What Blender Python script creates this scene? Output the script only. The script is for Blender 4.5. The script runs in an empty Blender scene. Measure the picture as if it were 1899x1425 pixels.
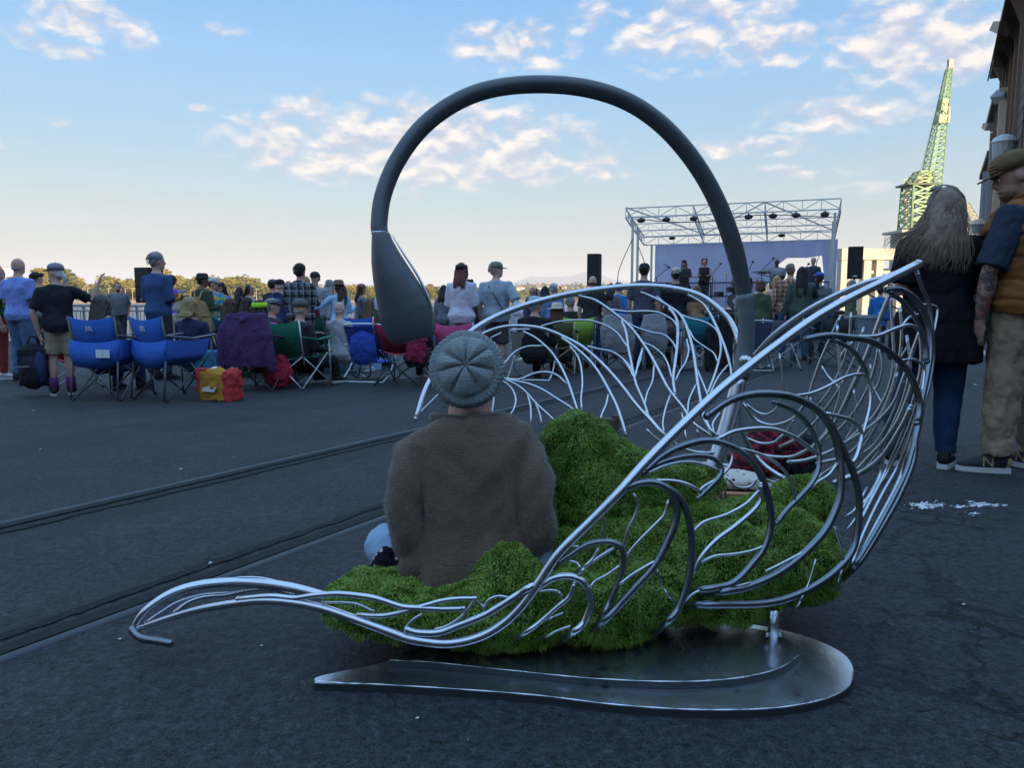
import bpy, bmesh, math, random
import numpy as np
from mathutils import Vector, Matrix, noise
R = math.radians
random.seed(7); rng = np.random.default_rng(7)
sc = bpy.context.scene
# ---------------------------------------------------------------- camera
F, CX, CY, CAMH = 1427.0, 949.5, 712.5, 0.95
PITCH = math.atan(164.5 / F)
SLOPE = 0.02
cam = bpy.data.cameras.new('camera'); camo = bpy.data.objects.new('camera', cam)
sc.collection.objects.link(camo); sc.camera = camo
camo.location = (0, 0, CAMH); camo.rotation_euler = (math.pi/2 - PITCH, 0, 0)
cam.sensor_width = 36; cam.lens = 36 * F / 1899; cam.clip_end = 40000; cam.clip_start = .05
# ---------------------------------------------------------------- light
SUN_AZ, SUN_EL = 152.0, 9.0
sun = bpy.data.lights.new('sun', 'SUN'); suno = bpy.data.objects.new('sun', sun)
sc.collection.objects.link(suno)
sun.energy = 2.0; sun.angle = R(.5); sun.color = (1, .76, .50)
sd = Vector((math.sin(R(SUN_AZ))*math.cos(R(SUN_EL)), math.cos(R(SUN_AZ))*math.cos(R(SUN_EL)), math.sin(R(SUN_EL))))
suno.rotation_euler = sd.to_track_quat('Z', 'Y').to_euler()
sc.view_settings.view_transform = 'Standard'; sc.view_settings.look = 'None'
sc.view_settings.gamma = 1; sc.view_settings.use_curve_mapping = False
sc.view_settings.exposure = 2.62

def px_dir(u, v):
    a = (u-CX)/F; b = -(v-CY)/F; c, s = math.cos(PITCH), math.sin(PITCH)
    return Vector((a, c+b*s, -s+b*c))
def P(u, v, d):                       # measured point: pixel of the photograph at depth d metres
    return Vector((0, 0, CAMH)) + d*px_dir(u, v)
def zg(x, y): return -SLOPE*y
def G(u, v):                          # measured point on the pavement
    r = px_dir(u, v); t = -CAMH/(r.z+SLOPE*r.y); return Vector((0, 0, CAMH)) + t*r
def at(u, d):                         # pavement point under pixel column u at depth d
    p = P(u, 600, d); return Vector((p.x, p.y, zg(p.x, p.y)))
# ---------------------------------------------------------------- sky
def build_world():
    w = bpy.data.worlds.new('World'); sc.world = w; w.use_nodes = True
    nt = w.node_tree; N = nt.nodes; L = nt.links; N.clear()
    out = N.new('ShaderNodeOutputWorld'); bg = N.new('ShaderNodeBackground')
    sky = N.new('ShaderNodeTexSky'); sky.sky_type = 'NISHITA'; sky.sun_disc = False
    sky.sun_elevation = R(SUN_EL); sky.sun_rotation = R(SUN_AZ)
    sky.air_density = 1.0; sky.dust_density = .6; sky.ozone_density = 1.6
    bg.inputs['Strength'].default_value = .13
    tc = N.new('ShaderNodeTexCoord')
    def M(op, a, b=None, c=None, clamp=False):
        n = N.new('ShaderNodeMath'); n.operation = op; n.use_clamp = clamp
        for i, x in enumerate((a, b, c)):
            if x is None: continue
            if isinstance(x, (int, float)): n.inputs[i].default_value = x
            else: L.new(x, n.inputs[i])
        return n.outputs[0]
    sep = N.new('ShaderNodeSeparateXYZ'); L.new(tc.outputs['Generated'], sep.inputs[0])
    X, Y, Z = sep.outputs
    az = M('ARCTAN2', X, Y); hyp = M('SQRT', M('ADD', M('MULTIPLY', X, X), M('MULTIPLY', Y, Y))); el = M('ARCTAN2', Z, hyp)
    def noise_at(du, scale, detail, rough, stretch, dz=0.0):
        cmb = N.new('ShaderNodeCombineXYZ')
        L.new(M('ADD', az, du), cmb.inputs[0]); L.new(M('MULTIPLY', M('ADD', el, dz), stretch), cmb.inputs[1])
        n = N.new('ShaderNodeTexNoise'); n.inputs['Scale'].default_value = scale; n.inputs['Detail'].default_value = detail
        n.inputs['Roughness'].default_value = rough; n.inputs['Distortion'].default_value = .25
        L.new(cmb.outputs[0], n.inputs['Vector']); return n.outputs['Fac']
    # cloud banks: azimuth, elevation, half-extents (radians), weight
    banks = []
    for (u, v, ru, rv, wgt) in [(770, 268, 340, 88, 1.2), (620, 255, 170, 62, .9), (960, 312, 230, 30, 1.0), (150, 28, 90, 44, .95), (110, 92, 80, 18, .75), (30, 62, 40, 34, .65), (252, 55, 44, 34, .75), (395, 52, 60, 12, .5),
                                (955, 88, 120, 46, .85), (1280, 55, 150, 75, .95), (1430, 88, 90, 46, .9), (1430, 15, 50, 30, .8), (1720, 70, 200, 95, 1.1), (1090, 40, 60, 40, .55),
                                (1560, 212, 170, 34, .95), (1390, 272, 150, 22, .8), (1480, 318, 150, 16, .55), (1590, 350, 80, 14, .5), (580, 188, 34, 12, .75), (440, 228, 50, 20, .7), (440, 262, 34, 12, .7), (380, 200, 40, 8, .6), (10, 268, 60, 9, .6), (105, 226, 30, 10, .4)]:
        r = px_dir(u, v); a0 = math.atan2(r.x, r.y); e0 = math.atan2(r.z, math.hypot(r.x, r.y)); k = math.cos(a0)
        banks.append((a0, e0, ru/F*k*k*1.05, rv/F*k, wgt))
    mask = None
    for a0, e0, ra, re, wgt in banks:
        q = M('ADD', M('POWER', M('DIVIDE', M('SUBTRACT', az, a0), ra), 2), M('POWER', M('DIVIDE', M('SUBTRACT', el, e0), re), 2))
        g = M('MULTIPLY', M('SUBTRACT', 1.25, q, clamp=False), wgt*.8); g = M('MINIMUM', M('MAXIMUM', g, 0.0), wgt)
        mask = g if mask is None else M('MAXIMUM', mask, g)
    # out of the view, denser cloud banks added to raise the ambient light
    far = M('MULTIPLY', M('SUBTRACT', noise_at(3.1, 2.2, 2, .5, 1.8), .40, clamp=True), 4.0)
    outside = M('MULTIPLY', M('GREATER_THAN', M('ABSOLUTE', az), .66), 1.0)
    high = M('GREATER_THAN', el, .40)
    outside = M('MAXIMUM', outside, high)
    mask = M('MAXIMUM', mask, M('MULTIPLY', M('MINIMUM', far, 1.0), outside))
    n1 = noise_at(0, 22, 8, .60, 1.9); n1b = noise_at(0, 22, 8, .60, 1.9, .012)
    cov = M('ADD', n1, M('MULTIPLY', M('SUBTRACT', mask, 1.0), .25))
    dens = M('MULTIPLY', M('SUBTRACT', cov, .30), 4.6, clamp=True)
    dens = M('MULTIPLY', dens, M('MULTIPLY', mask, 2.5, clamp=True))
    lit = M('MULTIPLY_ADD', M('SUBTRACT', n1, n1b), 4.2, .36, clamp=True)
    lit = M('MINIMUM', lit, 1.0)
    thick = M('MULTIPLY', M('SUBTRACT', cov, .30), 3.0, clamp=True)
    ccol = N.new('ShaderNodeMix'); ccol.data_type = 'RGBA'
    ccol.inputs['A'].default_value = (.67, .73, .93, 1); ccol.inputs['B'].default_value = (1.38, 1.26, 1.14, 1); L.new(lit, ccol.inputs['Factor'])
    # high thin veil low in the left of the sky, the same all round
    veil = M('MULTIPLY', M('SUBTRACT', noise_at(.4, 3.2, 5, .55, 5.0), .42, clamp=True), 1.7, clamp=True)
    band = M('SUBTRACT', 1.0, M('MULTIPLY', M('ABSOLUTE', M('SUBTRACT', el, .11)), 9.0), clamp=True)
    veil = M('MULTIPLY', veil, band)
    # evening air: pale horizon, blue in view, unseen dome above brightened to fill shade
    rp = N.new('ShaderNodeValToRGB'); es = rp.color_ramp.elements; stops = [(0, (.52, .49, .455)), (.05, (.52, .535, .525)), (.13, (.43, .62, .73)), (.20, (.315, .60, .87)), (.28, (.275, .60, .99)), (.375, (.18, .49, .99)), (.8, (.54, 1.30, 2.42)), (1.57, (.58, 1.32, 2.40))]
    while len(es) < len(stops): es.new(.5)
    for e_, (p_, c_) in zip(es, stops): e_.position = p_/1.6; e_.color = (c_[0]/4, c_[1]/4, c_[2]/4, 1)
    L.new(M('DIVIDE', M('MAXIMUM', el, 0.0), 1.6), rp.inputs[0])
    sca = N.new('ShaderNodeMix'); sca.data_type = 'RGBA'; sca.blend_type = 'MULTIPLY'; sca.inputs['Factor'].default_value = 1; sca.inputs['B'].default_value = (4, 4, 4, 1); sca.clamp_result = False
    L.new(rp.outputs['Color'], sca.inputs['A'])
    hm = N.new('ShaderNodeMix'); hm.data_type = 'RGBA'; hm.inputs['Factor'].default_value = .95
    L.new(sky.outputs[0], hm.inputs['A']); L.new(sca.outputs['Result'], hm.inputs['B'])
    vm = N.new('ShaderNodeMix'); vm.data_type = 'RGBA'; vm.inputs['B'].default_value = (.74, .71, .68, 1)
    L.new(hm.outputs['Result'], vm.inputs['A']); L.new(M('MULTIPLY', veil, .75), vm.inputs['Factor'])
    cm = N.new('ShaderNodeMix'); cm.data_type = 'RGBA'
    L.new(vm.outputs['Result'], cm.inputs['A']); L.new(ccol.outputs['Result'], cm.inputs['B']); L.new(M('MULTIPLY', dens, .88), cm.inputs['Factor'])
    L.new(cm.outputs['Result'], bg.inputs['Color']); L.new(bg.outputs[0], out.inputs[0])
build_world()
# ================================================================ helpers
SC = sc.collection
tmp_scene = bpy.data.scenes.new('workshop')
def tag(o, label=None, cat=None, group=None, kind=None):
    if label: o['label'] = label
    if cat: o['category'] = cat
    if group: o['group'] = group
    if kind: o['kind'] = kind
    return o
def thing(name, label, cat, loc=(0, 0, 0), az=0.0, group=None):
    o = bpy.data.objects.new(name, None); SC.objects.link(o); o.empty_display_size = .1
    o.location = loc; o.rotation_euler = (0, 0, -R(az)); return tag(o, label, cat, group)
def link(name, me, mats, parent=None):
    o = bpy.data.objects.new(name, me); SC.objects.link(o)
    if mats is not None and len(me.materials) == 0:
        for m in (mats if isinstance(mats, (list, tuple)) else [mats]): me.materials.append(m)
    if parent: o.parent = parent
    return o
class MB:
    """collects closed shapes; build() links them as one mesh object"""
    def __init__(s): s.v = []; s.f = []; s.m = []; s.mi = 0
    def add(s, vs, fs):
        b = len(s.v); s.v += [tuple(v) for v in vs]; s.f += [tuple(i+b for i in f) for f in fs]; s.m += [s.mi]*len(fs); return s
    def box(s, c, size, rot=None):
        x, y, z = size[0]/2, size[1]/2, size[2]/2; c = Vector(c)
        vs = [Vector((i*x, j*y, k*z)) for i in (-1, 1) for j in (-1, 1) for k in (-1, 1)]
        if rot is not None: vs = [rot @ v for v in vs]
        return s.add([c+v for v in vs], [(0, 1, 3, 2), (4, 6, 7, 5), (0, 4, 5, 1), (2, 3, 7, 6), (0, 2, 6, 4), (1, 5, 7, 3)])
    def bar(s, a, b, w, t=None, up=(0, 0, 1)):
        a, b = Vector(a), Vector(b); d = b-a; L_ = d.length
        if L_ < 1e-6: return s
        y = d/L_; u = Vector(up)
        if abs(u.dot(y)) > .98: u = Vector((1, 0, 0))
        x = y.cross(u).normalized(); z = x.cross(y)
        return s.box((a+b)/2, (w, L_, t or w), Matrix((x, y, z)).transposed())
    def tube(s, pts, rad, n=8, asp=1.0, up=None, caps=True):
        pts = [Vector(p) for p in pts]; k = len(pts)
        if not hasattr(rad, '__len__'): rad = [rad]*k
        rr = [(r if hasattr(r, '__len__') else (r, r*asp)) for r in rad]
        vs = []; ref = None
        for i, p in enumerate(pts):
            t = (pts[min(i+1, k-1)]-pts[max(i-1, 0)])
            t = t.normalized() if t.length > 1e-9 else Vector((0, 0, 1))
            if ref is None:
                u = Vector(up) if up else (Vector((1, 0, 0)) if abs(t.x) < .9 else Vector((0, 1, 0)))
            else: u = Vector(up) if up else ref
            u = u - t*u.dot(t)
            if u.length < 1e-4: u = t.orthogonal()
            u.normalize(); ref = u; w = t.cross(u)
            for j in range(n):
                a = 2*math.pi*j/n; vs.append(p + u*(math.cos(a)*rr[i][0]) + w*(math.sin(a)*rr[i][1]))
        fs = [(i*n+j, i*n+(j+1) % n, (i+1)*n+(j+1) % n, (i+1)*n+j) for i in range(k-1) for j in range(n)]
        if caps: fs += [tuple(reversed(range(n))), tuple((k-1)*n+j for j in range(n))]
        return s.add(vs, fs)
    def ell(s, c, r, rot=None, n=12, m=8):
        c = Vector(c); vs = []; r = r if hasattr(r, '__len__') else (r, r, r)
        for i in range(m+1):
            th = math.pi*i/m
            for j in range(n):
                a = 2*math.pi*j/n
                v = Vector((r[0]*math.sin(th)*math.cos(a), r[1]*math.sin(th)*math.sin(a), r[2]*math.cos(th)))
                vs.append(v)
        top, bot = vs[0].copy(), vs[m*n].copy(); ring = vs[n:m*n]; vs = [top]+ring+[bot]
        fs = [(0, 1+j, 1+(j+1) % n) for j in range(n)]
        for i in range(m-2): fs += [(1+i*n+j, 1+(i+1)*n+j, 1+(i+1)*n+(j+1) % n, 1+i*n+(j+1) % n) for j in range(n)]
        l = len(vs)-1; b = 1+(m-2)*n; fs += [(l, b+(j+1) % n, b+j) for j in range(n)]
        if rot is not None: vs = [rot @ v for v in vs]
        return s.add([c+v for v in vs], fs)
    def prism(s, outline, z0, z1):
        n = len(outline); vs = [(x, y, z0) for x, y in outline]+[(x, y, z1) for x, y in outline]
        return s.add(vs, [tuple(reversed(range(n))), tuple(range(n, 2*n))]+[(i, (i+1) % n, n+(i+1) % n, n+i) for i in range(n)])
    def mesh(s, name='m', smooth=False, fix=True):
        me = bpy.data.meshes.new(name); me.from_pydata(s.v, [], s.f)
        if max(s.m, default=0) > 0: me.polygons.foreach_set('material_index', s.m)
        if fix:
            bm = bmesh.new(); bm.from_mesh(me); bmesh.ops.recalc_face_normals(bm, faces=bm.faces); bm.to_mesh(me); bm.free()
        if smooth: me.polygons.foreach_set('use_smooth', [True]*len(me.polygons))
        me.update(); return me
    def build(s, name, mat, parent=None, smooth=False): return link(name, s.mesh(name, smooth), mat, parent)
    def fuse(s, name, voxel, smooth=3, dec=None, fold=0.0, fold_s=9.0, extra=None):
        """one continuous surface out of overlapping closed shapes"""
        me = s.mesh(name); o = bpy.data.objects.new('t', me); tmp_scene.collection.objects.link(o)
        m = o.modifiers.new('r', 'REMESH'); m.mode = 'VOXEL'; m.voxel_size = voxel; m.use_smooth_shade = True
        if smooth:
            m = o.modifiers.new('s', 'SMOOTH'); m.iterations = smooth; m.factor = .5
        if dec:
            m = o.modifiers.new('d', 'DECIMATE'); m.ratio = dec
        vl = tmp_scene.view_layers[0]; vl.update(); dg = vl.depsgraph; dg.update()
        me2 = bpy.data.meshes.new_from_object(o.evaluated_get(dg), depsgraph=dg)
        bpy.data.objects.remove(o); bpy.data.meshes.remove(me); me2.name = name
        if fold:
            n = len(me2.vertices); co = np.empty(n*3, 'f'); no = np.empty(n*3, 'f')
            me2.vertices.foreach_get('co', co); me2.vertices.foreach_get('normal', no); co = co.reshape(-1, 3); no = no.reshape(-1, 3)
            dsp = np.array([noise.turbulence(Vector((c[0]*fold_s, c[1]*fold_s, c[2]*fold_s*.75+1.7)), 3, True)-.6 for c in co])
            co += no*(dsp*fold)[:, None]; me2.vertices.foreach_set('co', co.ravel())
        if extra:
            bm = bmesh.new(); bm.from_mesh(me2); m3 = extra.mesh('x', True); bm.from_mesh(m3); bm.to_mesh(me2); bm.free(); bpy.data.meshes.remove(m3)
        me2.polygons.foreach_set('use_smooth', [True]*len(me2.polygons)); me2.update(); return me2
def spline(pts, k=6):
    """Catmull-Rom through tuples of any width"""
    p = [np.array(q, float) for q in pts]; o = []
    p = [2*p[0]-p[1]]+p+[2*p[-1]-p[-2]]
    for i in range(1, len(p)-2):
        a, b, c, d = p[i-1:i+3]
        for j in range(k):
            t = j/k; o.append(.5*((2*b)+(-a+c)*t+(2*a-5*b+4*c-d)*t*t+(-a+3*b-3*c+d)*t**3))
    o.append(p[-2]); return o
# ---------------------------------------------------------------- materials
MATS = {}
class NT:
    def __init__(s, name, rough=.8, metal=0.0, spec=.4):
        s.m = bpy.data.materials.new(name); s.m.use_nodes = True; s.t = s.m.node_tree; s.N = s.t.nodes; s.L = s.t.links
        s.b = s.N['Principled BSDF']; s.b.inputs['Roughness'].default_value = rough; s.b.inputs['Metallic'].default_value = metal
        s.b.inputs['Specular IOR Level'].default_value = spec
        s.tc = s.N.new('ShaderNodeTexCoord'); s.co = s.tc.outputs['Object']
    def node(s, t, **k):
        n = s.N.new('ShaderNode'+t)
        for a, v in k.items():
            if a in n.inputs: 
                if hasattr(v, 'node'): s.L.new(v, n.inputs[a])
                else: n.inputs[a].default_value = v
            else: setattr(n, a, v)
        return n
    def noise(s, scale, detail=4, rough=.55, co=None, dist=0.0):
        n = s.node('TexNoise', Scale=scale, Detail=detail, Roughness=rough, Distortion=dist); s.L.new(co or s.co, n.inputs['Vector']); return n.outputs['Fac']
    def math(s, op, a, b=0.0, clamp=False):
        n = s.N.new('ShaderNodeMath'); n.operation = op; n.use_clamp = clamp
        for i, x in enumerate((a, b)):
            if isinstance(x, (int, float)): n.inputs[i].default_value = x
            else: s.L.new(x, n.inputs[i])
        return n.outputs[0]
    def ramp(s, fac, stops):
        r = s.N.new('ShaderNodeValToRGB'); e = r.color_ramp.elements
        while len(e) < len(stops): e.new(.5)
        for el, (p, c) in zip(e, stops):
            el.position = p; el.color = (*c, 1) if len(c) == 3 else c
        s.L.new(fac, r.inputs[0]); return r.outputs['Color']
    def mix(s, fac, a, b, mode='MIX'):
        n = s.N.new('ShaderNodeMix'); n.data_type = 'RGBA'; n.blend_type = mode
        for k, v in (('Factor', fac), ('A', a), ('B', b)):
            i = n.inputs[k]
            if hasattr(v, 'node'): s.L.new(v, i)
            elif isinstance(v, (int, float)): i.default_value = v
            else: i.default_value = (*v, 1)
        return n.outputs['Result']
    def color(s, c):
        if hasattr(c, 'node'): s.L.new(c, s.b.inputs['Base Color'])
        else: s.b.inputs['Base Color'].default_value = (*c, 1)
    def bump(s, h, strength=.4, dist=.01, prev=None):
        n = s.node('Bump', Strength=strength, Distance=dist); s.L.new(h, n.inputs['Height'])
        if prev: s.L.new(prev, n.inputs['Normal'])
        s.L.new(n.outputs[0], s.b.inputs['Normal']); return n.outputs[0]
def cloth(c, vary=.18, key=None):
    c = tuple(x**.83 for x in c); k = ('cloth', tuple(c))
    if k in MATS: return MATS[k]
    t = NT('fabric', .9, 0, .15); n = t.noise(7, 5, .6); t.color(t.mix(n, [x*(1-vary*1.3) for x in c], [min(1, x*(1+vary)) for x in c]))
    b = t.bump(t.noise(22, 3, .5), .5, .02); t.bump(t.noise(420, 2), .25, .002, b)
    MATS[k] = t.m; return t.m
def plain(c, rough=.6, metal=0.0, name='paint', vary=.12, sc_=14):
    k = (name, tuple(c), rough, metal)
    if k in MATS: return MATS[k]
    t = NT(name, rough, metal); n = t.noise(sc_, 5, .6); t.color(t.mix(n, [x*(1-vary) for x in c], [min(1, x*(1+vary)) for x in c]))
    t.bump(t.noise(60, 4), .15, .004); MATS[k] = t.m; return t.m
def skin(c=(.46, .27, .20)):
    k = ('skin', c)
    if k in MATS: return MATS[k]
    t = NT('skin', .55, 0, .35); t.color(t.mix(t.noise(14, 4), [x*.86 for x in c], [c[0]*1.08, c[1]*1.02, c[2]]))
    t.b.inputs['Subsurface Weight'].default_value = .08; t.b.inputs['Subsurface Radius'].default_value = (.01, .004, .002)
    t.bump(t.noise(160, 3), .15, .002); MATS[k] = t.m; return t.m
def hairm(c):
    k = ('hair', tuple(c))
    if k in MATS: return MATS[k]
    t = NT('hair', .55, 0, .4); mp = t.node('Mapping'); mp.inputs['Scale'].default_value = (60, 60, 5); t.L.new(t.co, mp.inputs['Vector'])
    n = t.noise(2.2, 4, .6, mp.outputs[0]); t.color(t.mix(n, [x*.45 for x in c], [min(1, x*1.5) for x in c])); t.bump(n, .8, .01); MATS[k] = t.m; return t.m
def tiedye(cols, key):
    k = ('td', key)
    if k in MATS: return MATS[k]
    t = NT('tie_dye_cloth', .9, 0, .15); n = t.noise(9, 3, .5, dist=1.2); s_ = [(.28+.44*i/(len(cols)-1), c) for i, c in enumerate(cols)]
    t.color(t.ramp(n, s_)); t.bump(t.noise(22, 3), .4, .02); MATS[k] = t.m; return t.m
def plaid(a, b, c, scale, key):
    k = ('pl', key)
    if k in MATS: return MATS[k]
    t = NT('plaid_cloth', .9, 0, .15); sx = t.node('SeparateXYZ'); t.L.new(t.co, sx.inputs[0]); col = a
    def stripe(o, off, wdt): return t.math('LESS_THAN', t.math('ABSOLUTE', t.math('SUBTRACT', t.math('FRACT', t.math('MULTIPLY', t.math('ADD', o, 5+off), scale)), .5)), wdt)
    d = t.math('ADD', sx.outputs[0], t.math('MULTIPLY', sx.outputs[1], .8))
    col = t.mix(t.math('MULTIPLY', stripe(d, 0, .2), .75), col, b); col = t.mix(t.math('MULTIPLY', stripe(sx.outputs[2], 0, .2), .75), col, b)
    col = t.mix(t.math('MULTIPLY', stripe(d, .3/scale, .05), .8), col, c); col = t.mix(t.math('MULTIPLY', stripe(sx.outputs[2], .3/scale, .05), .8), col, c)
    t.color(col); t.bump(t.noise(22, 3), .4, .02); MATS[k] = t.m; return t.m
# ================================================================ the setting
DAZ = 29.0; CD, SD = math.cos(R(DAZ)), math.sin(R(DAZ))
def pier(p, q, z=0.0):                # p: metres to the right of the rails' direction, q: metres along it
    x = p*CD+q*SD; y = -p*SD+q*CD; return Vector((x, y, zg(x, y)+z))
EDGE = -26.0
def asphalt():
    t = NT('asphalt', .78, 0, .45)
    big = t.noise(.35, 5, .6); mid = t.noise(2.3, 6, .65); fine = t.noise(85, 3, .6); grit = t.noise(320, 2, .5)
    c = t.ramp(big, [(.3, (.036, .041, .048)), (.5, (.048, .053, .061)), (.72, (.068, .074, .085))])
    c = t.mix(t.math('MULTIPLY', mid, .55), c, (.034, .037, .042))
    sp = t.math('GREATER_THAN', t.noise(150, 3, .6), .66); c = t.mix(t.math('MULTIPLY', sp, .5), c, (.15, .155, .165)); c = t.mix(t.math('MULTIPLY', t.math('LESS_THAN', t.noise(130, 3, .6), .37), .6), c, (.012, .013, .015))
    g2 = t.noise(38, 4, .75); c = t.mix(t.math('MULTIPLY', t.math('SUBTRACT', g2, .50, True), 5.5, True), c, (.010, .011, .013)); c = t.mix(t.math('MULTIPLY', t.math('SUBTRACT', .47, g2, True), 4.5, True), c, (.105, .112, .125))  # pit shade put into the colour, since the bumps alone hardly show
    # long laid strips run with the rails: tone changes from strip to strip
    mp = t.node('Mapping'); mp.inputs['Rotation'].default_value = (0, 0, R(DAZ)); t.L.new(t.co, mp.inputs['Vector'])
    sx = t.node('SeparateXYZ'); t.L.new(mp.outputs[0], sx.inputs[0])
    wob = t.math('MULTIPLY', t.math('SUBTRACT', t.noise(1.6, 5, .65), .5), .35)
    pp = t.math('ADD', sx.outputs[0], wob)
    for lo, hi, k in ((-5.9, -5.15, .35), (-3.45, -3.2, .4), (-2.5, -2.25, .25), (-12, -9.5, .25)):
        s_ = t.math('MULTIPLY', t.math('GREATER_THAN', pp, lo), t.math('LESS_THAN', pp, hi)); c = t.mix(t.math('MULTIPLY', t.math('MULTIPLY', s_, t.math('MULTIPLY', mid, 1.9)), k), c, (.020, .022, .025))
    # cracks: alligator cracking in the strip to the right, long tears elsewhere
    wn = t.node('TexNoise', Scale=3.0, Detail=6, Roughness=.7); t.L.new(t.co, wn.inputs['Vector'])
    va = t.N.new('ShaderNodeVectorMath'); va.operation = 'MULTIPLY_ADD'; t.L.new(wn.outputs['Color'], va.inputs[0]); va.inputs[1].default_value = (.55, .55, 0); t.L.new(t.co, va.inputs[2])
    vo = t.node('TexVoronoi', Scale=3.4); vo.feature = 'DISTANCE_TO_EDGE'; t.L.new(va.outputs[0], vo.inputs['Vector'])
    sxyz = t.node('SeparateXYZ'); t.L.new(t.co, sxyz.inputs[0])
    reg = t.math('SUBTRACT', 1, t.math('MULTIPLY', t.math('ABSOLUTE', t.math('SUBTRACT', sxyz.outputs[0], t.math('ADD', .62, t.math('MULTIPLY', sxyz.outputs[1], .36)))), 2.2), True)
    reg = t.math('MULTIPLY', reg, t.math('MULTIPLY', t.math('SUBTRACT', t.noise(1.3, 3, .6), .33, True), 5, True))
    crk = t.math('MULTIPLY', t.math('SUBTRACT', 1, t.math('MULTIPLY', vo.outputs['Distance'], 21), True), reg)
    vo2 = t.node('TexVoronoi', Scale=.55); vo2.feature = 'DISTANCE_TO_EDGE'; t.L.new(va.outputs[0], vo2.inputs['Vector'])
    crk2 = t.math('MULTIPLY', t.math('SUBTRACT', 1, t.math('MULTIPLY', vo2.outputs['Distance'], 170), True), t.math('MULTIPLY', t.math('SUBTRACT', t.noise(.9, 3), .54, True), 8, True))
    cr = t.math('MAXIMUM', crk, crk2)
    c = t.mix(t.math('MULTIPLY', cr, .9), c, (.008, .008, .009))
    # pale scuffs right of the plate and on the far strip
    sc1 = t.math('MULTIPLY', t.math('SUBTRACT', t.noise(4.2, 7, .75), .56, True), 3.2, True)
    dx = t.math('SUBTRACT', sxyz.outputs[0], .80); dy = t.math('SUBTRACT', sxyz.outputs[1], 1.72)
    near = t.math('SUBTRACT', 1, t.math('ADD', t.math('MULTIPLY', t.math('MULTIPLY', dx, dx), 5.5), t.math('MULTIPLY', t.math('MULTIPLY', dy, dy), 26)), True)
    c = t.mix(t.math('MULTIPLY', t.math('MULTIPLY', sc1, near), .55), c, (.16, .16, .165))
    c = t.mix(t.math('MULTIPLY', t.math('SUBTRACT', t.noise(.8, 8, .75), .62, True), 1.2, True), c, (.13, .135, .145))
    t.color(c)
    t.L.new(t.math('ADD', t.math('MULTIPLY', mid, .25), .62), t.b.inputs['Roughness'])
    b = t.bump(mid, .35, .05); b = t.bump(g2, 1.0, .034, b); b = t.bump(fine, 1.0, .020, b); b = t.bump(grit, .5, .004, b); t.bump(t.math('SUBTRACT', 1, cr), 1.0, .035, b)
    return t.m
ASPH = asphalt()
def build_ground():
    m = MB(); ps = [EDGE, -9, -3, 0, 3, 12, 60]; qs = [-70, -20, -5, 0, 3, 6, 12, 25, 60, 130, 230]
    vs = [pier(p, q) for q in qs for p in ps]; n = len(ps)
    m.add(vs, [(i*n+j, i*n+j+1, (i+1)*n+j+1, (i+1)*n+j) for i in range(len(qs)-1) for j in range(n-1)])
    tag(m.build('ground', ASPH), kind='structure')
    w = MB(); a, b = pier(EDGE, -70), pier(EDGE, 230)      # the quay wall under the edge
    w.add([a, b, Vector((b.x, b.y, -12)), Vector((a.x, a.y, -12))], [(0, 1, 2, 3)])
    tag(w.build('quay_wall', plain((.22, .21, .2), .9, 0, 'concrete')), kind='structure')
    t = NT('water', .12, 0, .5); t.color((.05, .10, .16)); mp = t.node('Mapping'); mp.inputs['Scale'].default_value = (1, 1, 1); t.L.new(t.co, mp.inputs['Vector'])
    t.bump(t.noise(.5, 6, .65, mp.outputs[0]), 1.0, 1.6)
    w = MB(); w.add([(-20000, -900, -4.4), (20000, -900, -4.4), (20000, 20000, -4.4), (-20000, 20000, -4.4)], [(0, 1, 2, 3)])
    tag(w.build('water', t.m), kind='structure')
build_ground()
def build_rails():
    steel = plain((.06, .065, .072), .5, .3, 'worn_steel'); dark = plain((.011, .012, .014), .95, 0, 'tar_joint', .3)
    for pr, side, lab in ((-3.62, 1, 'worn railway rail sunk in the asphalt, the one nearer the crowd'), (-2.19, -1, 'worn railway rail sunk in the asphalt, passing close behind the swan bench')):
        t = thing('railway_rail', lab, 'rail', pier(pr, 0), 0, 'rails sunk in the quay asphalt')
        base = pier(pr, 0)
        hd = MB(); gr = MB(); ed = MB(); qs = np.concatenate([np.arange(-4, 9, .025), np.arange(9, 60, .6)])
        for i in range(len(qs)-1):
            for mbx, c0, w_, z_, jit in ((hd, 0, .035, .012, .002), (gr, side*.055, .030, .006, .006), (ed, side*.15, .022, .0045, .022)):
                def pt(q, s): 
                    j = (noise.noise(Vector((q*5, s*3.1+c0*9, pr)))*.45+noise.noise(Vector((q*19, s*7.1+c0*9, pr)))*.5+noise.noise(Vector((q*47, s*9.1, pr)))*.4)*jit*(1.2 if mbx is ed else 1)
                    return pier(pr+c0+s*w_+j, q, z_)-base
                mbx.add([pt(qs[i], -1), pt(qs[i], 1), pt(qs[i+1], 1), pt(qs[i+1], -1)], [(0, 1, 2, 3)])
        for mbx in (hd, gr, ed):
            if mbx is hd:    # the rail head is a rounded bar
                mbx.v = []; mbx.f = []; mbx.m = []; mbx.tube([pier(pr, q, -.014)-base for q in qs], .026, 8)
        hd.build('rail_head', steel, t, True); gr.build('flangeway', dark, t); ed.build('tar_edge', dark, t)
build_rails()
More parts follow.
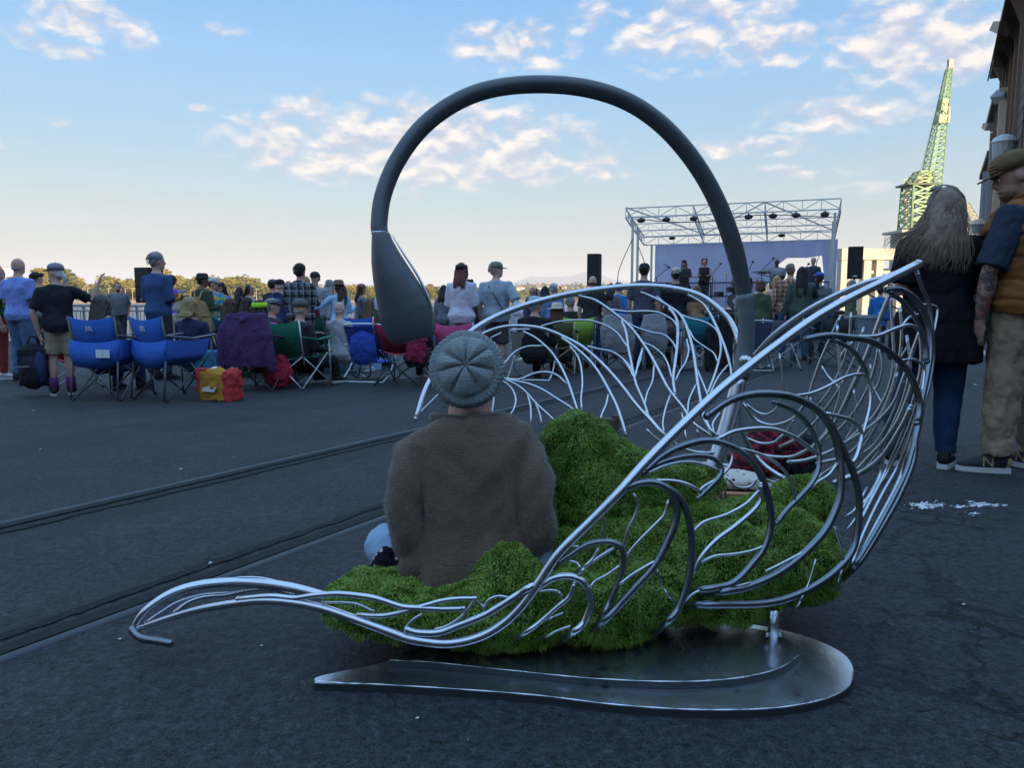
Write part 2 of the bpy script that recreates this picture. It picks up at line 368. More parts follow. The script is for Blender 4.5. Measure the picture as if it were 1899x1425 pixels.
# ---------------------------------------------------------------- far shore
def shore_h(az, r):
    """terrain height over the water, az in degrees from the view axis"""
    if r < 560: return -4.9
    k = min(1, (r-560)/40); h = -4.4+2.6*k
    n = noise.fractal(Vector((az*.11+3, r*.0011, .3)), .9, 2.1, 5)
    hill = 19+9*n+4*noise.noise(Vector((az*.5, 7, 1)))
    if az > -4: hill += 8*min(1, (az+4)/4)
    k2 = min(1, max(0, (r-1000)/1100)); return h+k2*k2*(3-2*k2)*hill*(r/2100 if r < 2600 else 2600/2100)
def build_shore():
    t = NT('dry_hill', .95, 0, .1)
    n = t.noise(.012, 7, .7); c = t.ramp(n, [(.36, (.10, .105, .04)), (.47, (.26, .19, .09)), (.62, (.40, .27, .14))])
    c = t.mix(t.math('MULTIPLY', t.math('SUBTRACT', t.noise(.05, 4, .6), .5, True), 5, True), c, (.055, .07, .03)); t.color(c); t.bump(n, .6, 20)
    rs = [540, 560, 600, 700, 850, 1000, 1200, 1400, 1600, 1800, 2000, 2200, 2600, 3200]; azs = np.arange(-52, 60, .45)
    m = MB(); vs = []
    for r in rs:
        for a in azs:
            s_ = R(a); vs.append((r*math.sin(s_), r*math.cos(s_), shore_h(a, r)))
    k = len(azs); m.add(vs, [(i*k+j, i*k+j+1, (i+1)*k+j+1, (i+1)*k+j) for i in range(len(rs)-1) for j in range(k-1)])
    tag(m.build('terrain', t.m, None, True), kind='structure')
    q = MB()
    for a in np.arange(-50, 20, 1.0):
        p0, p1 = [Vector((563*math.sin(R(x)), 563*math.cos(R(x)), 0)) for x in (a, a+1)]
        q.add([p0+Vector((0, 0, -4.6)), p1+Vector((0, 0, -4.6)), p1+Vector((0, 0, -2.6)), p0+Vector((0, 0, -2.6))], [(0, 1, 2, 3)])
    tag(q.build('shore_wall', plain((.16, .15, .14), .9, 0, 'concrete')), kind='structure')
    # blue mountains far off
    t = NT('far_mountain', .95, 0, .05); t.color(t.mix(t.noise(.002, 5), (.10, .13, .10), (.17, .17, .13)))
    m = MB(); vs = []; azs = np.arange(-9, 32, .25); rs = [9000, 10000, 11000, 12500]
    for i, r in enumerate(rs):
        for a in azs:
            u = CX+F*math.tan(R(a))
            pk = 30*math.exp(-((u-985)/50)**2)+36*math.exp(-((u-1085)/65)**2)+18*math.exp(-((u-1230)/120)**2)+26*math.exp(-((u-1630)/160)**2)+5
            h = (pk+3*noise.fractal(Vector((a*1.3, 2, .5)), .9, 2, 4))*(10000/F)*(0, .55, 1, .5)[i]
            vs.append((r*math.sin(R(a)), r*math.cos(R(a)), h-4))
    k = len(azs); m.add(vs, [(i*k+j, i*k+j+1, (i+1)*k+j+1, (i+1)*k+j) for i in range(len(rs)-1) for j in range(k-1)])
    tag(m.build('mountains', t.m, None, True), kind='structure')
build_shore()
def nth(n):
    w = ['first', 'second', 'third', 'fourth', 'fifth', 'sixth', 'seventh', 'eighth', 'ninth', 'tenth', 'eleventh', 'twelfth', 'thirteenth', 'fourteenth', 'fifteenth', 'sixteenth', 'seventeenth', 'eighteenth', 'nineteenth', 'twentieth']
    return w[n] if n < 20 else f'{n+1}th'
COUNT = {}
def ordinal(key): COUNT[key] = COUNT.get(key, -1)+1; return nth(COUNT[key])
def polar(u, r): 
    a = math.atan((u-CX)/F); return r*math.sin(a), r*math.cos(a), math.degrees(a)
def leaf_mat(c, key):
    if key in MATS: return MATS[key]
    t = NT('leaves', .85, 0, .2); g = t.node('NewGeometry'); t.color(t.mix(g.outputs['Random Per Island'], [x*.6 for x in c], [x*1.35 for x in c])); MATS[key] = t.m; return t.m
LEAF = [leaf_mat((.17, .155, .03), 'lf0'), leaf_mat((.10, .12, .03), 'lf1'), leaf_mat((.21, .17, .04), 'lf2'), leaf_mat((.05, .075, .03), 'lf3')]
def tree_mesh(kind, seed):
    rr = np.random.default_rng(seed); n = 900; lobes = []
    for i in range(9):
        a = rr.uniform(0, 6.28); d = rr.uniform(.1, .62); z = rr.uniform(.42, .86); lobes.append((d*math.cos(a)*.6, d*math.sin(a)*.6, z, rr.uniform(.16, .27)))
    if kind == 1: lobes = [(0.1*rr.normal(), .1*rr.normal(), z, .17*(1.15-z)+.03) for z in np.linspace(.3, .95, 9)]
    if kind == 2: lobes = [(x*.42, y*.42, z+.22*.6, r*.8) for x, y, z, r in lobes]
    vs = []; fs = []
    for i in range(n):
        x, y, z, r = lobes[rr.integers(9)]; d = rr.normal(size=3); d /= np.linalg.norm(d); c = np.array((x, y, z))+d*r*rr.uniform(.55, 1.08)
        u = rr.normal(size=3); u /= np.linalg.norm(u); w = np.cross(u, rr.normal(size=3)); w /= np.linalg.norm(w); s_ = rr.uniform(.028, .06)
        b = len(vs); vs += [tuple(c+u*s_), tuple(c+w*s_), tuple(c-u*s_*.9), tuple(c-w*s_)]; fs.append((b, b+1, b+2, b+3))
    me = bpy.data.meshes.new('crown'); me.from_pydata(vs, [], fs); me.update()
    tr = MB(); tr.tube([(0, 0, -.04), (.012, 0, .2), (-.01, .01, .5), (0, 0, .75)], [.032, .024, .014, .004], 7)
    for x, y, z, r in lobes[:5]: tr.tube([(0, 0, .3), (x*.5, y*.5, z*.75), (x, y, z)], [.014, .01, .003], 5)
    return me, tr.mesh('trunk', True)
def build_trees():
    protos = [tree_mesh(0, 1), tree_mesh(0, 2), tree_mesh(1, 3), tree_mesh(2, 4), tree_mesh(0, 5)]
    bark = plain((.12, .09, .06), .9, 0, 'bark')
    kinds = ['round', 'spreading', 'narrow upright', 'tall bare-stemmed', 'bushy']; tone = ['olive green', 'mid green', 'golden olive', 'dark green']
    rr = random.Random(4); us = []
    u = -25
    while u < 900:
        us.append(u); u += rr.uniform(5, 11)*(1 if u < 480 else 1.25)
    for i, u in enumerate(us):
        kd = rr.choice([0, 1, 4, 0, 1, 4, 2, 3]) ; ti = rr.choice([0, 0, 2, 1, 2, 3]); r = rr.uniform(585, 680)
        top = (520+rr.uniform(-8, 16)) if u < 480 else (534+rr.uniform(-6, 9))
        if kd == 3: top -= 9
        x, y, a = polar(u, r); zb = shore_h(a, r); ztop = CAMH+(548-top)/F*r*math.cos(R(a)); hgt = max(6, ztop-zb)
        land = 'left of the backpack man' if u < 130 else ('behind the grey polo man' if u < 270 else ('beyond the crowd at left' if u < 480 else ('beyond the crowd at centre' if u < 690 else 'right of the swan head')))
        t = thing('shore_tree', f'{kinds[kd]} {tone[ti]} shore tree {land}, {ordinal((kd, ti, land))} such from left', 'tree', (x, y, zb), rr.uniform(0, 360), 'trees along the far shore')
        wd = hgt*rr.uniform(1.1, 1.7) if kd != 2 else hgt*.8
        t.scale = (wd, wd, hgt)
        link('crown', protos[kd][0].copy() if len(protos[kd][0].materials) and protos[kd][0].materials[0] != LEAF[ti] else protos[kd][0], LEAF[ti], t)
        o = t.children[0]
        if o.data.materials[0] != LEAF[ti]: o.data.materials[0] = LEAF[ti]
        link('trunk', protos[kd][1], bark, t)
    # the far wood behind, too far to tell trees apart
    vs = []; fs = []; r2 = np.random.default_rng(9)
    for i in range(9000):
        a = r2.uniform(-38, 22); r = r2.uniform(640, 2000)
        if a > -3 and r2.random() < .55: continue
        base = np.array((r*math.sin(R(a)), r*math.cos(R(a)), shore_h(a, r)+r2.uniform(.5, 6 if r < 1200 else 9)))
        for k in range(2):
            u_ = r2.normal(size=3); u_ /= np.linalg.norm(u_); w = np.cross(u_, r2.normal(size=3)); w /= np.linalg.norm(w); s_ = r2.uniform(1.5, 3.6); c = base+r2.normal(size=3)*2
            b = len(vs); vs += [tuple(c+u_*s_), tuple(c+w*s_), tuple(c-u_*s_), tuple(c-w*s_)]; fs.append((b, b+1, b+2, b+3))
    me = bpy.data.meshes.new('wood'); me.from_pydata(vs, [], fs); tag(link('far_wood', me, leaf_mat((.10, .10, .032), 'lfw')), kind='stuff')
build_trees()
def build_houses():
    rr = random.Random(12); cols = [('white', (.75, .72, .66)), ('cream', (.70, .60, .42)), ('tan', (.55, .42, .28)), ('grey', (.45, .44, .43))]; roofs = [('brown', (.20, .12, .08)), ('grey', (.22, .21, .20)), ('red', (.30, .12, .08))]
    def house(u, r, w_, h_, d_, ci, ri, lab, grp=None, flat=False):
        x, y, a = polar(u, r); z = shore_h(a, r)-.5
        t = thing('house', lab, 'house', (x, y, z), a+rr.uniform(-20, 20), grp)
        m = MB(); m.box((0, 0, h_/2), (w_, d_, h_)); m.build('wall', plain(cols[ci][1], .85, 0, 'stucco'), t)
        rf = MB()
        if flat: rf.box((0, 0, h_+.25), (w_+.6, d_+.6, .5))
        else:
            o, e = w_/2+.5, d_/2+.6; k = h_+d_*.26; rf.add([(-o, -e, h_), (o, -e, h_), (o, e, h_), (-o, e, h_), (-o, 0, k), (o, 0, k)], [(0, 1, 5, 4), (2, 3, 4, 5), (0, 4, 3), (1, 2, 5), (3, 2, 1, 0)])
        rf.build('roof', plain(roofs[ri][1], .85, 0, 'roofing'), t)
        for j in range(max(2, int(w_/4))):
            m = MB(); m.box((-w_/2+(j+.5)*w_/max(2, int(w_/4)), -d_/2-.03, h_*.55), (1.3, .12, 1.3)); m.build('window', plain((.04, .05, .07), .2, 0, 'window_glass'), t)
    spots = []
    for i, u in enumerate(sorted([rr.uniform(440, 900) for _ in range(18)])+sorted([rr.uniform(900, 1180) for _ in range(40)])):
        r = rr.uniform(1150, 2150) if i >= 18 else rr.uniform(1300, 2100)
        ci = rr.randrange(4); ri = rr.randrange(3); where = 'left of the pale green cap' if u < 900 else ('on the hill left of the speaker' if u < 1085 else 'on the hill right of the speaker')
        house(u, r, rr.uniform(9, 17), rr.uniform(4, 7), rr.uniform(8, 11), ci, ri, f'small {cols[ci][0]} house, {roofs[ri][0]} roof, {where}, {ordinal((ci, ri, where))} from left', 'houses on the far hillside')
    for u, r, w_, h_, d_, ci, ri, lab, fl in [(8, 740, 26, 25, 15, 0, 1, 'tall white block on the far shore at the left edge of the view', True), (70, 750, 22, 17, 12, 1, 1, 'cream block on the far shore behind the dark capped head', True), (238, 740, 30, 8, 14, 0, 0, 'long white house with brown roof among the trees above the railing', False), (345, 740, 26, 8, 14, 1, 0, 'cream house with brown roof behind the woman in dungarees', False), (455, 740, 20, 8, 12, 1, 2, 'cream house with red roof left of the tan sweater woman', False), (610, 740, 30, 8, 12, 0, 1, 'low white waterfront shed behind the pale blue coat', True), (880, 680, 30, 9, 12, 1, 1, 'low cream waterfront shed left of the pale green cap', True)]:
        house(u, r, w_, h_, d_, ci, ri, lab, None, fl)
build_houses()
def build_shore_lamps():
    grey = plain((.5, .5, .48), .6, .2, 'lamp_grey')
    rr = random.Random(2)
    for i, u in enumerate(list(range(140, 280, 16))+list(range(440, 900, 38))):
        x, y, a = polar(u+rr.uniform(-4, 4), 575); z = shore_h(a, 575)
        t = thing('shore_lamp', f'thin pale lamp post on the far waterfront, {ordinal("lamp")} from left', 'lamp post', (x, y, z), a, 'lamp posts on the far waterfront')
        m = MB(); m.tube([(0, 0, 0), (0, 0, 9)], [.16, .1], 6); m.build('pole', grey, t); m = MB(); m.bar((0, 0, 9), (1.3, 0, 9.2), .16); m.ell((1.4, 0, 9.15), (.5, .25, .16), None, 8, 5); m.build('lamp_head', grey, t)
build_shore_lamps()
# ---------------------------------------------------------------- railing on the quay edge
def build_fence():
    steel = plain((.30, .34, .38), .5, .4, 'galvanised')
    post0 = bal0 = rail0 = None
    for k in range(3):
        q0, q1 = 12+k*14, 12+(k+1)*14
        t = thing('quay_railing', ('grey steel quay railing with thin balusters, ' + ('section behind the backpack man', 'section behind the grey polo man', 'section beyond the crowd at centre')[k]), 'railing', pier(EDGE+.4, q0), 0, None)
        o = t.location.copy()
        def L_(q, z): return pier(EDGE+.4, q, z)-o
        for z in (.1, 1.12, .95):
            m = MB(); m.bar(L_(q0, z), L_(q1, z), .05 if z != 1.12 else .07); m.build('rail', steel, t)
        for i in range(8):
            m = MB(); m.bar(L_(q0+i*2, 0), L_(q0+i*2, 1.15), .07); m.build('post', steel, t)
        bm_ = None
        for i in range(93):
            if bm_ is None:
                m = MB(); m.bar((0, 0, .1), (0, 0, .95), .022); bm_ = m.mesh('baluster')
            b = link('baluster', bm_, steel, t); b.location = L_(q0+.15*(i+1)-.02, 0)
build_fence()
# ---------------------------------------------------------------- warehouse
def build_warehouse():
    dark = plain((.13, .085, .06), .85, 0, 'old_timber', .35, 3); brown = plain((.22, .14, .095), .8, 0, 'timber_trim', .3, 5); conc = plain((.36, .36, .36), .85, 0, 'concrete'); cream = plain((.62, .50, .36), .8, 0, 'cream_trim'); blue = plain((.30, .36, .42), .6, 0, 'pale_metal')
    WP = 2.6
    t = thing('warehouse', 'long dark timber quayside warehouse at the right edge, eaves and floodlights above', 'building', (0, 0, 0), DAZ)
    def box(name, p0, p1, q0, q1, z0, z1, mat, par=None):
        m = MB(); m.box(((p0+p1)/2, (q0+q1)/2, (z0+z1)/2), (p1-p0, q1-q0, z1-z0)); return m.build(name, mat, par or t)
    w1 = box('wall', WP, WP+36, 38, 57, -3, 14.2, dark); box('wall', WP+.02, WP+36, 57.01, 66, -3, 12.9, dark); box('wall', WP+9.2, WP+36, -60, 37.99, -3, 9.3, dark); w2 = box('wall', WP+.1, WP+30, 66.01, 79, -3, 10.9, dark)
    box('roof', WP-.75, WP+36.4, 37.5, 57.3, 14.2, 14.7, brown); box('roof', WP-.5, WP+36.2, 57.31, 66.3, 12.9, 13.3, brown); box('roof', WP+9, WP+36.4, -60.5, 37.4, 9.3, 9.7, brown); box('roof', WP-.3, WP+30.3, 66.31, 79.3, 10.9, 11.3, brown)
    # plank siding: horizontal boards, a shadow gap between
    me = None
    for (q0, q1, ztop, off) in ((39, 56.8, 14.0, 0), (57.3, 65.8, 12.7, .02), (66.3, 78.8, 10.7, .1)):
        qs = np.arange(q0, q1, 3.0)
        for q in qs:
            q2 = min(q+2.7, q1)
            for z in np.arange(7.2, ztop-.5, .62):
                m = MB(); m.box((WP+off-.03, (q+q2)/2, z), (.07, q2-q, .56)); m.build('plank', dark, t)
            box('pilaster', WP+off-.22, WP+off, q2, q2+.3, -1.5, ztop, brown)
    for q in np.arange(39.2, 56, 3.0):   # eave brackets
        m = MB(); m.add([(WP-.7, q-.09, 14.15), (WP-.01, q-.09, 14.15), (WP-.01, q-.09, 12.5), (WP-.7, q+.09, 14.15), (WP-.01, q+.09, 14.15), (WP-.01, q+.09, 12.5)], [(0, 1, 2), (3, 5, 4), (0, 2, 5, 3), (0, 3, 4, 1), (1, 4, 5, 2)]); m.build('eave_bracket', brown, t)
    m = MB(); m.add([(WP-.78, 42, 14.6), (WP-1.0, 42, 13.1), (WP-.93, 42, 13.1), (WP-.77, 42, 14.6), (WP-.78, 53, 14.6), (WP-1.0, 53, 13.1), (WP-.93, 53, 13.1), (WP-.77, 53, 14.6)], [(0, 1, 2, 3), (4, 7, 6, 5), (0, 4, 5, 1), (1, 5, 6, 2), (2, 6, 7, 3), (3, 7, 4, 0)]); m.build('eave_board', brown, t)
    box('column', WP-.45, WP-.1, 50, 50.5, -2, 12.0, cream); box('column', WP-.45, WP-.1, 58, 58.5, -2, 10.6, conc); box('column', WP-.42, WP-.05, 66.6, 67.4, -2, 9.9, blue)
    m = MB()
    for z in np.arange(4, 12, .7): m.ell((WP-.25, 61.5, z), .09, None, 6, 4)
    m.build('bulb_string', plain((.7, .68, .6), .3, 0, 'bulb_glass'), t)
    w3 = box('unseen_rear_wing', -22, WP+9, -24, -14, -1, 6.5, dark); box('roof', -22.3, WP+8.9, -24.3, -13.5, 6.5, 6.9, brown)  # wing added behind the camera so the steel reflects something dark
    hous = plain((.42, .36, .28), .6, .2, 'lamp_housing'); gl = plain((.5, .52, .52), .2, 0, 'lamp_glass'); gh = plain((.32, .35, .37), .5, .2, 'grey_housing')
    def flood(q, p, z, az, pit, lab, s_=1.0, m_=hous):
        l = thing('floodlight', lab, 'floodlight', pier(p, q, 0)+Vector((0, 0, z)), DAZ, None)
        rot = Matrix.Rotation(R(az), 3, 'Z') @ Matrix.Rotation(R(pit), 3, 'X')
        m = MB(); m.add([rot @ Vector(v)*s_ for v in [(-.42, -.3, -.3), (.42, -.3, -.3), (.42, -.3, .3), (-.42, -.3, .3), (-.26, .3, -.2), (.26, .3, -.2), (.26, .3, .2), (-.26, .3, .2)]], [(0, 1, 2, 3), (4, 7, 6, 5), (0, 4, 5, 1), (1, 5, 6, 2), (2, 6, 7, 3), (3, 7, 4, 0)]); m.build('housing', m_, l)
        m = MB(); m.box(rot @ Vector((0, -.33, 0))*s_, (.78*s_, .05, .54*s_), rot); m.build('glass', gl, l)
        m = MB(); m.bar((0, 0, 0), (.75, 0, -.35), .09); m.build('bracket', m_, l)
    flood(45.5, 1.75, 14.6, 60, 25, 'boxy tan floodlight high on the warehouse eave, sunlit')
    flood(50.2, 2.2, 12.5, -30, 55, 'grey floodlight tilted up on the warehouse wall, middle one', .9, gh)
    flood(52, 1.75, 11.3, 40, 20, 'small pale floodlight lowest on the warehouse wall', .7)
    l = thing('wall_lantern', 'big grey drum lantern hanging on the warehouse wall above the brown cap', 'lantern', pier(2.05, 41, 0)+Vector((0, 0, 8.0)), DAZ)
    m = MB(); m.tube([(0, 0, -.55), (0, 0, .35)], [.4, .47], 14); m.build('drum', gh, l, False); m = MB(); m.tube([(0, 0, .352), (0, 0, .55), (0, 0, .68)], [.52, .42, .15], 14); m.build('cap', plain((.55, .57, .57), .5, .1, 'pale_cap'), l); m = MB(); m.bar((0, 0, .1), (.6, 0, .1), .12); m.build('bracket', gh, l)
    l = thing('wall_lantern', 'small pale hooded lantern low on the end of the warehouse wall', 'lantern', pier(1.95, 62, 0)+Vector((0, 0, 6.6)), DAZ)
    m = MB(); m.tube([(0, 0, -.4), (0, 0, .2)], [.35, .5], 12); m.build('drum', gh, l); m = MB(); m.tube([(0, 0, .202), (0, 0, .45), (0, 0, .6)], [.62, .45, .1], 12); m.build('cap', cream, l)
build_warehouse()
# ---------------------------------------------------------------- shipyard crane and gantry
def lattice(m, a0, a1, b0, b1, n, w_, wb=None, x3=None):
    """two chords a0-a1, b0-b1 with n zig-zag bays"""
    a0, a1, b0, b1 = map(Vector, (a0, a1, b0, b1)); m.bar(a0, a1, w_); m.bar(b0, b1, w_); wb = wb or w_*.6
    for i in range(n):
        t0, t1 = i/n, (i+1)/n; p, q = a0.lerp(a1, t0), b0.lerp(b1, t0); p2, q2 = a0.lerp(a1, t1), b0.lerp(b1, t1)
        m.bar(p, q, wb); m.bar(p, q2, wb) if i % 2 else m.bar(q, p2, wb)
        if x3: m.bar(q, p2, wb) if i % 2 else m.bar(p, q2, wb)
    m.bar(a1, b1, wb)
def quad_lattice(m, base, top, wb, wt, n, w_):
    base, top = Vector(base), Vector(top); c = [(-1, -1), (1, -1), (1, 1), (-1, 1)]
    A = [base+Vector((x*wb/2, y*wb/2, 0)) for x, y in c]; B = [top+Vector((x*wt/2, y*wt/2, 0)) for x, y in c]
    for i in range(4): lattice(m, A[i], B[i], A[(i+1) % 4], B[(i+1) % 4], n, w_, w_*.55, True)
def build_crane():
    D_ = 160.0; k = D_/F
    gr = plain((.26, .40, .22), .6, .1, 'crane_green', .25, .6); gr2 = plain((.32, .40, .20), .6, .1, 'crane_yellow_green', .25, .6); dk = plain((.10, .13, .08), .7, 0, 'machinery'); tan = plain((.42, .39, .29), .8, 0, 'crane_house')
    base = at(1700, D_); o = Vector((base.x, base.y, 0))
    t = thing('harbour_crane', 'tall green lattice harbour crane with raised boom beyond the stage', 'crane', o)
    def q(u, v, dy=0.0): p = P(u, v, D_+dy); return p-o
    m = MB(); A, B = q(1712, 425), q(1760, 128); quad_lattice(m, A, B, 3.9, .9, 24, .19); m.build('boom', gr, t)
    m = MB(); m.box(q(1750, 196), (1.5, 1.3, 2.6)); lattice(m, q(1744, 212), q(1750, 176), q(1757, 212), q(1759, 176), 4, .2); m.build('boom_platform', gr2, t); m = MB(); m.box(q(1752, 208), (1.5, 1.5, 2.2)); m.box(q(1747, 222), (2.4, 1.8, 1.6)); m.build('sheave_block', tan, t)
    m = MB(); m.tube([q(1757, 128), q(1760, 113)], .2, 6); m.box(q(1762, 118), (.9, .9, 1.8)); m.build('boom_tip', tan, t)
    m = MB(); quad_lattice(m, q(1702, 425), q(1704, 345), 5.4, 4.6, 5, .42); m.build('tower', gr, t)
    m = MB(); quad_lattice(m, q(1703, 345), q(1712, 319), 4.4, 2.6, 2, .34); m.build('tower_head', gr2, t)
    m = MB(); m.box(q(1700, 344), (6.2, 5.4, .35)); m.box(q(1705, 339), (2.2, 1.5, .9)); m.box(q(1712, 336), (1.4, 1.2, 1.3)); m.build('machinery_deck', dk, t)
    m = MB(); lattice(m, q(1674, 345), q(1684, 345), q(1674, 333), q(1684, 333), 3, .12); m.build('railing', gr2, t)
    m = MB(); m.bar(q(1680, 425), q(1681, 345), .3); m.bar(q(1684, 425), q(1685, 345), .3); m.box(q(1676, 372), (1.4, 1, .5)); m.build('ladder', tan, t)
    m = MB(); b = q(1700, 445); m.tube([b+Vector((0, 0, -6)), b+Vector((0, 0, 1.2))], [4.9, 4.9], 14); m.box(b+Vector((0, 0, 1.5)), (10.5, 8.5, .5)); m.build('slewing_house', tan, t)
    m = MB(); quad_lattice(m, Vector((b.x, b.y, zg(o.x, o.y)-2)), b+Vector((0, 0, -6)), 11, 9, 3, .7); m.build('portal', tan, t)
    for u in (1738, 1744):
        m = MB(); m.tube([q(u, 195), q(u-1738+1706, 322)], .045, 5); m.build('stay_cable', dk, t)
    # distant lattice arm right of the first
    o2 = at(1820, 230); o2.z = 0
    t = thing('harbour_crane', 'small distant lattice crane arm beside the warehouse end', 'crane', o2)
    def q2(u, v): return P(u, v, 230)-o2
    m = MB(); quad_lattice(m, q2(1835, 470), q2(1788, 375), 4, 1.6, 12, .28); m.build('boom', tan, t); m = MB(); quad_lattice(m, q2(1835, 560), q2(1835, 470), 7, 5, 4, .5); m.build('tower', tan, t)
    o3 = at(1610, 145); o3.z = 0; yl = plain((.46, .42, .33), .8, 0, 'gantry_yellow', .25, .5)
    t = thing('gantry', 'sunlit yellow concrete gantry on paired legs behind the speaker', 'gantry', o3)
    def q3(u, v, d=145): return P(u, v, d)-o3
    m = MB(); m.box((q3(1555, 472)+q3(1690, 472))/2, ((q3(1690, 472)-q3(1555, 472)).x, 3, 2.1)); m.build('beam', yl, t)
    m = MB()
    for u in range(1556, 1690, 5): m.bar(q3(u, 462), q3(u+3, 467), .35)
    m.build('beam_rail', yl, t)
    for u in (1563, 1576, 1605, 1628, 1668):
        m = MB(); m.box((q3(u, 482)+Vector((0, 0, -5.5))), (1.25, 2.0, 11)); m.build('leg', yl, t)
    for u in (1615, 1640): m = MB(); m.box(q3(u, 505), (2.2, .5, .6)); m.build('brace', yl, t)
build_crane()
# ================================================================ the swan bench
CROPS = {'A4': (220, 960, 3.065), 'A5': (560, 960, 3.065), 'A6': (1060, 860, 2.85), 'A7': (1200, 480, 3.239), 'B4': (900, 440, 4.191), 'B5': (1140, 360, 4.191), 'B6': (1380, 360, 4.191), 'T': (0, 0, 1)}
def metal_mat(name, c, rough, metal=1.0):
    t = NT(name, rough, metal, .5); n = t.noise(9, 6, .65); n2 = t.noise(46, 5, .65)
    col = t.mix(n, [x*.78 for x in c], [min(1, x*1.08) for x in c]); t.color(col)
    t.L.new(t.math('ADD', t.math('MULTIPLY', n, .30), rough-.12), t.b.inputs['Roughness']); t.bump(t.noise(30, 3), .06, .004); return t.m
def build_swan():
    bare = metal_mat('bare_steel', (.64, .66, .69), .25); weld = metal_mat('weld_steel', (.72, .73, .74), .38)
    dark = metal_mat('darkened_steel', (.24, .265, .29), .30); paint = NT('charcoal_paint', .42, .25, .5)  # steel darkened in colour for the dark surroundings that near rods reflect
    n = paint.noise(5, 6, .6); paint.color(paint.mix(n, (.075, .08, .087), (.125, .133, .142))); paint.bump(paint.noise(70, 4), .12, .004); paint = paint.m
    plate = NT('plate_steel', .34, .95, .5); n = plate.noise(3.2, 6, .65); n2 = plate.noise(11, 8, .7); c = plate.mix(n, (.50, .52, .55), (.80, .83, .87))
    c = plate.mix(plate.math('MULTIPLY', plate.math('SUBTRACT', n2, .585, True), 9, True), c, (.05, .055, .06)); plate.color(c)
    plate.L.new(plate.math('ADD', plate.math('MULTIPLY', plate.noise(4.5, 6, .7), .34), .06), plate.b.inputs['Roughness']); plate.bump(n2, .18, .01); plate = plate.m
    o = at(1080, 2.12); t = thing('swan_bench', 'steel swan sculpture bench with looped neck, rod wings and green turf cushions', 'sculpture bench', o)
    cl = lambda x: max(0.0, min(1.0, x))
    def dN(x, y): return 1.93+.35*max(0, (x-1150)/580)**2+.12*max(0, (900-y)/400)+.2*max(0, (700-x)/450)
    def dT(x, y): return dN(x, y)+.16*cl((x-255)/160)
    def dG(x, y): return 2.72-.36*cl((x-1400)/310)-.27*cl((y-880)/170)*cl((x-1480)/60)
    def dL(x, y): return 2.58+.30*cl((800-y)/260)
    def wire(name, crop, pts, r, df, mat=bare, k=5, off=0.0, n=8, beads=True):
        ox, oy, s_ = CROPS[crop]; w = []
        for q in pts:
            x, y = ox+q[0]/s_, oy+q[1]/s_; w.append((x, y, df(x, y)+off))
        if df is dN and w[-1][1] > 1035 and w[-1][0] > 960 and name == 'feather_rod': a_, b_ = w[-2], w[-1]; L_ = math.hypot(b_[0]-a_[0], b_[1]-a_[1]); w.append((b_[0]+(b_[0]-a_[0])/L_*36, b_[1]+(b_[1]-a_[1])/L_*26, b_[2]+.13))
        p3 = [P(*q)-o for q in w]; p3 = [Vector(q) for q in spline([tuple(v) for v in p3], k)]
        rr = r if hasattr(r, '__len__') else None
        m = MB(); rad = [np.interp(i/(len(p3)-1), np.linspace(0, 1, len(rr)), rr) if rr else r for i in range(len(p3))]
        m.tube(p3, rad, n)
        if beads:
            for e, rd in ((p3[0], rad[0]), (p3[-1], rad[-1])):
                m.ell(e, rd*1.06, None, 8, 6)
        return m.build(name, mat, t, True)
    # ---- main rails
    NP = [(245, 1170), (275, 1160), (320, 1145), (375, 1130), (450, 1118), (500, 1115), (555, 1120), (605, 1131), (655, 1148), (705, 1166), (750, 1183), (790, 1191), (830, 1194), (870, 1188), (907, 1174), (942, 1150), (970, 1121), (1000, 1080), (1030, 1035), (1060, 1002), (1101, 962), (1150, 912), (1200, 856), (1259, 796), (1330, 729), (1391, 679), (1447, 636), (1509, 592), (1570, 557), (1632, 526), (1703, 490)]
    wire('wing_rail', 'T', NP, [.0075, .0105, .0115, .0122, .0125, .0125, .0128, .013, .0135], dN, bare, 5, 0, 14)
    wire('tail_hook', 'A4', [(78, 640), (105, 672), (150, 692), (215, 702), (292, 716)], [.0105, .012, .010], lambda x, y: 2.12-.0009*(x-245), dark, 5, 0, 12)
    wire('tail_rail', 'A4', [(85, 630), (140, 545), (235, 470), (340, 418), (480, 384), (640, 371), (800, 376), (960, 396), (1090, 425), (1250, 470), (1420, 510), (1600, 545), (1750, 570)], [.009, .012, .0145, .0155, .013, .010, .008], dT, bare, 5, 0, 12)
    wire('wing_rail', 'A7', [(585, 660), (620, 622), (665, 566), (760, 462), (880, 370), (1000, 292), (1150, 216), (1300, 152), (1430, 112), (1600, 55)], [.009, .0105, .011, .011, .0095], dG, bare, 5, 0, 12)
    wire('wing_rail', 'T', [(772, 777), (793, 715), (830, 660), (880, 611), (950, 575), (1040, 549), (1120, 536), (1190, 531), (1250, 536), (1300, 550), (1340, 580), (1362, 610), (1378, 665)], [.009, .0115, .012, .012, .010], dL, bare, 5, 0, 12)
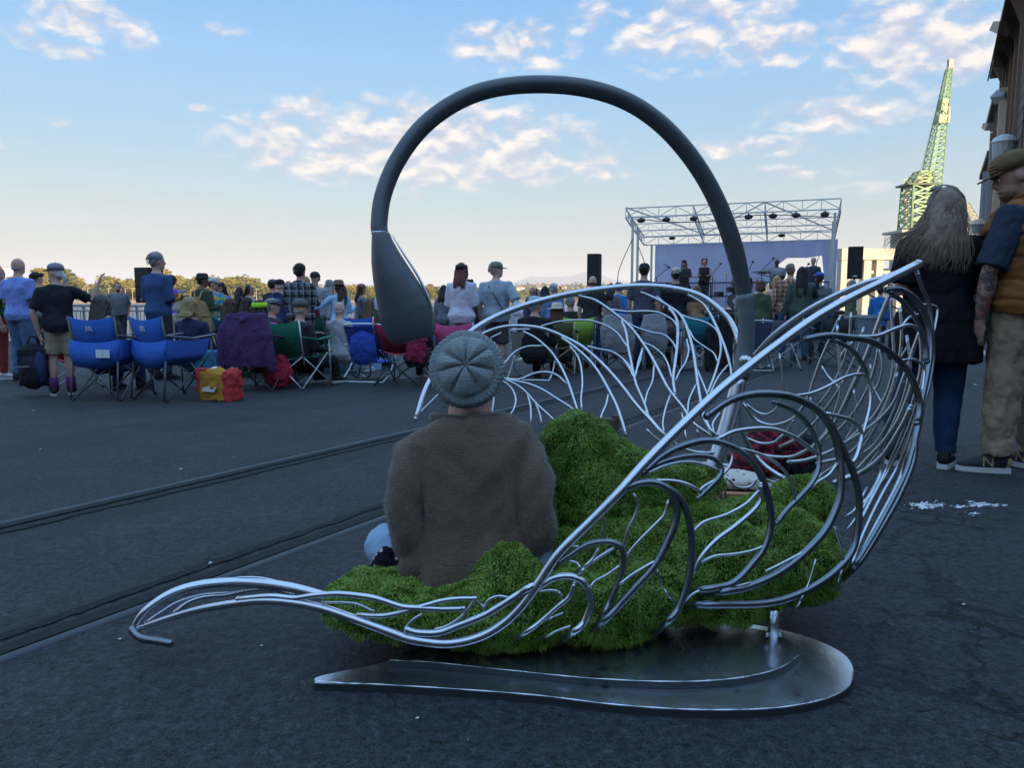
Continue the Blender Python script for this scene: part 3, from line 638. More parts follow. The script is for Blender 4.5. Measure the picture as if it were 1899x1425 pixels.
    for c_, pts, r, df in [
        ('A4', [(580, 370), (680, 345), (800, 345), (920, 370), (1000, 398)], .006, dT), ('A4', [(150, 600), (240, 540), (340, 480), (480, 440), (620, 430)], .006, dT),
        ('A4', [(320, 540), (400, 480), (500, 450), (620, 440), (760, 412), (880, 412), (1000, 437)], .008, dT), ('A4', [(680, 466), (860, 450), (1000, 461), (1100, 447), (1240, 436), (1360, 445), (1460, 461), (1540, 486), (1620, 510), (1720, 516), (1839, 522), (1960, 520)], .0105, dN),
        ('A4', [(1160, 485), (1280, 485), (1360, 495), (1450, 535)], .0055, dN), ('A5', [(320, 556), (460, 561), (580, 536), (700, 502), (800, 474), (900, 462), (985, 462)], .0085, dN),
        ('A5', [(985, 462), (960, 503), (900, 570), (820, 620), (760, 637)], .006, dN), ('A5', [(985, 465), (1030, 508), (1065, 468), (1115, 449), (1165, 455)], .006, dN),
        ('A5', [(600, 640), (660, 656), (780, 655), (900, 611), (1030, 560), (1130, 502), (1240, 432), (1310, 390)], .0135, dN), ('A5', [(590, 628), (630, 585), (680, 552)], .006, dN),
        ('A5', [(120, 430), (250, 412), (330, 425), (420, 452), (600, 488), (760, 515), (920, 517)], .0075, dT), ('A5', [(320, 450), (560, 500), (700, 545), (810, 570), (900, 555)], .010, dT),
        ('A5', [(1350, 393), (1420, 350), (1490, 335), (1550, 342), (1605, 375), (1635, 440), (1637, 510), (1600, 600), (1540, 655)], .013, dN), ('A5', [(1550, 375), (1520, 450), (1450, 510), (1360, 590), (1260, 662)], .009, dN),
        ('A5', [(1310, 425), (1400, 415), (1450, 420), (1478, 442)], .0055, dN), ('A5', [(1480, 545), (1440, 560), (1400, 580)], .005, dN), ('A5', [(1520, 620), (1450, 645), (1390, 677)], .005, dN),
        ('A6', [(-60, 520), (0, 480), (80, 430), (180, 413), (245, 430), (274, 475), (270, 560), (240, 650), (200, 735), (165, 810)], .0105, dN), ('A6', [(165, 268), (176, 320), (166, 370), (185, 415)], .006, dN),
        ('A6', [(330, 165), (352, 212), (338, 270), (300, 345), (272, 440)], .0065, dN), ('A6', [(510, 200), (490, 270), (430, 335), (350, 415), (285, 495)], .0065, dN),
        ('A6', [(455, 510), (380, 552), (300, 602), (247, 645)], .0065, dN), ('A6', [(220, 450), (150, 493), (80, 542), (45, 580)], .0075, dN), ('A6', [(250, 545), (185, 590), (120, 625), (95, 662)], .006, dN), ('A6', [(-10, 515), (30, 530), (55, 565)], .0055, dN), ('A6', [(-70, 460), (-10, 442), (40, 440), (70, 445)], .005, dN), ('A6', [(140, 455), (110, 505), (60, 550)], .007, dN),
        ('A6', [(200, 205), (280, 135), (370, 103), (450, 105), (515, 140), (552, 210), (552, 300), (505, 420), (440, 540), (340, 652), (240, 762), (160, 840)], .0135, dN), ('A6', [(500, 125), (560, 170), (605, 245), (632, 360), (635, 500), (612, 640), (562, 770), (505, 840)], .0125, dN),
        ('A6', [(395, 97), (480, 90), (560, 96), (630, 118), (690, 157)], .0075, dN), ('A7', [(-10, 1295), (110, 1243), (240, 1220), (350, 1240), (430, 1275)], .0065, dN),
        ('A7', [(10, 1260), (100, 1220), (200, 1193), (310, 1183), (400, 1200), (447, 1255), (435, 1310), (370, 1380), (310, 1440)], .0095, dN), ('A7', [(330, 1420), (330, 1380), (440, 1310), (500, 1240), (510, 1170), (480, 1130)], .0065, dN),
        ('A7', [(-20, 1285), (100, 1180), (230, 1120), (365, 1093), (490, 1122), (590, 1180), (655, 1255), (695, 1330), (725, 1420), (745, 1530), (742, 1620), (702, 1740), (635, 1830), (560, 1915), (480, 1965), (330, 1990)], .0125, dN),
        ('A7', [(430, 1083), (520, 1040), (640, 1022), (760, 1026), (880, 1070), (980, 1140), (1020, 1170)], .008, dN), ('A7', [(500, 1130), (600, 1152), (700, 1185), (790, 1240), (850, 1310), (880, 1400), (888, 1455)], .007, dN),
        ('A7', [(760, 862), (860, 900), (940, 965), (1000, 1050), (1030, 1150), (1032, 1250), (1000, 1335), (930, 1420), (840, 1510), (780, 1590)], .0095, dN), ('A7', [(1140, 1235), (1090, 1300), (1020, 1345), (980, 1385)], .0065, dN),
        ('A7', [(360, 945), (460, 873), (560, 830), (680, 812), (820, 820), (920, 850), (1015, 903), (1080, 975), (1125, 1065), (1152, 1170), (1165, 1300), (1160, 1420), (1128, 1520), (1065, 1640), (950, 1765), (820, 1870), (690, 1940), (560, 1985), (430, 2005)], .0145, dN),
        ('A7', [(1040, 915), (1105, 1000), (1160, 1110), (1220, 1240), (1262, 1360), (1275, 1480), (1265, 1630), (1232, 1760), (1140, 1870), (1020, 1960), (880, 2030), (730, 2070), (560, 2080), (330, 2080)], .0135, dN),
        ('A7', [(1080, 932), (1160, 950), (1230, 972), (1280, 1022), (1290, 1080), (1262, 1180), (1240, 1220)], .008, dN),
        ('A7', [(960, 483), (1080, 463), (1200, 473), (1330, 490), (1440, 550), (1540, 642), (1600, 742), (1635, 860), (1632, 980), (1612, 1080), (1600, 1200), (1560, 1320), (1490, 1470), (1400, 1625), (1315, 1765), (1250, 1850)], .0135, dN),
        ('A7', [(870, 827), (980, 810), (1080, 770), (1180, 716), (1260, 695), (1318, 706), (1340, 780), (1340, 880), (1312, 1000), (1285, 1090), (1262, 1180)], .0075, dN), ('A7', [(1130, 490), (1220, 540), (1280, 612), (1318, 690)], .009, dN),
        ('A7', [(1270, 470), (1380, 465), (1480, 425), (1570, 400), (1630, 422)], .0085, dN), ('A7', [(1530, 610), (1610, 607), (1662, 655), (1662, 720), (1650, 800)], .0065, dN),
        ('A7', [(1440, 187), (1520, 186), (1600, 230), (1655, 305), (1690, 400), (1702, 520), (1692, 640), (1660, 800), (1622, 990)], .013, dN), ('A7', [(1450, 195), (1530, 255), (1590, 332), (1640, 420), (1672, 520), (1682, 620)], .0105, dN),
        ('A7', [(1622, 80), (1650, 170), (1690, 265), (1710, 400), (1716, 600), (1695, 750), (1665, 860), (1632, 1010), (1600, 1130), (1560, 1270), (1490, 1420), (1405, 1580), (1315, 1735), (1240, 1845)], .0095, dN), ('A7', [(1660, 275), (1720, 281), (1745, 305), (1732, 400), (1716, 460)], .0055, dN), ('A7', [(1520, 420), (1575, 352), (1625, 335)], .0065, dN),
        ('A6', [(1390, 340), (1420, 430), (1435, 520), (1410, 620)], .006, dN), ('A6', [(1290, 510), (1250, 640), (1200, 740)], .005, dN),
        ('A6', [(640, 365), (700, 310), (820, 270), (920, 215), (985, 150)], .007, dN), ('A6', [(640, 580), (680, 500), (760, 410), (860, 335), (960, 250), (1000, 190), (1000, 110)], .0085, dN), ('A6', [(690, 520), (760, 490), (860, 480), (960, 460), (1045, 425)], .0065, dN), ('A6', [(1030, 570), (1110, 530), (1220, 470), (1310, 400)], .0065, dN), ('A6', [(600, 725), (660, 680), (760, 655), (860, 650), (950, 632)], .0055, dN), ('A6', [(450, 560), (480, 650), (530, 720)], .0045, dN),
    ]:
        wire('feather_rod', c_, pts, r*(.62 if r < .008 else .74), df, dark if df is dN and c_ in ('A6', 'A7') and r > .0085 else bare)
    for c_, pts, r in [
        ('A7', [(1160, 350), (1105, 470), (1045, 605), (1000, 730), (965, 840), (900, 940), (830, 985), (740, 1000), (650, 965), (580, 875)], .0085), ('A7', [(1142, 400), (1150, 560), (1160, 700), (1162, 800), (1130, 915), (1070, 1050), (990, 1130), (880, 1187), (780, 1192), (690, 1180)], .0085),
        ('A7', [(1480, 180), (1425, 300), (1350, 500), (1290, 650), (1230, 780), (1170, 910), (1100, 1030), (1000, 1135)], .0135), ('A7', [(1460, 230), (1470, 350), (1476, 450), (1482, 600), (1462, 740), (1420, 850), (1360, 950), (1280, 1025), (1190, 1105)], .0085),
        ('A7', [(1640, 440), (1600, 545), (1570, 640), (1530, 745), (1490, 850), (1430, 932), (1340, 1012), (1200, 1100), (1100, 1160), (960, 1210), (850, 1222)], .0105), ('A7', [(1500, 690), (1470, 800), (1400, 960), (1320, 1100), (1235, 1210)], .0085), ('A7', [(1545, 720), (1500, 862), (1440, 1000), (1370, 1110), (1290, 1175)], .0065),
        ('A7', [(1600, 730), (1555, 860), (1500, 985), (1420, 1100), (1340, 1185), (1260, 1275)], .011), ('A7', [(1585, 890), (1530, 1005), (1430, 1165), (1340, 1250), (1260, 1295), (1130, 1345)], .0145), ('A7', [(1640, 870), (1600, 1000), (1560, 1130), (1500, 1260), (1420, 1400), (1340, 1560), (1270, 1720), (1230, 1840)], .008), ('A7', [(1625, 990), (1580, 1150), (1530, 1290), (1460, 1440), (1370, 1610), (1290, 1760), (1240, 1855)], .009),
        ('A7', [(1690, 640), (1670, 800), (1630, 980), (1575, 1130), (1520, 1310), (1460, 1480), (1380, 1640), (1300, 1790)], .007), ('A7', [(1420, 1180), (1400, 1300), (1340, 1420), (1290, 1480)], .010), ('A6', [(1450, 280), (1500, 240), (1560, 130)], .006), ('A6', [(1460, 345), (1530, 250), (1600, 130)], .006),
        ('A7', [(1600, 330), (1640, 470), (1645, 640), (1612, 800), (1565, 960), (1505, 1120), (1430, 1285), (1350, 1440), (1285, 1570)], .009), ('A7', [(1560, 470), (1580, 640), (1545, 820), (1482, 985), (1400, 1145), (1305, 1270), (1240, 1310)], .0085), ('A7', [(1400, 330), (1395, 480), (1370, 640), (1320, 790), (1245, 920), (1150, 1030), (1040, 1110)], .0085),
        ('A7', [(1520, 300), (1530, 430), (1515, 600), (1465, 790), (1395, 950), (1300, 1090), (1180, 1190), (1020, 1230)], .0085), ('A7', [(1300, 420), (1262, 560), (1190, 720), (1110, 850), (1010, 980), (900, 1080), (800, 1130)], .0075), ('A7', [(1665, 560), (1650, 740), (1600, 930), (1530, 1110), (1440, 1290), (1340, 1440)], .0075), ('A7', [(1225, 330), (1215, 470), (1180, 620), (1110, 770), (1030, 880)], .007),
        ('A7', [(1050, 650), (1090, 712), (1140, 762), (1155, 800)], .006), ('A7', [(1240, 790), (1252, 900), (1240, 1000), (1190, 1100)], .0075), ('A7', [(1340, 640), (1350, 740), (1370, 800), (1410, 870)], .0065), ('A7', [(1390, 540), (1412, 640), (1395, 740), (1360, 805)], .0065), ('A7', [(1235, 500), (1180, 560), (1160, 605)], .0065), ('A7', [(1570, 520), (1540, 570), (1470, 680)], .0065),
        ('A7', [(795, 580), (812, 700), (818, 810), (785, 890), (725, 935), (660, 922), (600, 880)], .0065), ('A7', [(980, 840), (992, 885), (1018, 965), (1010, 1080)], .0065), ('A7', [(570, 760), (560, 870), (568, 1010), (600, 1100), (645, 1175), (720, 1255), (820, 1320)], .0125), ('A7', [(600, 1080), (680, 1110), (760, 1105), (812, 1062)], .0075), ('A7', [(480, 1320), (540, 1372), (620, 1370), (665, 1320)], .0065),
        ('A7', [(1140, 1160), (1130, 1240), (1050, 1300), (985, 1390)], .007), ('A7', [(450, 1260), (448, 1340), (440, 1430), (450, 1520)], .010), ('A7', [(470, 1330), (470, 1420), (500, 1490)], .006), ('A7', [(880, 970), (850, 1020), (830, 1060)], .0065)]:
        wire('feather_rod', c_, pts, r*.66, dG)
    for c_, pts, r in [
        ('B4', [(-60, 780), (0, 742), (100, 706), (220, 690), (350, 695), (480, 720), (620, 780), (750, 850), (870, 948), (980, 1060), (1080, 1180), (1170, 1300), (1280, 1420), (1370, 1520), (1460, 1590)], .012), ('B4', [(600, 785), (700, 860), (800, 950), (880, 1050), (950, 1170), (1020, 1310), (1065, 1440), (1090, 1530)], .0105),
        ('B4', [(730, 457), (850, 490), (960, 560), (1050, 630), (1130, 702), (1200, 790), (1280, 910), (1360, 1060), (1430, 1190), (1540, 1330), (1620, 1450), (1780, 1560)], .0105), ('B4', [(440, 690), (560, 660), (700, 645), (820, 650), (930, 685), (1020, 742), (1080, 820), (1100, 850)], .0065),
        ('B4', [(800, 850), (880, 870), (980, 890), (1060, 940), (1120, 1000), (1142, 1042)], .0065), ('B4', [(990, 565), (1100, 580), (1240, 576), (1340, 586), (1420, 622), (1470, 660), (1500, 720), (1490, 780)], .008), ('B4', [(1060, 650), (1095, 740), (1110, 850), (1130, 950), (1150, 1050), (1175, 1150), (1235, 1290), (1270, 1400)], .0085),
        ('B4', [(1110, 670), (1180, 705), (1290, 740), (1380, 758), (1440, 800), (1480, 860), (1490, 910)], .0065), ('B4', [(1222, 870), (1190, 970), (1170, 1080)], .0065), ('B4', [(1312, 1000), (1300, 1120), (1260, 1210), (1240, 1300)], .0065), ('B4', [(660, 850), (720, 930), (748, 1030), (755, 1150), (745, 1250), (750, 1340)], .0065), ('B4', [(300, 735), (400, 790), (500, 880), (560, 960), (610, 1050), (652, 1150), (705, 1310), (740, 1420)], .008),
        ('B4', [(150, 985), (220, 902), (320, 852), (445, 846)], .0065), ('B4', [(130, 1096), (260, 1106), (380, 1060), (480, 1050), (560, 1076), (630, 1140)], .007), ('B4', [(180, 1108), (330, 1140), (450, 1190), (560, 1260), (645, 1312), (760, 1400)], .008), ('B4', [(165, 1110), (260, 1160), (330, 1222), (400, 1300), (490, 1382), (560, 1450)], .008),
        ('B4', [(330, 1230), (352, 1320), (355, 1440)], .0065), ('B4', [(390, 1290), (420, 1370), (437, 1440)], .0065), ('B4', [(135, 1118), (200, 1170), (236, 1250), (226, 1330), (190, 1385)], .0065), ('B4', [(70, 1230), (60, 1310), (52, 1370)], .0065), ('B4', [(45, 782), (120, 745)], .006), ('B4', [(955, 1230), (940, 1300), (910, 1370), (885, 1450)], .007),
        ('B5', [(210, 765), (330, 820), (430, 880), (500, 932), (545, 1000), (580, 1100), (610, 1220), (632, 1360), (650, 1500), (690, 1700), (740, 1830), (800, 1880)], .011), ('B5', [(330, 800), (450, 900), (560, 960), (680, 990), (760, 1032), (810, 1092), (826, 1200), (812, 1290), (780, 1400), (720, 1560)], .008), ('B5', [(575, 785), (680, 850), (740, 930), (790, 1030), (832, 1130), (872, 1240), (902, 1350), (912, 1430)], .0105),
        ('B5', [(425, 890), (480, 970), (492, 1080), (485, 1200), (470, 1320), (455, 1440), (470, 1560)], .0105), ('B5', [(580, 1060), (620, 1130), (700, 1190), (770, 1240), (802, 1310)], .0065), ('B5', [(560, 1130), (575, 1222), (550, 1310), (505, 1380), (475, 1450)], .0065), ('B5', [(210, 1150), (300, 1190), (380, 1260), (420, 1340), (442, 1430)], .0065), ('B5', [(0, 1238), (60, 1280), (110, 1350), (150, 1430)], .0065), ('B5', [(217, 1200), (200, 1290), (170, 1370), (155, 1430)], .0065), ('B5', [(882, 1330), (830, 1390), (790, 1450), (730, 1580)], .0065),
        ('A7', [(300, 665), (340, 760), (370, 835)], .0075), ('A7', [(140, 820), (112, 900), (95, 985), (102, 1045)], .0065), ('A7', [(292, 760), (252, 850), (245, 925)], .0065), ('A7', [(435, 930), (395, 990), (402, 1045)], .0065), ('A7', [(-10, 925), (60, 1010), (130, 1080), (200, 1132), (290, 1162), (395, 1168)], .0105), ('A7', [(0, 1030), (60, 1085), (150, 1130)], .0075), ('A7', [(210, 930), (232, 1060), (242, 1110)], .0065), ('A7', [(300, 1030), (330, 1100), (355, 1165)], .0065), ('A7', [(320, 860), (345, 970), (400, 1050), (450, 1075)], .009),
        ('T', [(775, 770), (800, 745), (840, 705)], .007), ('A5', [(700, -480), (760, -520), (860, -600)], .006)]:
        wire('feather_rod', c_, pts, r*.54, dL)
    # ---- neck, head, post
    neck = [(1283, 968, 2.66, .026), (1310, 900, 2.67, .028), (1345, 800, 2.69, .029), (1372, 700, 2.7, .0285), (1382, 640, 2.7, .027), (1384, 590, 2.69, .0265), (1378, 535, 2.68, .027), (1360, 455, 2.65, .031), (1328, 370, 2.62, .030), (1286, 298, 2.59, .030), (1230, 234, 2.56, .0295), (1165, 189, 2.53, .029), (1090, 164, 2.5, .0285), (1005, 156, 2.48, .028), (920, 163, 2.46, .0275), (850, 187, 2.44, .0275), (786, 233, 2.42, .0275), (738, 296, 2.4, .027), (711, 360, 2.38, .0265), (703, 415, 2.36, .026), (706, 438, 2.355, .026)]
    pts = spline([tuple(P(u, v, d)-o)+(r,) for u, v, d, r in neck], 6)
    def seg(i0, i1, name, mat, grow=0.0):
        m = MB(); s_ = pts[i0:i1]; m.tube([Vector(q[:3]) for q in s_], [q[3]+grow for q in s_], 18); return m.build(name, mat, t, True)
    seg(0, 19, 'neck_post', bare, -.002); seg(24, len(pts), 'neck', paint)
    tape = plain((.16, .18, .19), .5, .3, 'grey_tape'); m = MB(); s_ = pts[18:36]
    m.tube([Vector(q[:3]) for q in s_], [q[3]+.0022+.0012*math.sin(i*2.1) for i, q in enumerate(s_)], 18); m.build('tape_wrap', tape, t, True)
    m = MB(); q = pts[-3]; m.ell(q[:3], (.0285, .0285, .010), None, 14, 6); m.build('neck_collar', bare, t, True)
    for i in (18, 19): m = MB(); q = P(1381+i*5-90, 668+i*2-36, 2.66)-o; m.ell(q, (.02, .02, .018), None, 8, 6); m.build('weld_bead', weld, t, True)
    hd = [(706, 432, 17, 17), (708, 448, 20, 20), (716, 480, 29, 24), (728, 515, 38, 27), (742, 550, 46, 27), (752, 580, 51, 26), (760, 604, 50, 23), (765, 620, 46, 19), (768, 632, 38, 13)]
    m = MB(); k = 2.35/F; ax = (P(775, 640, 2.35)-P(703, 430, 2.35)).normalized(); side = ax.cross(Vector((0, 1, 0))).normalized(); m.tube([P(u, v, 2.35)-o for u, v, a, b in hd], [(a*k, b*k) for u, v, a, b in hd], 20, 1, side)
    link('swan_head', m.fuse('swan_head', .006, 4), paint, t)
    m = MB(); e = [(727, 436), (748, 470), (775, 512), (797, 560), (803, 598), (795, 620)]; e3 = spline([tuple(P(u, v, 2.335)-o) for u, v in e], 5); m.tube([Vector(q) for q in e3], [.0012+.003*math.sin(math.pi*i/(len(e3)-1)) for i in range(len(e3))], 8); m.build('head_edge', bare, t, True)
    # ---- base plates
    side_m = plain((.055, .06, .065), .5, .4, 'plate_side')
    def plate_(name, pts_, z0, z1, mat):
        sm = spline([(*[(G(u, v)-o).x, (G(u, v)-o).y],) for u, v in pts_+[pts_[0]]], 5)[:-1]
        ol = [(q[0], q[1]) for q in sm]; m = MB(); n_ = len(ol); vs = []
        for z, s_ in ((z0, 1), (z1-.003, 1), (z1, .996)):
            cx_ = sum(a for a, b in ol)/n_; cy_ = sum(b for a, b in ol)/n_
            vs += [(cx_+(a-cx_)*s_, cy_+(b-cy_)*s_, z-SLOPE*(b)) for a, b in ol]
        fs = [(l*n_+i, l*n_+(i+1) % n_, (l+1)*n_+(i+1) % n_, (l+1)*n_+i) for l in range(2) for i in range(n_)]+[tuple(2*n_+i for i in range(n_))]
        m.add(vs, fs); m.m = [1]*(2*n_)+[0]; return m.build(name, [mat, side_m], t)
    plate_('base_plate', [(583, 1281), (586, 1270), (640, 1257), (720, 1240), (800, 1215), (900, 1192), (1000, 1176), (1120, 1164), (1240, 1160), (1330, 1164), (1420, 1174), (1500, 1194), (1560, 1222), (1583, 1252), (1575, 1287), (1530, 1312), (1450, 1328), (1350, 1333), (1250, 1331), (1130, 1322), (1000, 1306), (850, 1294), (700, 1285), (620, 1283)], .0, .019, plate)
    plate_('upper_plate', [(722, 1250), (725, 1244), (800, 1218), (900, 1195), (1050, 1180), (1240, 1172), (1350, 1180), (1430, 1196), (1478, 1222), (1482, 1240), (1440, 1268), (1360, 1286), (1250, 1292), (1100, 1285), (950, 1270), (800, 1254)], .0195, .036, plate)
    edge_m = metal_mat('edge_highlight', (.78, .80, .82), .25)  # bright strip standing for light caught along the plates' front top edges
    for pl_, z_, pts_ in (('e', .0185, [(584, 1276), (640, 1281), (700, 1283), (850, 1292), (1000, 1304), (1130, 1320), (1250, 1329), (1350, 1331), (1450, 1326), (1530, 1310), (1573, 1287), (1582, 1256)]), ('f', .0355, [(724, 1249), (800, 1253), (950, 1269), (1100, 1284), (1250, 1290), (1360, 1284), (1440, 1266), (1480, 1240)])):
        e_ = spline([tuple(G(u, v)-o+Vector((0, 0, z_))) for u, v in pts_], 6); m = MB(); m.tube([Vector(q) for q in e_], [.0016+.0008*math.sin(i*1.7) for i in range(len(e_))], 6); m.build('edge_highlight', edge_m, t, True)
    m = MB(); b = G(1432, 1212)-o; m.tube([b+Vector((0, 0, .02)), b+Vector((0, 0, .02+.105))], .0148, 14); m.build('support_post', bare, t, True)
    m = MB()
    for s_ in (-1, 1): m.ell(b+Vector((s_*.018, -.002, .055)), (.006, .007, .007), None, 8, 6)
    m.build('bolt', weld, t, True)
    for (u, d_) in ((1000, 2.12), (1180, 2.2)): m = MB(); q = at(u, d_)-o; m.tube([q+Vector((0, 0, .02)), q+Vector((0, 0, .12))], .02, 12); m.build('support_post', dark, t, True)
    # ---- turf cushions: each lump a body of its own under a pile of blades
    turf = NT('turf_backing', .95, 0, .05); turf.color((.018, .035, .008)); turf = turf.m
    gm = NT('turf_blades', .5, 0, .35); g = gm.node('NewGeometry'); c = gm.ramp(g.outputs['Random Per Island'], [(0, (.07, .15, .014)), (.45, (.16, .28, .026)), (.8, (.27, .38, .05)), (1, (.44, .44, .13))]); gm.color(c); gm.b.inputs['Subsurface Weight'].default_value = 0
    gm.b.inputs['Transmission Weight'].default_value = 0; gm = gm.m
    LUMPS = [('left', [(692, 1108, 2.16, 88, 44, .2), (762, 1126, 2.14, 78, 42, .18)]), ('centre', [(945, 1078, 2.16, 66, 72, .11), (890, 1130, 2.13, 100, 56, .17), (985, 1115, 2.14, 85, 66, .14), (850, 1138, 2.13, 80, 40, .15)]),
             ('back', [(1072, 852, 2.5, 82, 94, .13), (1105, 930, 2.47, 108, 92, .16), (1150, 872, 2.5, 66, 56, .13), (1220, 925, 2.52, 105, 60, .15), (1290, 895, 2.56, 50, 36, .1)]), ('seat', [(1130, 1010, 2.38, 110, 62, .22), (1210, 985, 2.4, 90, 50, .2), (900, 1120, 2.4, 160, 50, .16), (1290, 960, 2.45, 90, 40, .16), (1190, 1090, 2.22, 120, 72, .19), (1080, 1122, 2.16, 100, 66, .16)]),
             ('right', [(1488, 935, 2.5, 62, 54, .13), (1400, 970, 2.46, 90, 50, .16)]), ('front', [(1472, 1035, 2.34, 92, 86, .17), (1350, 1045, 2.28, 124, 78, .17), (1240, 1085, 2.23, 120, 58, .16), (1300, 1108, 2.26, 150, 32, .17), (1110, 1152, 2.18, 120, 32, .16), (950, 1158, 2.14, 110, 24, .13)])]
    for nm, els in LUMPS:
        m = MB()
        for u, v, d, a, b_, rd in els: m.ell(P(u, v, d)-o, (a*d/F, rd, b_*d/F), None, 20, 14)
        me = m.fuse('turf', .018, 8, None, .035, 9.0); cu = link('turf_cushion', me, turf, t)
        me.calc_loop_triangles(); tri = np.array([x.vertices[:] for x in me.loop_triangles]); co = np.array([v.co[:] for v in me.vertices]); no = np.array([v.normal[:] for v in me.vertices])
        A, B, C_ = co[tri[:, 0]], co[tri[:, 1]], co[tri[:, 2]]; ar = np.linalg.norm(np.cross(B-A, C_-A), axis=1)/2
        fn = np.cross(B-A, C_-A); ar = ar*(fn[:, 2] > -.8*np.linalg.norm(fn, axis=1)); n_ = int(ar.sum()*140000)
        ti = rng.choice(len(tri), n_, p=ar/ar.sum()); r1, r2 = rng.random(n_), rng.random(n_); fl = r1+r2 > 1; r1[fl] = 1-r1[fl]; r2[fl] = 1-r2[fl]
        p = A[ti]+(B-A)[ti]*r1[:, None]+(C_-A)[ti]*r2[:, None]; nn = no[tri[ti, 0]]
        cl_ = np.array([[noise.noise(Vector(q)*16), noise.noise(Vector(q)*16+Vector((9, 3, 1))), noise.noise(Vector(q)*16+Vector((2, 7, 5)))] for q in p])
        d = nn*.70+np.array((0, 0, .12))+cl_*.95+rng.normal(size=(n_, 3))*.30; d /= np.linalg.norm(d, axis=1)[:, None]
        L_ = (rng.uniform(.007, .015, n_)*(1-.35*cl_[:, 0]))[:, None]; sd_ = np.cross(d, rng.normal(size=(n_, 3))); sd_ /= np.linalg.norm(sd_, axis=1)[:, None]
        w = rng.uniform(.0007, .0014, n_)[:, None]; bend = np.array((0, 0, -1.0))*.006+cl_*.006
        mid = p+d*L_*.55+cl_*.003; tip = p+d*L_+bend
        vs = np.stack([p-sd_*w, p+sd_*w, mid+sd_*w*.85, mid-sd_*w*.85, tip], 1).reshape(-1, 3)
        me2 = bpy.data.meshes.new('blades'); b0 = np.arange(n_)*5
        loops = np.stack([b0, b0+1, b0+2, b0+3, b0+3, b0+2, b0+4], 1).ravel(); me2.vertices.add(len(vs)); me2.vertices.foreach_set('co', vs.ravel().astype('f'))
        me2.loops.add(len(loops)); me2.loops.foreach_set('vertex_index', loops.astype('i')); me2.polygons.add(2*n_)
        st = np.stack([np.arange(n_)*7, np.arange(n_)*7+4], 1).ravel(); me2.polygons.foreach_set('loop_start', st.astype('i')); me2.polygons.foreach_set('loop_total', np.tile([4, 3], n_).astype('i')); me2.update(calc_edges=True)
        tag(link('grass_blades', me2, gm, cu), kind='stuff')
build_swan()
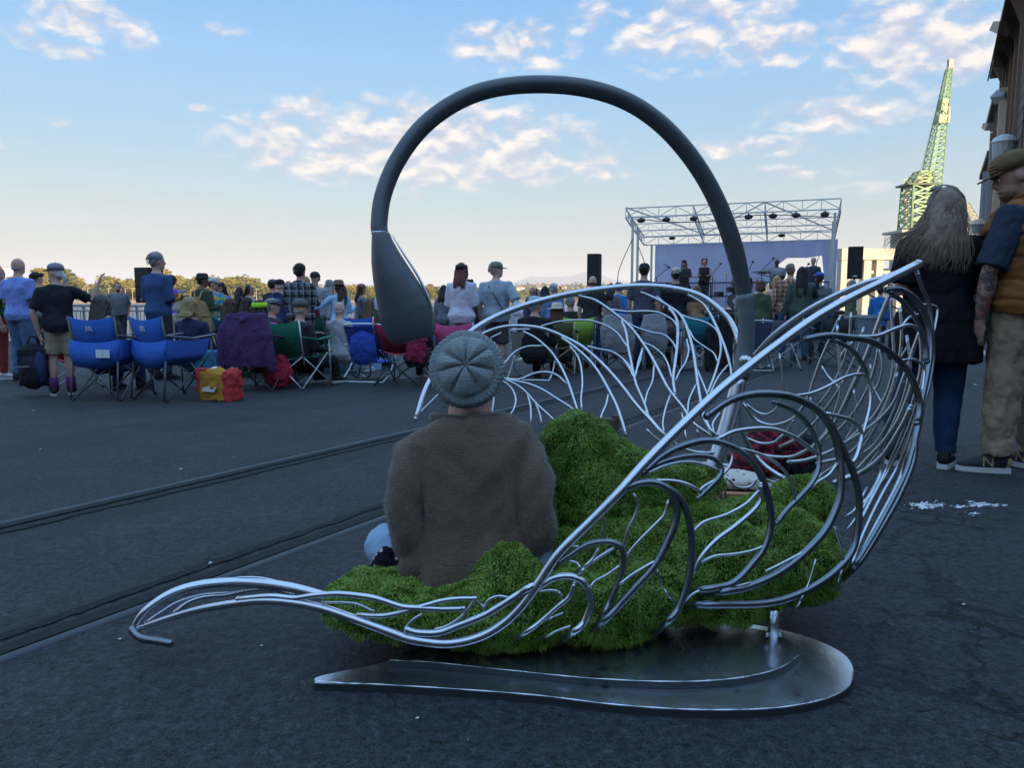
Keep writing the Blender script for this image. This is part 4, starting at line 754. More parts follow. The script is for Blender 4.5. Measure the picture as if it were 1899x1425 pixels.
# ================================================================ people
def rotz(v, a, c=(0, 0, 0)):
    c = Vector(c); return c+Matrix.Rotation(-R(a), 3, 'Z') @ (Vector(v)-c)
class Fig:
    """one figure in local metres: x right, y forward, z up; s scales a 1.75 m adult, g is girth"""
    def __init__(f, h=1.75, g=1.0, pose='stand', seat=.45, lean=0.0, yaw=0.0, nod=0.0, arms=('down', 'down'), knee=None, fem=False, stance=.10, legs=None):
        f.s = s = h/1.75; f.g = g; f.nw = 1.0; f.pose = pose; f.yaw = yaw; f.nod = nod; f.fem = fem
        V = Vector; f.sit = pose == 'sit'
        hz = .93*s if not f.sit else seat+.09*s
        f.off = hz-.93*s; ly = math.sin(R(lean)); lz = math.cos(R(lean))
        def up(z, y=0, x=0):                 # torso point, z measured on the standing figure
            dz = (z*s-.93*s); return V((x*s, dz*ly+y*s*lz, hz+dz*lz-y*s*ly))
        f.up = up; f.tw = .9 if fem else 1.0
        f.tor = [(.86, .145, .10, 0), (.95, .172*(1.05 if fem else 1), .122, -.012), (1.07, .150*(.9 if fem else 1), .108, 0), (1.2, .158*(.92 if fem else 1), .115, .008), (1.33, .178*f.tw, .122, .006), (1.41, .165*f.tw, .100, -.005), (1.455, .105*f.tw, .08, -.012), (1.49, .062, .064, -.008)]
        f.sh = [up(1.405, -.01, x*.178*f.tw*(.55+.45*g)) for x in (-1, 1)]
        f.hip = [V((x*.088*s*(.7+.3*g), 0 if not f.sit else .02, hz-.03*s)) for x in (-1, 1)]
        f.knee = []; f.ank = []; f.toe = []
        for i, x in enumerate((-1, 1)):
            if legs: k, a = [V(q)*s if not f.sit else V(q) for q in legs[i]]
            elif f.sit:
                k = V((x*.13*s, .43*s, seat+.10*s)); a = V((x*.12*s, .40*s+.06*(i*2-1)*s, .09*s))
            else: k = V((x*(stance-.005)*s, .015*s, .50*s)); a = V((x*stance*s, -.02*s+(.03 if i else -.02)*s, .09*s))
            f.knee.append(k); f.ank.append(a); f.toe.append(x*6)
        f.elb = []; f.wri = []; f.hdir = []
        for i, x in enumerate((-1, 1)):
            A = arms[i]; S = f.sh[i]
            if A == 'down': e = S+V((x*.055, -.03, -.29))*s; w = e+V((x*.015, .07, -.25))*s
            elif A == 'bent': e = S+V((x*.05, .0, -.28))*s; w = e+V((-x*.05, .23, .04))*s
            elif A == 'cross': e = S+V((x*.05, .05, -.28))*s; w = e+V((-x*.22, .16, .03))*s
            elif A == 'hip': e = S+V((x*.16, -.06, -.25))*s; w = e+V((-x*.14, .08, -.17))*s
            elif A == 'up': e = S+V((x*.20, .06, -.10))*s; w = e+V((x*.06, .05, .25))*s
            elif A == 'fwd': e = S+V((x*.07, .17, -.2))*s; w = e+V((0, .25, .08))*s
            elif A == 'side': e = S+V((x*.22, .12, -.12))*s; w = e+V((x*.20, .14, .03))*s
            elif A == 'lap': e = S+V((x*.06, .07, -.28))*s; w = e+V((-x*.10, .24, -.05))*s
            elif A == 'pocket': e = S+V((x*.10, -.05, -.28))*s; w = e+V((-x*.05, .07, -.22))*s
            else: e = S+V(A[0])*s; w = S+V(A[1])*s
            f.elb.append(e); f.wri.append(w); f.hdir.append((w-e).normalized())
        f.hc = up(1.635, .015); f.nk = up(1.5, 0)
    def head_t(f, v):                       # head-local to figure, turned and nodded about the neck
        s = f.s; q = Matrix.Rotation(-R(f.yaw), 3, 'Z') @ (Matrix.Rotation(-R(f.nod), 3, 'X') @ (Vector(v)*s)); return f.hc+q
    def head_rot(f): return (Matrix.Rotation(-R(f.yaw), 3, 'Z') @ Matrix.Rotation(-R(f.nod), 3, 'X'))
    def torso(f, m, z0, z1, add=0.0, hem=0.0, n=16, squash=1.0):
        pts = []; rad = []; zs = [q[0] for q in f.tor]; lv = sorted(set([z0, z1]+[z for z in zs if z0 < z < z1]))
        if z0 < .86: lv = [z0]+[z for z in (.72,) if z > z0+.05]+lv[1:]
        for z in lv:
            rx = np.interp(z, zs, [q[1] for q in f.tor]); ry = np.interp(z, zs, [q[2] for q in f.tor]); y = np.interp(z, zs, [q[3] for q in f.tor])
            gg = f.g if z < 1.38 else .6+.4*f.g; k = hem*max(0, (1.15-z))/.3
            belly = (f.g-1)*.05 if .95 < z < 1.25 else 0
            pts.append(f.up(z, y+belly)); rad.append(((rx*gg+add+k)*f.s, (ry*gg+add+k+belly*.6)*f.s))
        ring = m.tube(pts, rad, n, 1, (1, 0, 0)); return m
    def limb(f, m, pts, rad, add=0.0, n=10): return m.tube([tuple(q) for q in pts], [(r+add)*f.s for r in rad], n)
    def hand(f, m, i, det=False):
        s = f.s; w = f.wri[i]; d = f.hdir[i]; x = (-1, 1)[i]
        side = Vector((0, 1, 0))-d*d.y
        if side.length < .3: side = Vector((-x, 0, 0))-d*(-x*d.x)
        side.normalize(); nrm = d.cross(side)
        c = w+d*.05*s; rot = Matrix((side, d, nrm)).transposed(); m.ell(c, (.04*s, .052*s, .017*s), rot, 10, 7)
        for j, (o, l) in enumerate(((-.028, .062), (-.010, .075), (.009, .082), (.027, .073))):
            b = w+d*.088*s+side*o*s; curl = nrm*(-x)*.016*s
            m.tube([b-d*.02*s, b+d*l*.45*s+curl*.4, b+d*l*.95*s+curl*1.6], [.0105*s, .0095*s, .007*s], 6)
        b = w+d*.03*s+side*.034*s; m.tube([b-side*.012*s, b+side*.026*s+d*.03*s, b+side*.030*s+d*.062*s], [.0125*s, .011*s, .008*s], 6)
    def body(f, voxel=.017, fine=False):
        m = MB(); s = f.s; f.torso(m, .86, 1.49)
        m.tube([f.up(1.44, -.012), f.up(1.52, 0), f.hc+Vector((0, -.01, -.02))*s], [.066*s*f.nw, .056*s*f.nw, .056*s*f.nw], 14)
        Rr = f.head_rot(); H = f.head_t
        m.ell(H((0, -.005, .012)), (.074*s, .096*s, .105*s), Rr, 16, 12); m.ell(H((0, .028, -.055)), (.056*s, .064*s, .062*s), Rr, 14, 10)
        m.ell(H((0, .075, -.088)), (.026*s, .022*s, .02*s), Rr, 8, 6); m.tube([H((0, .083, .02)), H((0, .108, -.024)), H((0, .092, -.034))], [.009*s, .0155*s, .010*s], 8)
        m.ell(H((0, .078, .032)), (.056*s, .018*s, .012*s), Rr, 10, 6); m.ell(H((0, .084, -.058)), (.024*s, .014*s, .010*s), Rr, 8, 6)
        for x in (-1, 1): m.ell(H((x*.076, -.005, -.01)), (.010*s, .020*s, .032*s), Rr, 8, 8)
        for i in (0, 1):
            a = f.g*.5+.5
            f.limb(m, [f.sh[i]+Vector((-(-1, 1)[i]*.05*s, 0, .005)), f.sh[i], f.sh[i].lerp(f.elb[i], .5), f.elb[i], f.elb[i].lerp(f.wri[i], .35), f.wri[i], f.wri[i]+f.hdir[i]*.04*s], [.052*a, .056*a, .047*a, .039*a, .04*a, .028, .024])
            f.limb(m, [f.hip[i]+Vector((0, 0, .05*s)), f.hip[i], f.hip[i].lerp(f.knee[i], .5), f.knee[i], f.knee[i].lerp(f.ank[i], .33), f.knee[i].lerp(f.ank[i], .8), f.ank[i]], [.085*a, .094*a, .078*a, .058*a, .059*a, .038, .036])
            A = f.ank[i]; m.ell(A+rotz((0, .055*s, -.045*s), f.toe[i]), (.034*s, .105*s, .028*s), Matrix.Rotation(-R(f.toe[i]), 3, 'Z'), 10, 8)
        ex = MB()
        for i in (0, 1): f.hand(m if fine else ex, i, fine)
        return m.fuse('body', voxel*(.7+.3*s), 3, None, extra=None if fine else ex)
    def shirt(f, hem=.92, sleeve=.5, add=.02, neck=1.475, voxel=.017, fold=.016, flare=.01, slim=1.0, hood=False):
        m = MB(); s = f.s; f.torso(m, hem, neck, add, flare)
        for i in (0, 1):
            S, E, W = f.sh[i], f.elb[i], f.wri[i]; x = (-1, 1)[i]; a = f.g*.5+.5
            if sleeve <= 0: f.limb(m, [S+Vector((-x*.08*s, 0, 0)), S+Vector((x*.012*s, 0, -.012*s))], [.05*a, .058*a], add); continue
            pts = [S+Vector((-x*.08*s, 0, .0)), S]; rad = [.052*a, .058*a]
            if sleeve <= .6: k = sleeve/.5; pts += [S.lerp(E, .45*k), S.lerp(E, .85*k)]; rad += [.060*a, .062*a]
            else:
                pts += [S.lerp(E, .5), E, E.lerp(W, .5)]; rad += [.054*a, .047*a, .042*a]
                k = min(1, (sleeve-.5)*2); pts += [E.lerp(W, max(.55, k))]; rad += [.037]
            f.limb(m, pts, rad, add*.8)
        if hood: m.ell(f.up(1.455, -.07), (.115*s, .06*s, .06*s), None, 12, 8)
        if sleeve > .6: m.ell(f.nk+Vector((0, -.012*s, -.03*s)), (.075*s, .075*s, .03*s), None, 10, 6)
        return m.fuse('shirt', voxel, 3, None, fold, 7)
    def trousers(f, length=1.0, add=.014, voxel=.017, fold=.014, wide=1.0):
        m = MB(); s = f.s; f.torso(m, .86, 1.0, add*.8); a = f.g*.5+.5
        for i in (0, 1):
            Hp, Kn, An = f.hip[i], f.knee[i], f.ank[i]; pts = [Hp+Vector((0, 0, .06*s)), Hp, Hp.lerp(Kn, .5)]; rad = [.09*a, .098*a, .084*a]
            if length <= .5: rad = [.086*a, .088*a, .076*a]; pts += [Hp.lerp(Kn, .95*length/.5)+Vector(((-.012, .012)[i], 0, 0))]; rad += [.070*a*wide]
            else:
                k = (length-.5)*2; pts += [Kn, Kn.lerp(An, .45*k), Kn.lerp(An, .98*k)]; rad += [.066*a*wide, .060*a*wide, .050*wide]
            f.limb(m, pts, rad, add)
        return m.fuse('trousers', voxel, 3, None, fold, 7.5)
    def shoes(f, det=1):
        out = []
        for i in (0, 1):
            A = f.ank[i]; s = f.s; a = f.toe[i]; up = MB(); so = MB()
            def q(x, y, z): return A+rotz((x*s, y*s, (z-.09)*s), a)
            up.tube([q(0, -.065, .05), q(0, -.045, .062), q(0, .02, .066), q(0, .09, .05), q(0, .16, .036), q(0, .185, .032)], [(.02*s, .022*s), (.038*s, .042*s), (.044*s, .046*s), (.047*s, .034*s), (.038*s, .022*s), (.014*s, .012*s)], 12, 1, (1, 0, 0))
            up.tube([q(0, -.025, .05), q(0, -.02, .115)], [.042*s, .041*s], 10)
            ol = [(-.03, -.07), (.03, -.07), (.043, .0), (.047, .09), (.035, .165), (0, .197), (-.035, .165), (-.047, .09), (-.043, .0)]
            n = len(ol); so.add([q(x, y, .002) for x, y in ol]+[q(x, y, .030) for x, y in ol], [tuple(reversed(range(n))), tuple(range(n, 2*n))]+[(j, (j+1) % n, n+(j+1) % n, n+j) for j in range(n)])
            out.append((up.mesh('shoe', True), so.mesh('sole')))
        return out
    def hair(f, kind, voxel=.014):
        m = MB(); s = f.s; H = f.head_t; Rr = f.head_rot()
        ex = MB()
        if kind == 'bald': m.ell(H((0, -.026, -.030)), (.0775*s, .0785*s, .036*s), Rr, 14, 8)
        else: m.ell(H((0, -.022, .034)), (.080*s, .093*s, .093*s), Rr, 16, 12)
        if kind in ('short', 'thick'): m.ell(H((0, -.048, -.022)), (.072*s, .056*s, .062*s), Rr, 12, 8)
        if kind in ('short', 'thick'):
            rr_ = random.Random(int(f.hc.x*1e4)+int(f.hc.z*1e5))
            for q in range(90):
                a = rr_.uniform(0, 6.283); e = rr_.uniform(-.55, 1.3); k_ = 1.08 if kind == 'thick' else 1.0
                if math.sin(a) > .2 and e < .75: continue
                n_ = Vector((math.cos(a)*math.cos(e), math.sin(a)*math.cos(e), math.sin(e))); b_ = Vector((n_.x*.078*k_, n_.y*.092*k_-.024, n_.z*.090*k_+.032)); d_ = Vector((n_.x*.25+rr_.uniform(-.3, .3), -.35+n_.y*.3, -.8+n_.z*.4)).normalized()
                ex.tube([H(b_-d_*.012), H(b_+d_*.012+n_*.006), H(b_+d_*.034)], [.010*s, .009*s, .003*s], 5, .6)
        if kind == 'thick': m.ell(H((0, -.015, .06)), (.093*s, .1*s, .085*s), Rr, 14, 10)
        ends = {'long': 1.22, 'verylong': 1.10, 'mid': 1.36, 'bob': 1.50}
        if kind in ends:
            ze = ends[kind]; e = f.up(ze, -.105); a = H((0, -.05, .05)); b = H((0, -.075, -.08)); w = .100 if kind == 'bob' else .094
            m.tube([H((0, -.03, .09)), a, b, b.lerp(e, .5)+Vector((0, -.012*s, 0)), e], [(.045*s, .03*s), (.074*s, .045*s), (w*.9*s, .05*s), (w*s*.95, .04*s), (w*s*.55, .018*s)], 14, 1, tuple(Rr @ Vector((1, 0, 0))))
            rr_ = random.Random(int(ze*100)+int(f.hc.x*1e4))
            for q in range(34):
                v = rr_.uniform(-1, 1); j = rr_.uniform(.85, 1.12); p_ = [H((v*.05, -.06, .085)), H((v*.088, -.085-.02*(1-abs(v)), .0)), b+Vector((v*.095*s, -.045*s*(1-.5*abs(v)), 0)), b.lerp(e, .55)+Vector((v*.10*s, -.045*s, 0)), b.lerp(e, j)+Vector((v*.085*s+rr_.uniform(-.02, .02), -.02*s+rr_.uniform(-.015, .015), 0))]
                sp = spline([tuple(x) for x in p_], 2); ex.tube(sp, [.010*s*max(.15, 1-(i_/len(sp))**3) for i_ in range(len(sp))], 5, .6)
            for x in (-1, 1): m.tube([H((x*.066, .0, .05)), H((x*.083, .01, -.05)), H((x*.085, -.02, -.13))], [.028*s, .026*s, .02*s], 8)
        if kind == 'curly':
            for q in range(26):
                a = q*2.4; z = -.11+.2*(q/26); m.ell(H((.08*math.cos(a), -.03+.075*math.sin(a)-(.03 if math.sin(a) > 0 else 0), z+.03)), .036*s, None, 8, 6)
            m.ell(H((0, -.04, -.04)), (.1*s, .08*s, .11*s), Rr, 12, 8)
        if kind == 'ponytail':
            m.ell(H((0, -.05, -.03)), (.07*s, .055*s, .06*s), Rr, 12, 8); m.tube([H((0, -.10, .0)), H((0, -.135, -.05)), H((.005, -.12, -.15)), H((0, -.11, -.25))], [.022*s, .028*s, .024*s, .008*s], 8)
        return m.fuse('hair', voxel, 2, None, .008, 34, extra=ex if ex.v else None)
    def beard(f):
        m = MB(); s = f.s; m.ell(f.head_t((0, .052, -.085)), (.054*s, .048*s, .042*s), f.head_rot(), 12, 8); m.ell(f.head_t((0, .06, -.12)), (.035*s, .03*s, .03*s), f.head_rot(), 10, 7); return m.fuse('beard', .011, 2, None, .005, 40)
    def hat(f, kind):
        m = MB(); s = f.s; H = f.head_t; k = 1.0
        def ring(z, rx, ry, y0=-.008, n=20): return [H((rx*math.cos(2*math.pi*j/n), y0+ry*math.sin(2*math.pi*j/n), z)) for j in range(n)]
        def shell(rings):
            n = len(rings[0]); vs = sum(rings, []); fs = [(i*n+j, i*n+(j+1) % n, (i+1)*n+(j+1) % n, (i+1)*n+j) for i in range(len(rings)-1) for j in range(n)]
            fs += [tuple(range((len(rings)-1)*n, len(rings)*n))]; fs += [tuple(reversed(range(n)))]; m.add(vs, fs)
        if kind in ('cap', 'backcap', 'snapback'):
            shell([ring(.038, .090, .108), ring(.075, .090, .107), ring(.105, .078, .094), ring(.128, .05, .062), ring(.135, .015, .02)])
            d = -1 if kind == 'backcap' else 1; n = 9; w = .074; L_ = .085; vs = []
            for z in (.044, .036):
                for j in range(n):
                    a = math.pi*j/(n-1); vs.append(H((w*math.cos(a), d*(.068+(L_+.02)*math.sin(a)), z-.012*math.sin(a))))
            fs = [tuple(range(n)), tuple(reversed(range(n, 2*n)))]+[(j, n+j, n+(j+1) % n, (j+1) % n) for j in range(n)]; m.add(vs, fs); m.ell(H((0, -.008, .136)), .008*s, None, 6, 4)
        elif kind == 'flat':
            shell([ring(.040, .090, .106), ring(.07, .096, .116, .004), ring(.100, .085, .108, .012), ring(.112, .045, .06, .01)]); m.ell(H((0, .10, .045)), (.07*s, .045*s, .008*s), f.head_rot(), 12, 6)
        elif kind == 'beanie': shell([ring(.0, .088, .106, -.012), ring(.04, .092, .11), ring(.1, .085, .1, -.02), ring(.14, .055, .066, -.028), ring(.15, .015, .02, -.03)])
        elif kind == 'headband': shell([ring(.02, .092, .112, -.015), ring(.05, .094, .113, -.012), ring(.085, .086, .105, -.012)])
        else:                                   # brimmed hats
            bw = {'sun': .075, 'brim': .05, 'bowler': .022}[kind]; b = ring(.048, .092+bw, .11+bw, 0, 24); c = ring(.040, .092+bw, .11+bw, 0, 24); i0 = ring(.052, .092, .11, -.004, 24)
            shell([c, b, i0, ring(.085, .090, .108, -.004, 24), ring(.125, .080, .094, -.004, 24), ring(.138, .05, .06, -.004, 24)])
        return m.mesh('hat', True)
    def eyes(f, par):
        d = plain((.03, .02, .018), .25, 0, 'eye_dark'); w = plain((.7, .66, .62), .3, 0, 'eye_white'); b = MB(); s = f.s
        for x in (-1, 1):
            m = MB(); m.ell(f.head_t((x*.031, .082, .004)), (.012*s, .008*s, .007*s), f.head_rot(), 10, 6); m.mi = 1; m.ell(f.head_t((x*.031, .089, .004)), (.0055*s, .004*s, .006*s), f.head_rot(), 8, 5)
            link('eye', m.mesh('eye', True), [w, d], par); b.tube([f.head_t((x*.014, .094, .022)), f.head_t((x*.032, .094, .028)), f.head_t((x*.05, .084, .022))], .0045*s, 6)
        b.build('eyebrows', d, par, True); m = MB(); m.tube([f.head_t((-.024, .088, -.060)), f.head_t((0, .099, -.058)), f.head_t((.024, .088, -.060))], [.003*s, .0055*s, .003*s], 6); m.build('mouth', plain((.32, .12, .10), .5, 0, 'lips'), par, True)
SK = {'w': (.56, .34, .26), 'p': (.62, .40, .31), 't': (.45, .26, .18), 'b': (.20, .11, .075), 'd': (.075, .042, .03)}
def person(label, u, d, head, az=20, top=None, bottom=None, hair=None, hat=None, shoe=((.03, .03, .035), (.6, .6, .6)), sk='w', h=None, face=False, beard=None, group=None, seatz=None, xo=0.0, **kw):
    """u, d: pixel column and depth of the figure; head: pixel row of the top of its head"""
    pz = P(u, head, d); b = Vector((pz.x+xo, pz.y, 0)); b.z = zg(b.x, b.y); H_ = pz.z-b.z-(.025 if hat else .0)
    sit = kw.get('pose') == 'sit'
    if sit:
        st = H_-.865*(h or 1.7)/1.75
        if not (.16 <= st <= .55): h = (h or 1.7); st = min(.5, max(.2, st))
        kw['seat'] = seatz or st; hh = h or 1.7
    else: hh = h or min(1.98, max(1.45, H_))
    f = Fig(hh, **kw); t = thing('person', label, 'person', b, az, group)
    link('body', f.body(), skin(SK[sk]), t)
    if top:
        c = top.get('m') or cloth(top['c']); k = {q: v for q, v in top.items() if q not in ('c', 'm', 'n')}
        link(top.get('n', 'shirt'), f.shirt(**k), c, t)
    if bottom:
        k = {q: v for q, v in bottom.items() if q not in ('c', 'm', 'n')}; link(bottom.get('n', 'trousers'), f.trousers(**k), bottom.get('m') or cloth(bottom['c']), t)
    if hair: link('hair', f.hair(hair[0]), hairm(hair[1]), t)
    if hat: link('hat', f.hat(hat[0]), cloth(hat[1]), t)
    if beard: link('beard', f.beard(), hairm(beard), t)
    if shoe:
        for a, s_ in f.shoes(): o = link('shoe', a, cloth(shoe[0]), t); link('sole', s_, plain(shoe[1], .7, 0, 'sole_rubber'), o)
    if face: f.eyes(t)
    t_f = f; t['_'] = 0; del t['_']; return t, f
# ================================================================ chairs
def quad_chair(label, u, d, az, c, frame=(.05, .05, .055), w=.54, top=.86, seat=.43, skirt=False, arms=True, cup=True, mark=False, group=None, cat='camp chair', c2=None):
    t = thing('camp_chair', label, cat, at(u, d), az, group); fm = plain(frame, .4, .6 if frame[0] > .2 else .2, 'chair_tube'); fb = cloth(c); h = w/2
    def sheet(name, rows, mat, th=.006, par=None, nx=7, sag=.02):
        """fabric sheet through rows of (left point, right point), sagging in the middle"""
        m = MB(); vs = []; n = len(rows)
        for sgn in (0, 1):
            for a, b in rows:
                a, b = Vector(a), Vector(b)
                for j in range(nx):
                    k = j/(nx-1); p = a.lerp(b, k); q = 4*k*(1-k)
                    p = p+Vector((0, -sag*q*.6, -sag*q*.8))+Vector((0, -th*sgn, -th*sgn*.3)); p += Vector((0, 1, .4))*.006*noise.noise(p*9+Vector((u, 0, 0))); vs.append(p)
        N_ = n*nx
        for i in range(n-1):
            for j in range(nx-1): a = i*nx+j; m_ = (a, a+1, a+nx+1, a+nx); m.f.append(m_); m.f.append(tuple(N_+x for x in reversed(m_)))
        ed = [i*nx for i in range(n)]; ed2 = [i*nx+nx-1 for i in range(n)]
        for L_ in (ed, ed2, list(range(nx)), list(range(N_-nx, N_))):
            for a, b in zip(L_, L_[1:]): m.f.append((a, b, N_+b, N_+a))
        m.v = [tuple(v) for v in vs]; m.m = [0]*len(m.f); return m.build(name, mat, par or t, True)
    sheet('backrest', [((-h*.96, -.34, top), (h*.96, -.34, top)), ((-h*.93, -.30, (top+seat)/2+.05), (h*.93, -.30, (top+seat)/2+.05)), ((-h*.78, -.22, seat+.02), (h*.78, -.22, seat+.02))], fb, .008, None, 9, .05)
    sheet('seat', [((-h*.8, -.22, seat), (h*.8, -.22, seat)), ((-h*.85, .02, seat-.02), (h*.85, .02, seat-.02)), ((-h*.9, .26, seat+.03), (h*.9, .26, seat+.03))], fb if not c2 else cloth(c2), .008, None, 9, .05)
    if skirt:
        sheet('skirt', [((-h*1.12, -.30, seat+.20), (h*1.12, -.30, seat+.20)), ((-h*1.10, -.33, seat+.06), (h*1.10, -.33, seat+.06)), ((-h*1.02, -.30, seat-.07), (h*1.02, -.30, seat-.07))], fb, .008, None, 9, .045)
        for s_ in (-1, 1): sheet('side_wing', [((s_*h*1.12, -.30, seat+.20), (s_*h*1.2, .20, seat+.2)), ((s_*h*1.1, -.32, seat+.05), (s_*h*1.12, .18, seat+.05)), ((s_*h*1.02, -.30, seat-.06), (s_*h*1.02, .1, seat-.04))], fb, .008)
    if mark:
        wt = plain((.75, .76, .8), .7, 0, 'white_print'); m = MB(); y = -.372
        for x0, x1 in ((-.035, .0), (0, -.035), (.0, .035), (.035, 0)): m.bar((x0, y, top-.10), (x1, y+.006, top-.155), .009, .003)
        m.bar((-.035, y, top-.155), (-.035, y, top-.1), .008, .003); m.bar((0, y, top-.155), (0, y, top-.1), .008, .003); m.build('printed_mark', wt, t)
        if mark == 2:
            for x in (.11, .19): m = MB(); m.box((x, -.392, seat+.055), (.075, .004, .085)); m.build('care_label', plain((.8, .8, .78), .7, 0, 'label_card'), t)
    def leg(a, b, r=.009, name='leg'): m = MB(); m.tube([a, b], r, 8); m.build(name, fm, t, True)
    for s_ in (-1, 1):
        x = s_*h
        leg((x*1.04, -.34, top), (x*.98, -.24, seat-.1), .0095, 'back_post'); leg((x*1.04, .28, .02), (x, .26, seat+.22), .009, 'front_post')
        leg((x*1.06, -.32, .02), (x*.9, .26, seat+.02)); leg((x*1.06, .30, .02), (x*.9, -.24, seat)); leg((x*1.06, -.32, .02), (-x*.9, -.25, seat)); leg((x*1.06, .30, .02), (-x*.9, .26, seat+.02))
        if skirt: leg((x*1.06, -.36, .02), (x*1.02, -.31, seat+.0), .0095)
        for y in (-.32, .30): m = MB(); m.tube([(x*1.06, y, 0), (x*1.06, y, .03)], [.022, .014], 8); m.build('foot', plain((.02, .02, .022), .6, 0, 'black_plastic'), t)
        if arms:
            m = MB(); m.tube([(x*1.04, -.30, seat+.24), (x*1.1, 0, seat+.20), (x*1.04, .30, seat+.23)], [(.012, .035)]*3, 8, 1, (0, 0, 1)); m.build('armrest', fb if not skirt else fm, t, True)
    return t
def beach_chair(label, u, d, az, c, tube_=(.75, .77, .8), stripes=None, bag=None, top=.78, seat=.24, w=.52):
    t = thing('beach_chair', label, 'beach chair', at(u, d), az); fm = plain(tube_, .35, .3, 'white_tube'); h = w/2
    m = MB(); m.tube([Vector(q) for q in spline([(-h, .1, seat), (-h, -.14, seat+.15), (-h, -.34, top-.06), (-h+.06, -.38, top), (h-.06, -.38, top), (h, -.34, top-.06), (h, -.14, seat+.15), (h, .1, seat)], 5)], .012, 8); m.build('back_frame', fm, t, True)
    m = MB(); m.tube([Vector(q) for q in spline([(-h-.03, .22, seat+.2), (-h-.04, -.1, .16), (-h-.03, -.40, .02), (-h+.05, -.44, .014), (h-.05, -.44, .014), (h+.03, -.40, .02), (h+.04, -.1, .16), (h+.03, .22, seat+.2)], 5)], .012, 8); m.build('base_frame', fm, t, True)
    m = MB(); m.tube([Vector(q) for q in spline([(-h-.02, -.2, seat+.2), (-h-.02, .3, .02), (h+.02, .3, .02), (h+.02, -.2, seat+.2)], 5)], .011, 8); m.build('front_frame', fm, t, True)
    cols = stripes or [c]; n = 8
    for j in range(n):
        a, b = j/n, (j+1)/n; m = MB(); z0, z1 = seat+.08+(top-seat-.11)*a, seat+.08+(top-seat-.11)*b; y0, y1 = -.10-.26*a, -.10-.26*b
        m.add([(-h, y0, z0), (h, y0, z0), (h, y1, z1-.002), (-h, y1, z1-.002), (-h, y0-.012, z0), (h, y0-.012, z0), (h, y1-.012, z1-.002), (-h, y1-.012, z1-.002)], [(0, 1, 2, 3), (7, 6, 5, 4), (0, 4, 5, 1), (2, 6, 7, 3), (1, 5, 6, 2), (0, 3, 7, 4)]); m.build('back_panel', cloth(cols[j % len(cols)]), t)
    m = MB(); m.box((0, .12, seat+.01), (w, .46, .014)); m.build('seat', cloth(cols[0]), t)
    for s_ in (-1, 1): m = MB(); m.tube([(s_*(h+.03), -.24, seat+.26), (s_*(h+.035), .2, seat+.23)], [(.012, .028)]*2, 8, 1, (0, 0, 1)); m.build('armrest', fm, t, True)
    if bag:
        m = MB(); m.ell((0, -.36, seat+.22), (.2, .075, .24), None, 16, 12); m.box((0, -.33, seat+.2), (.36, .1, .36)); link('pouch', m.fuse('pouch', .018, 4, None, .02, 12), cloth(bag), t)
        for x in (-.1, .1): m = MB(); m.tube([Vector(q) for q in spline([(x, -.40, seat+.1), (x*1.3, -.45, seat-.1), (x*.6, -.42, .08), (x*.2, -.4, seat)], 5)], [(.014, .003)]*16, 6); m.build('strap', cloth((.02, .025, .06)), t, True)
    return t
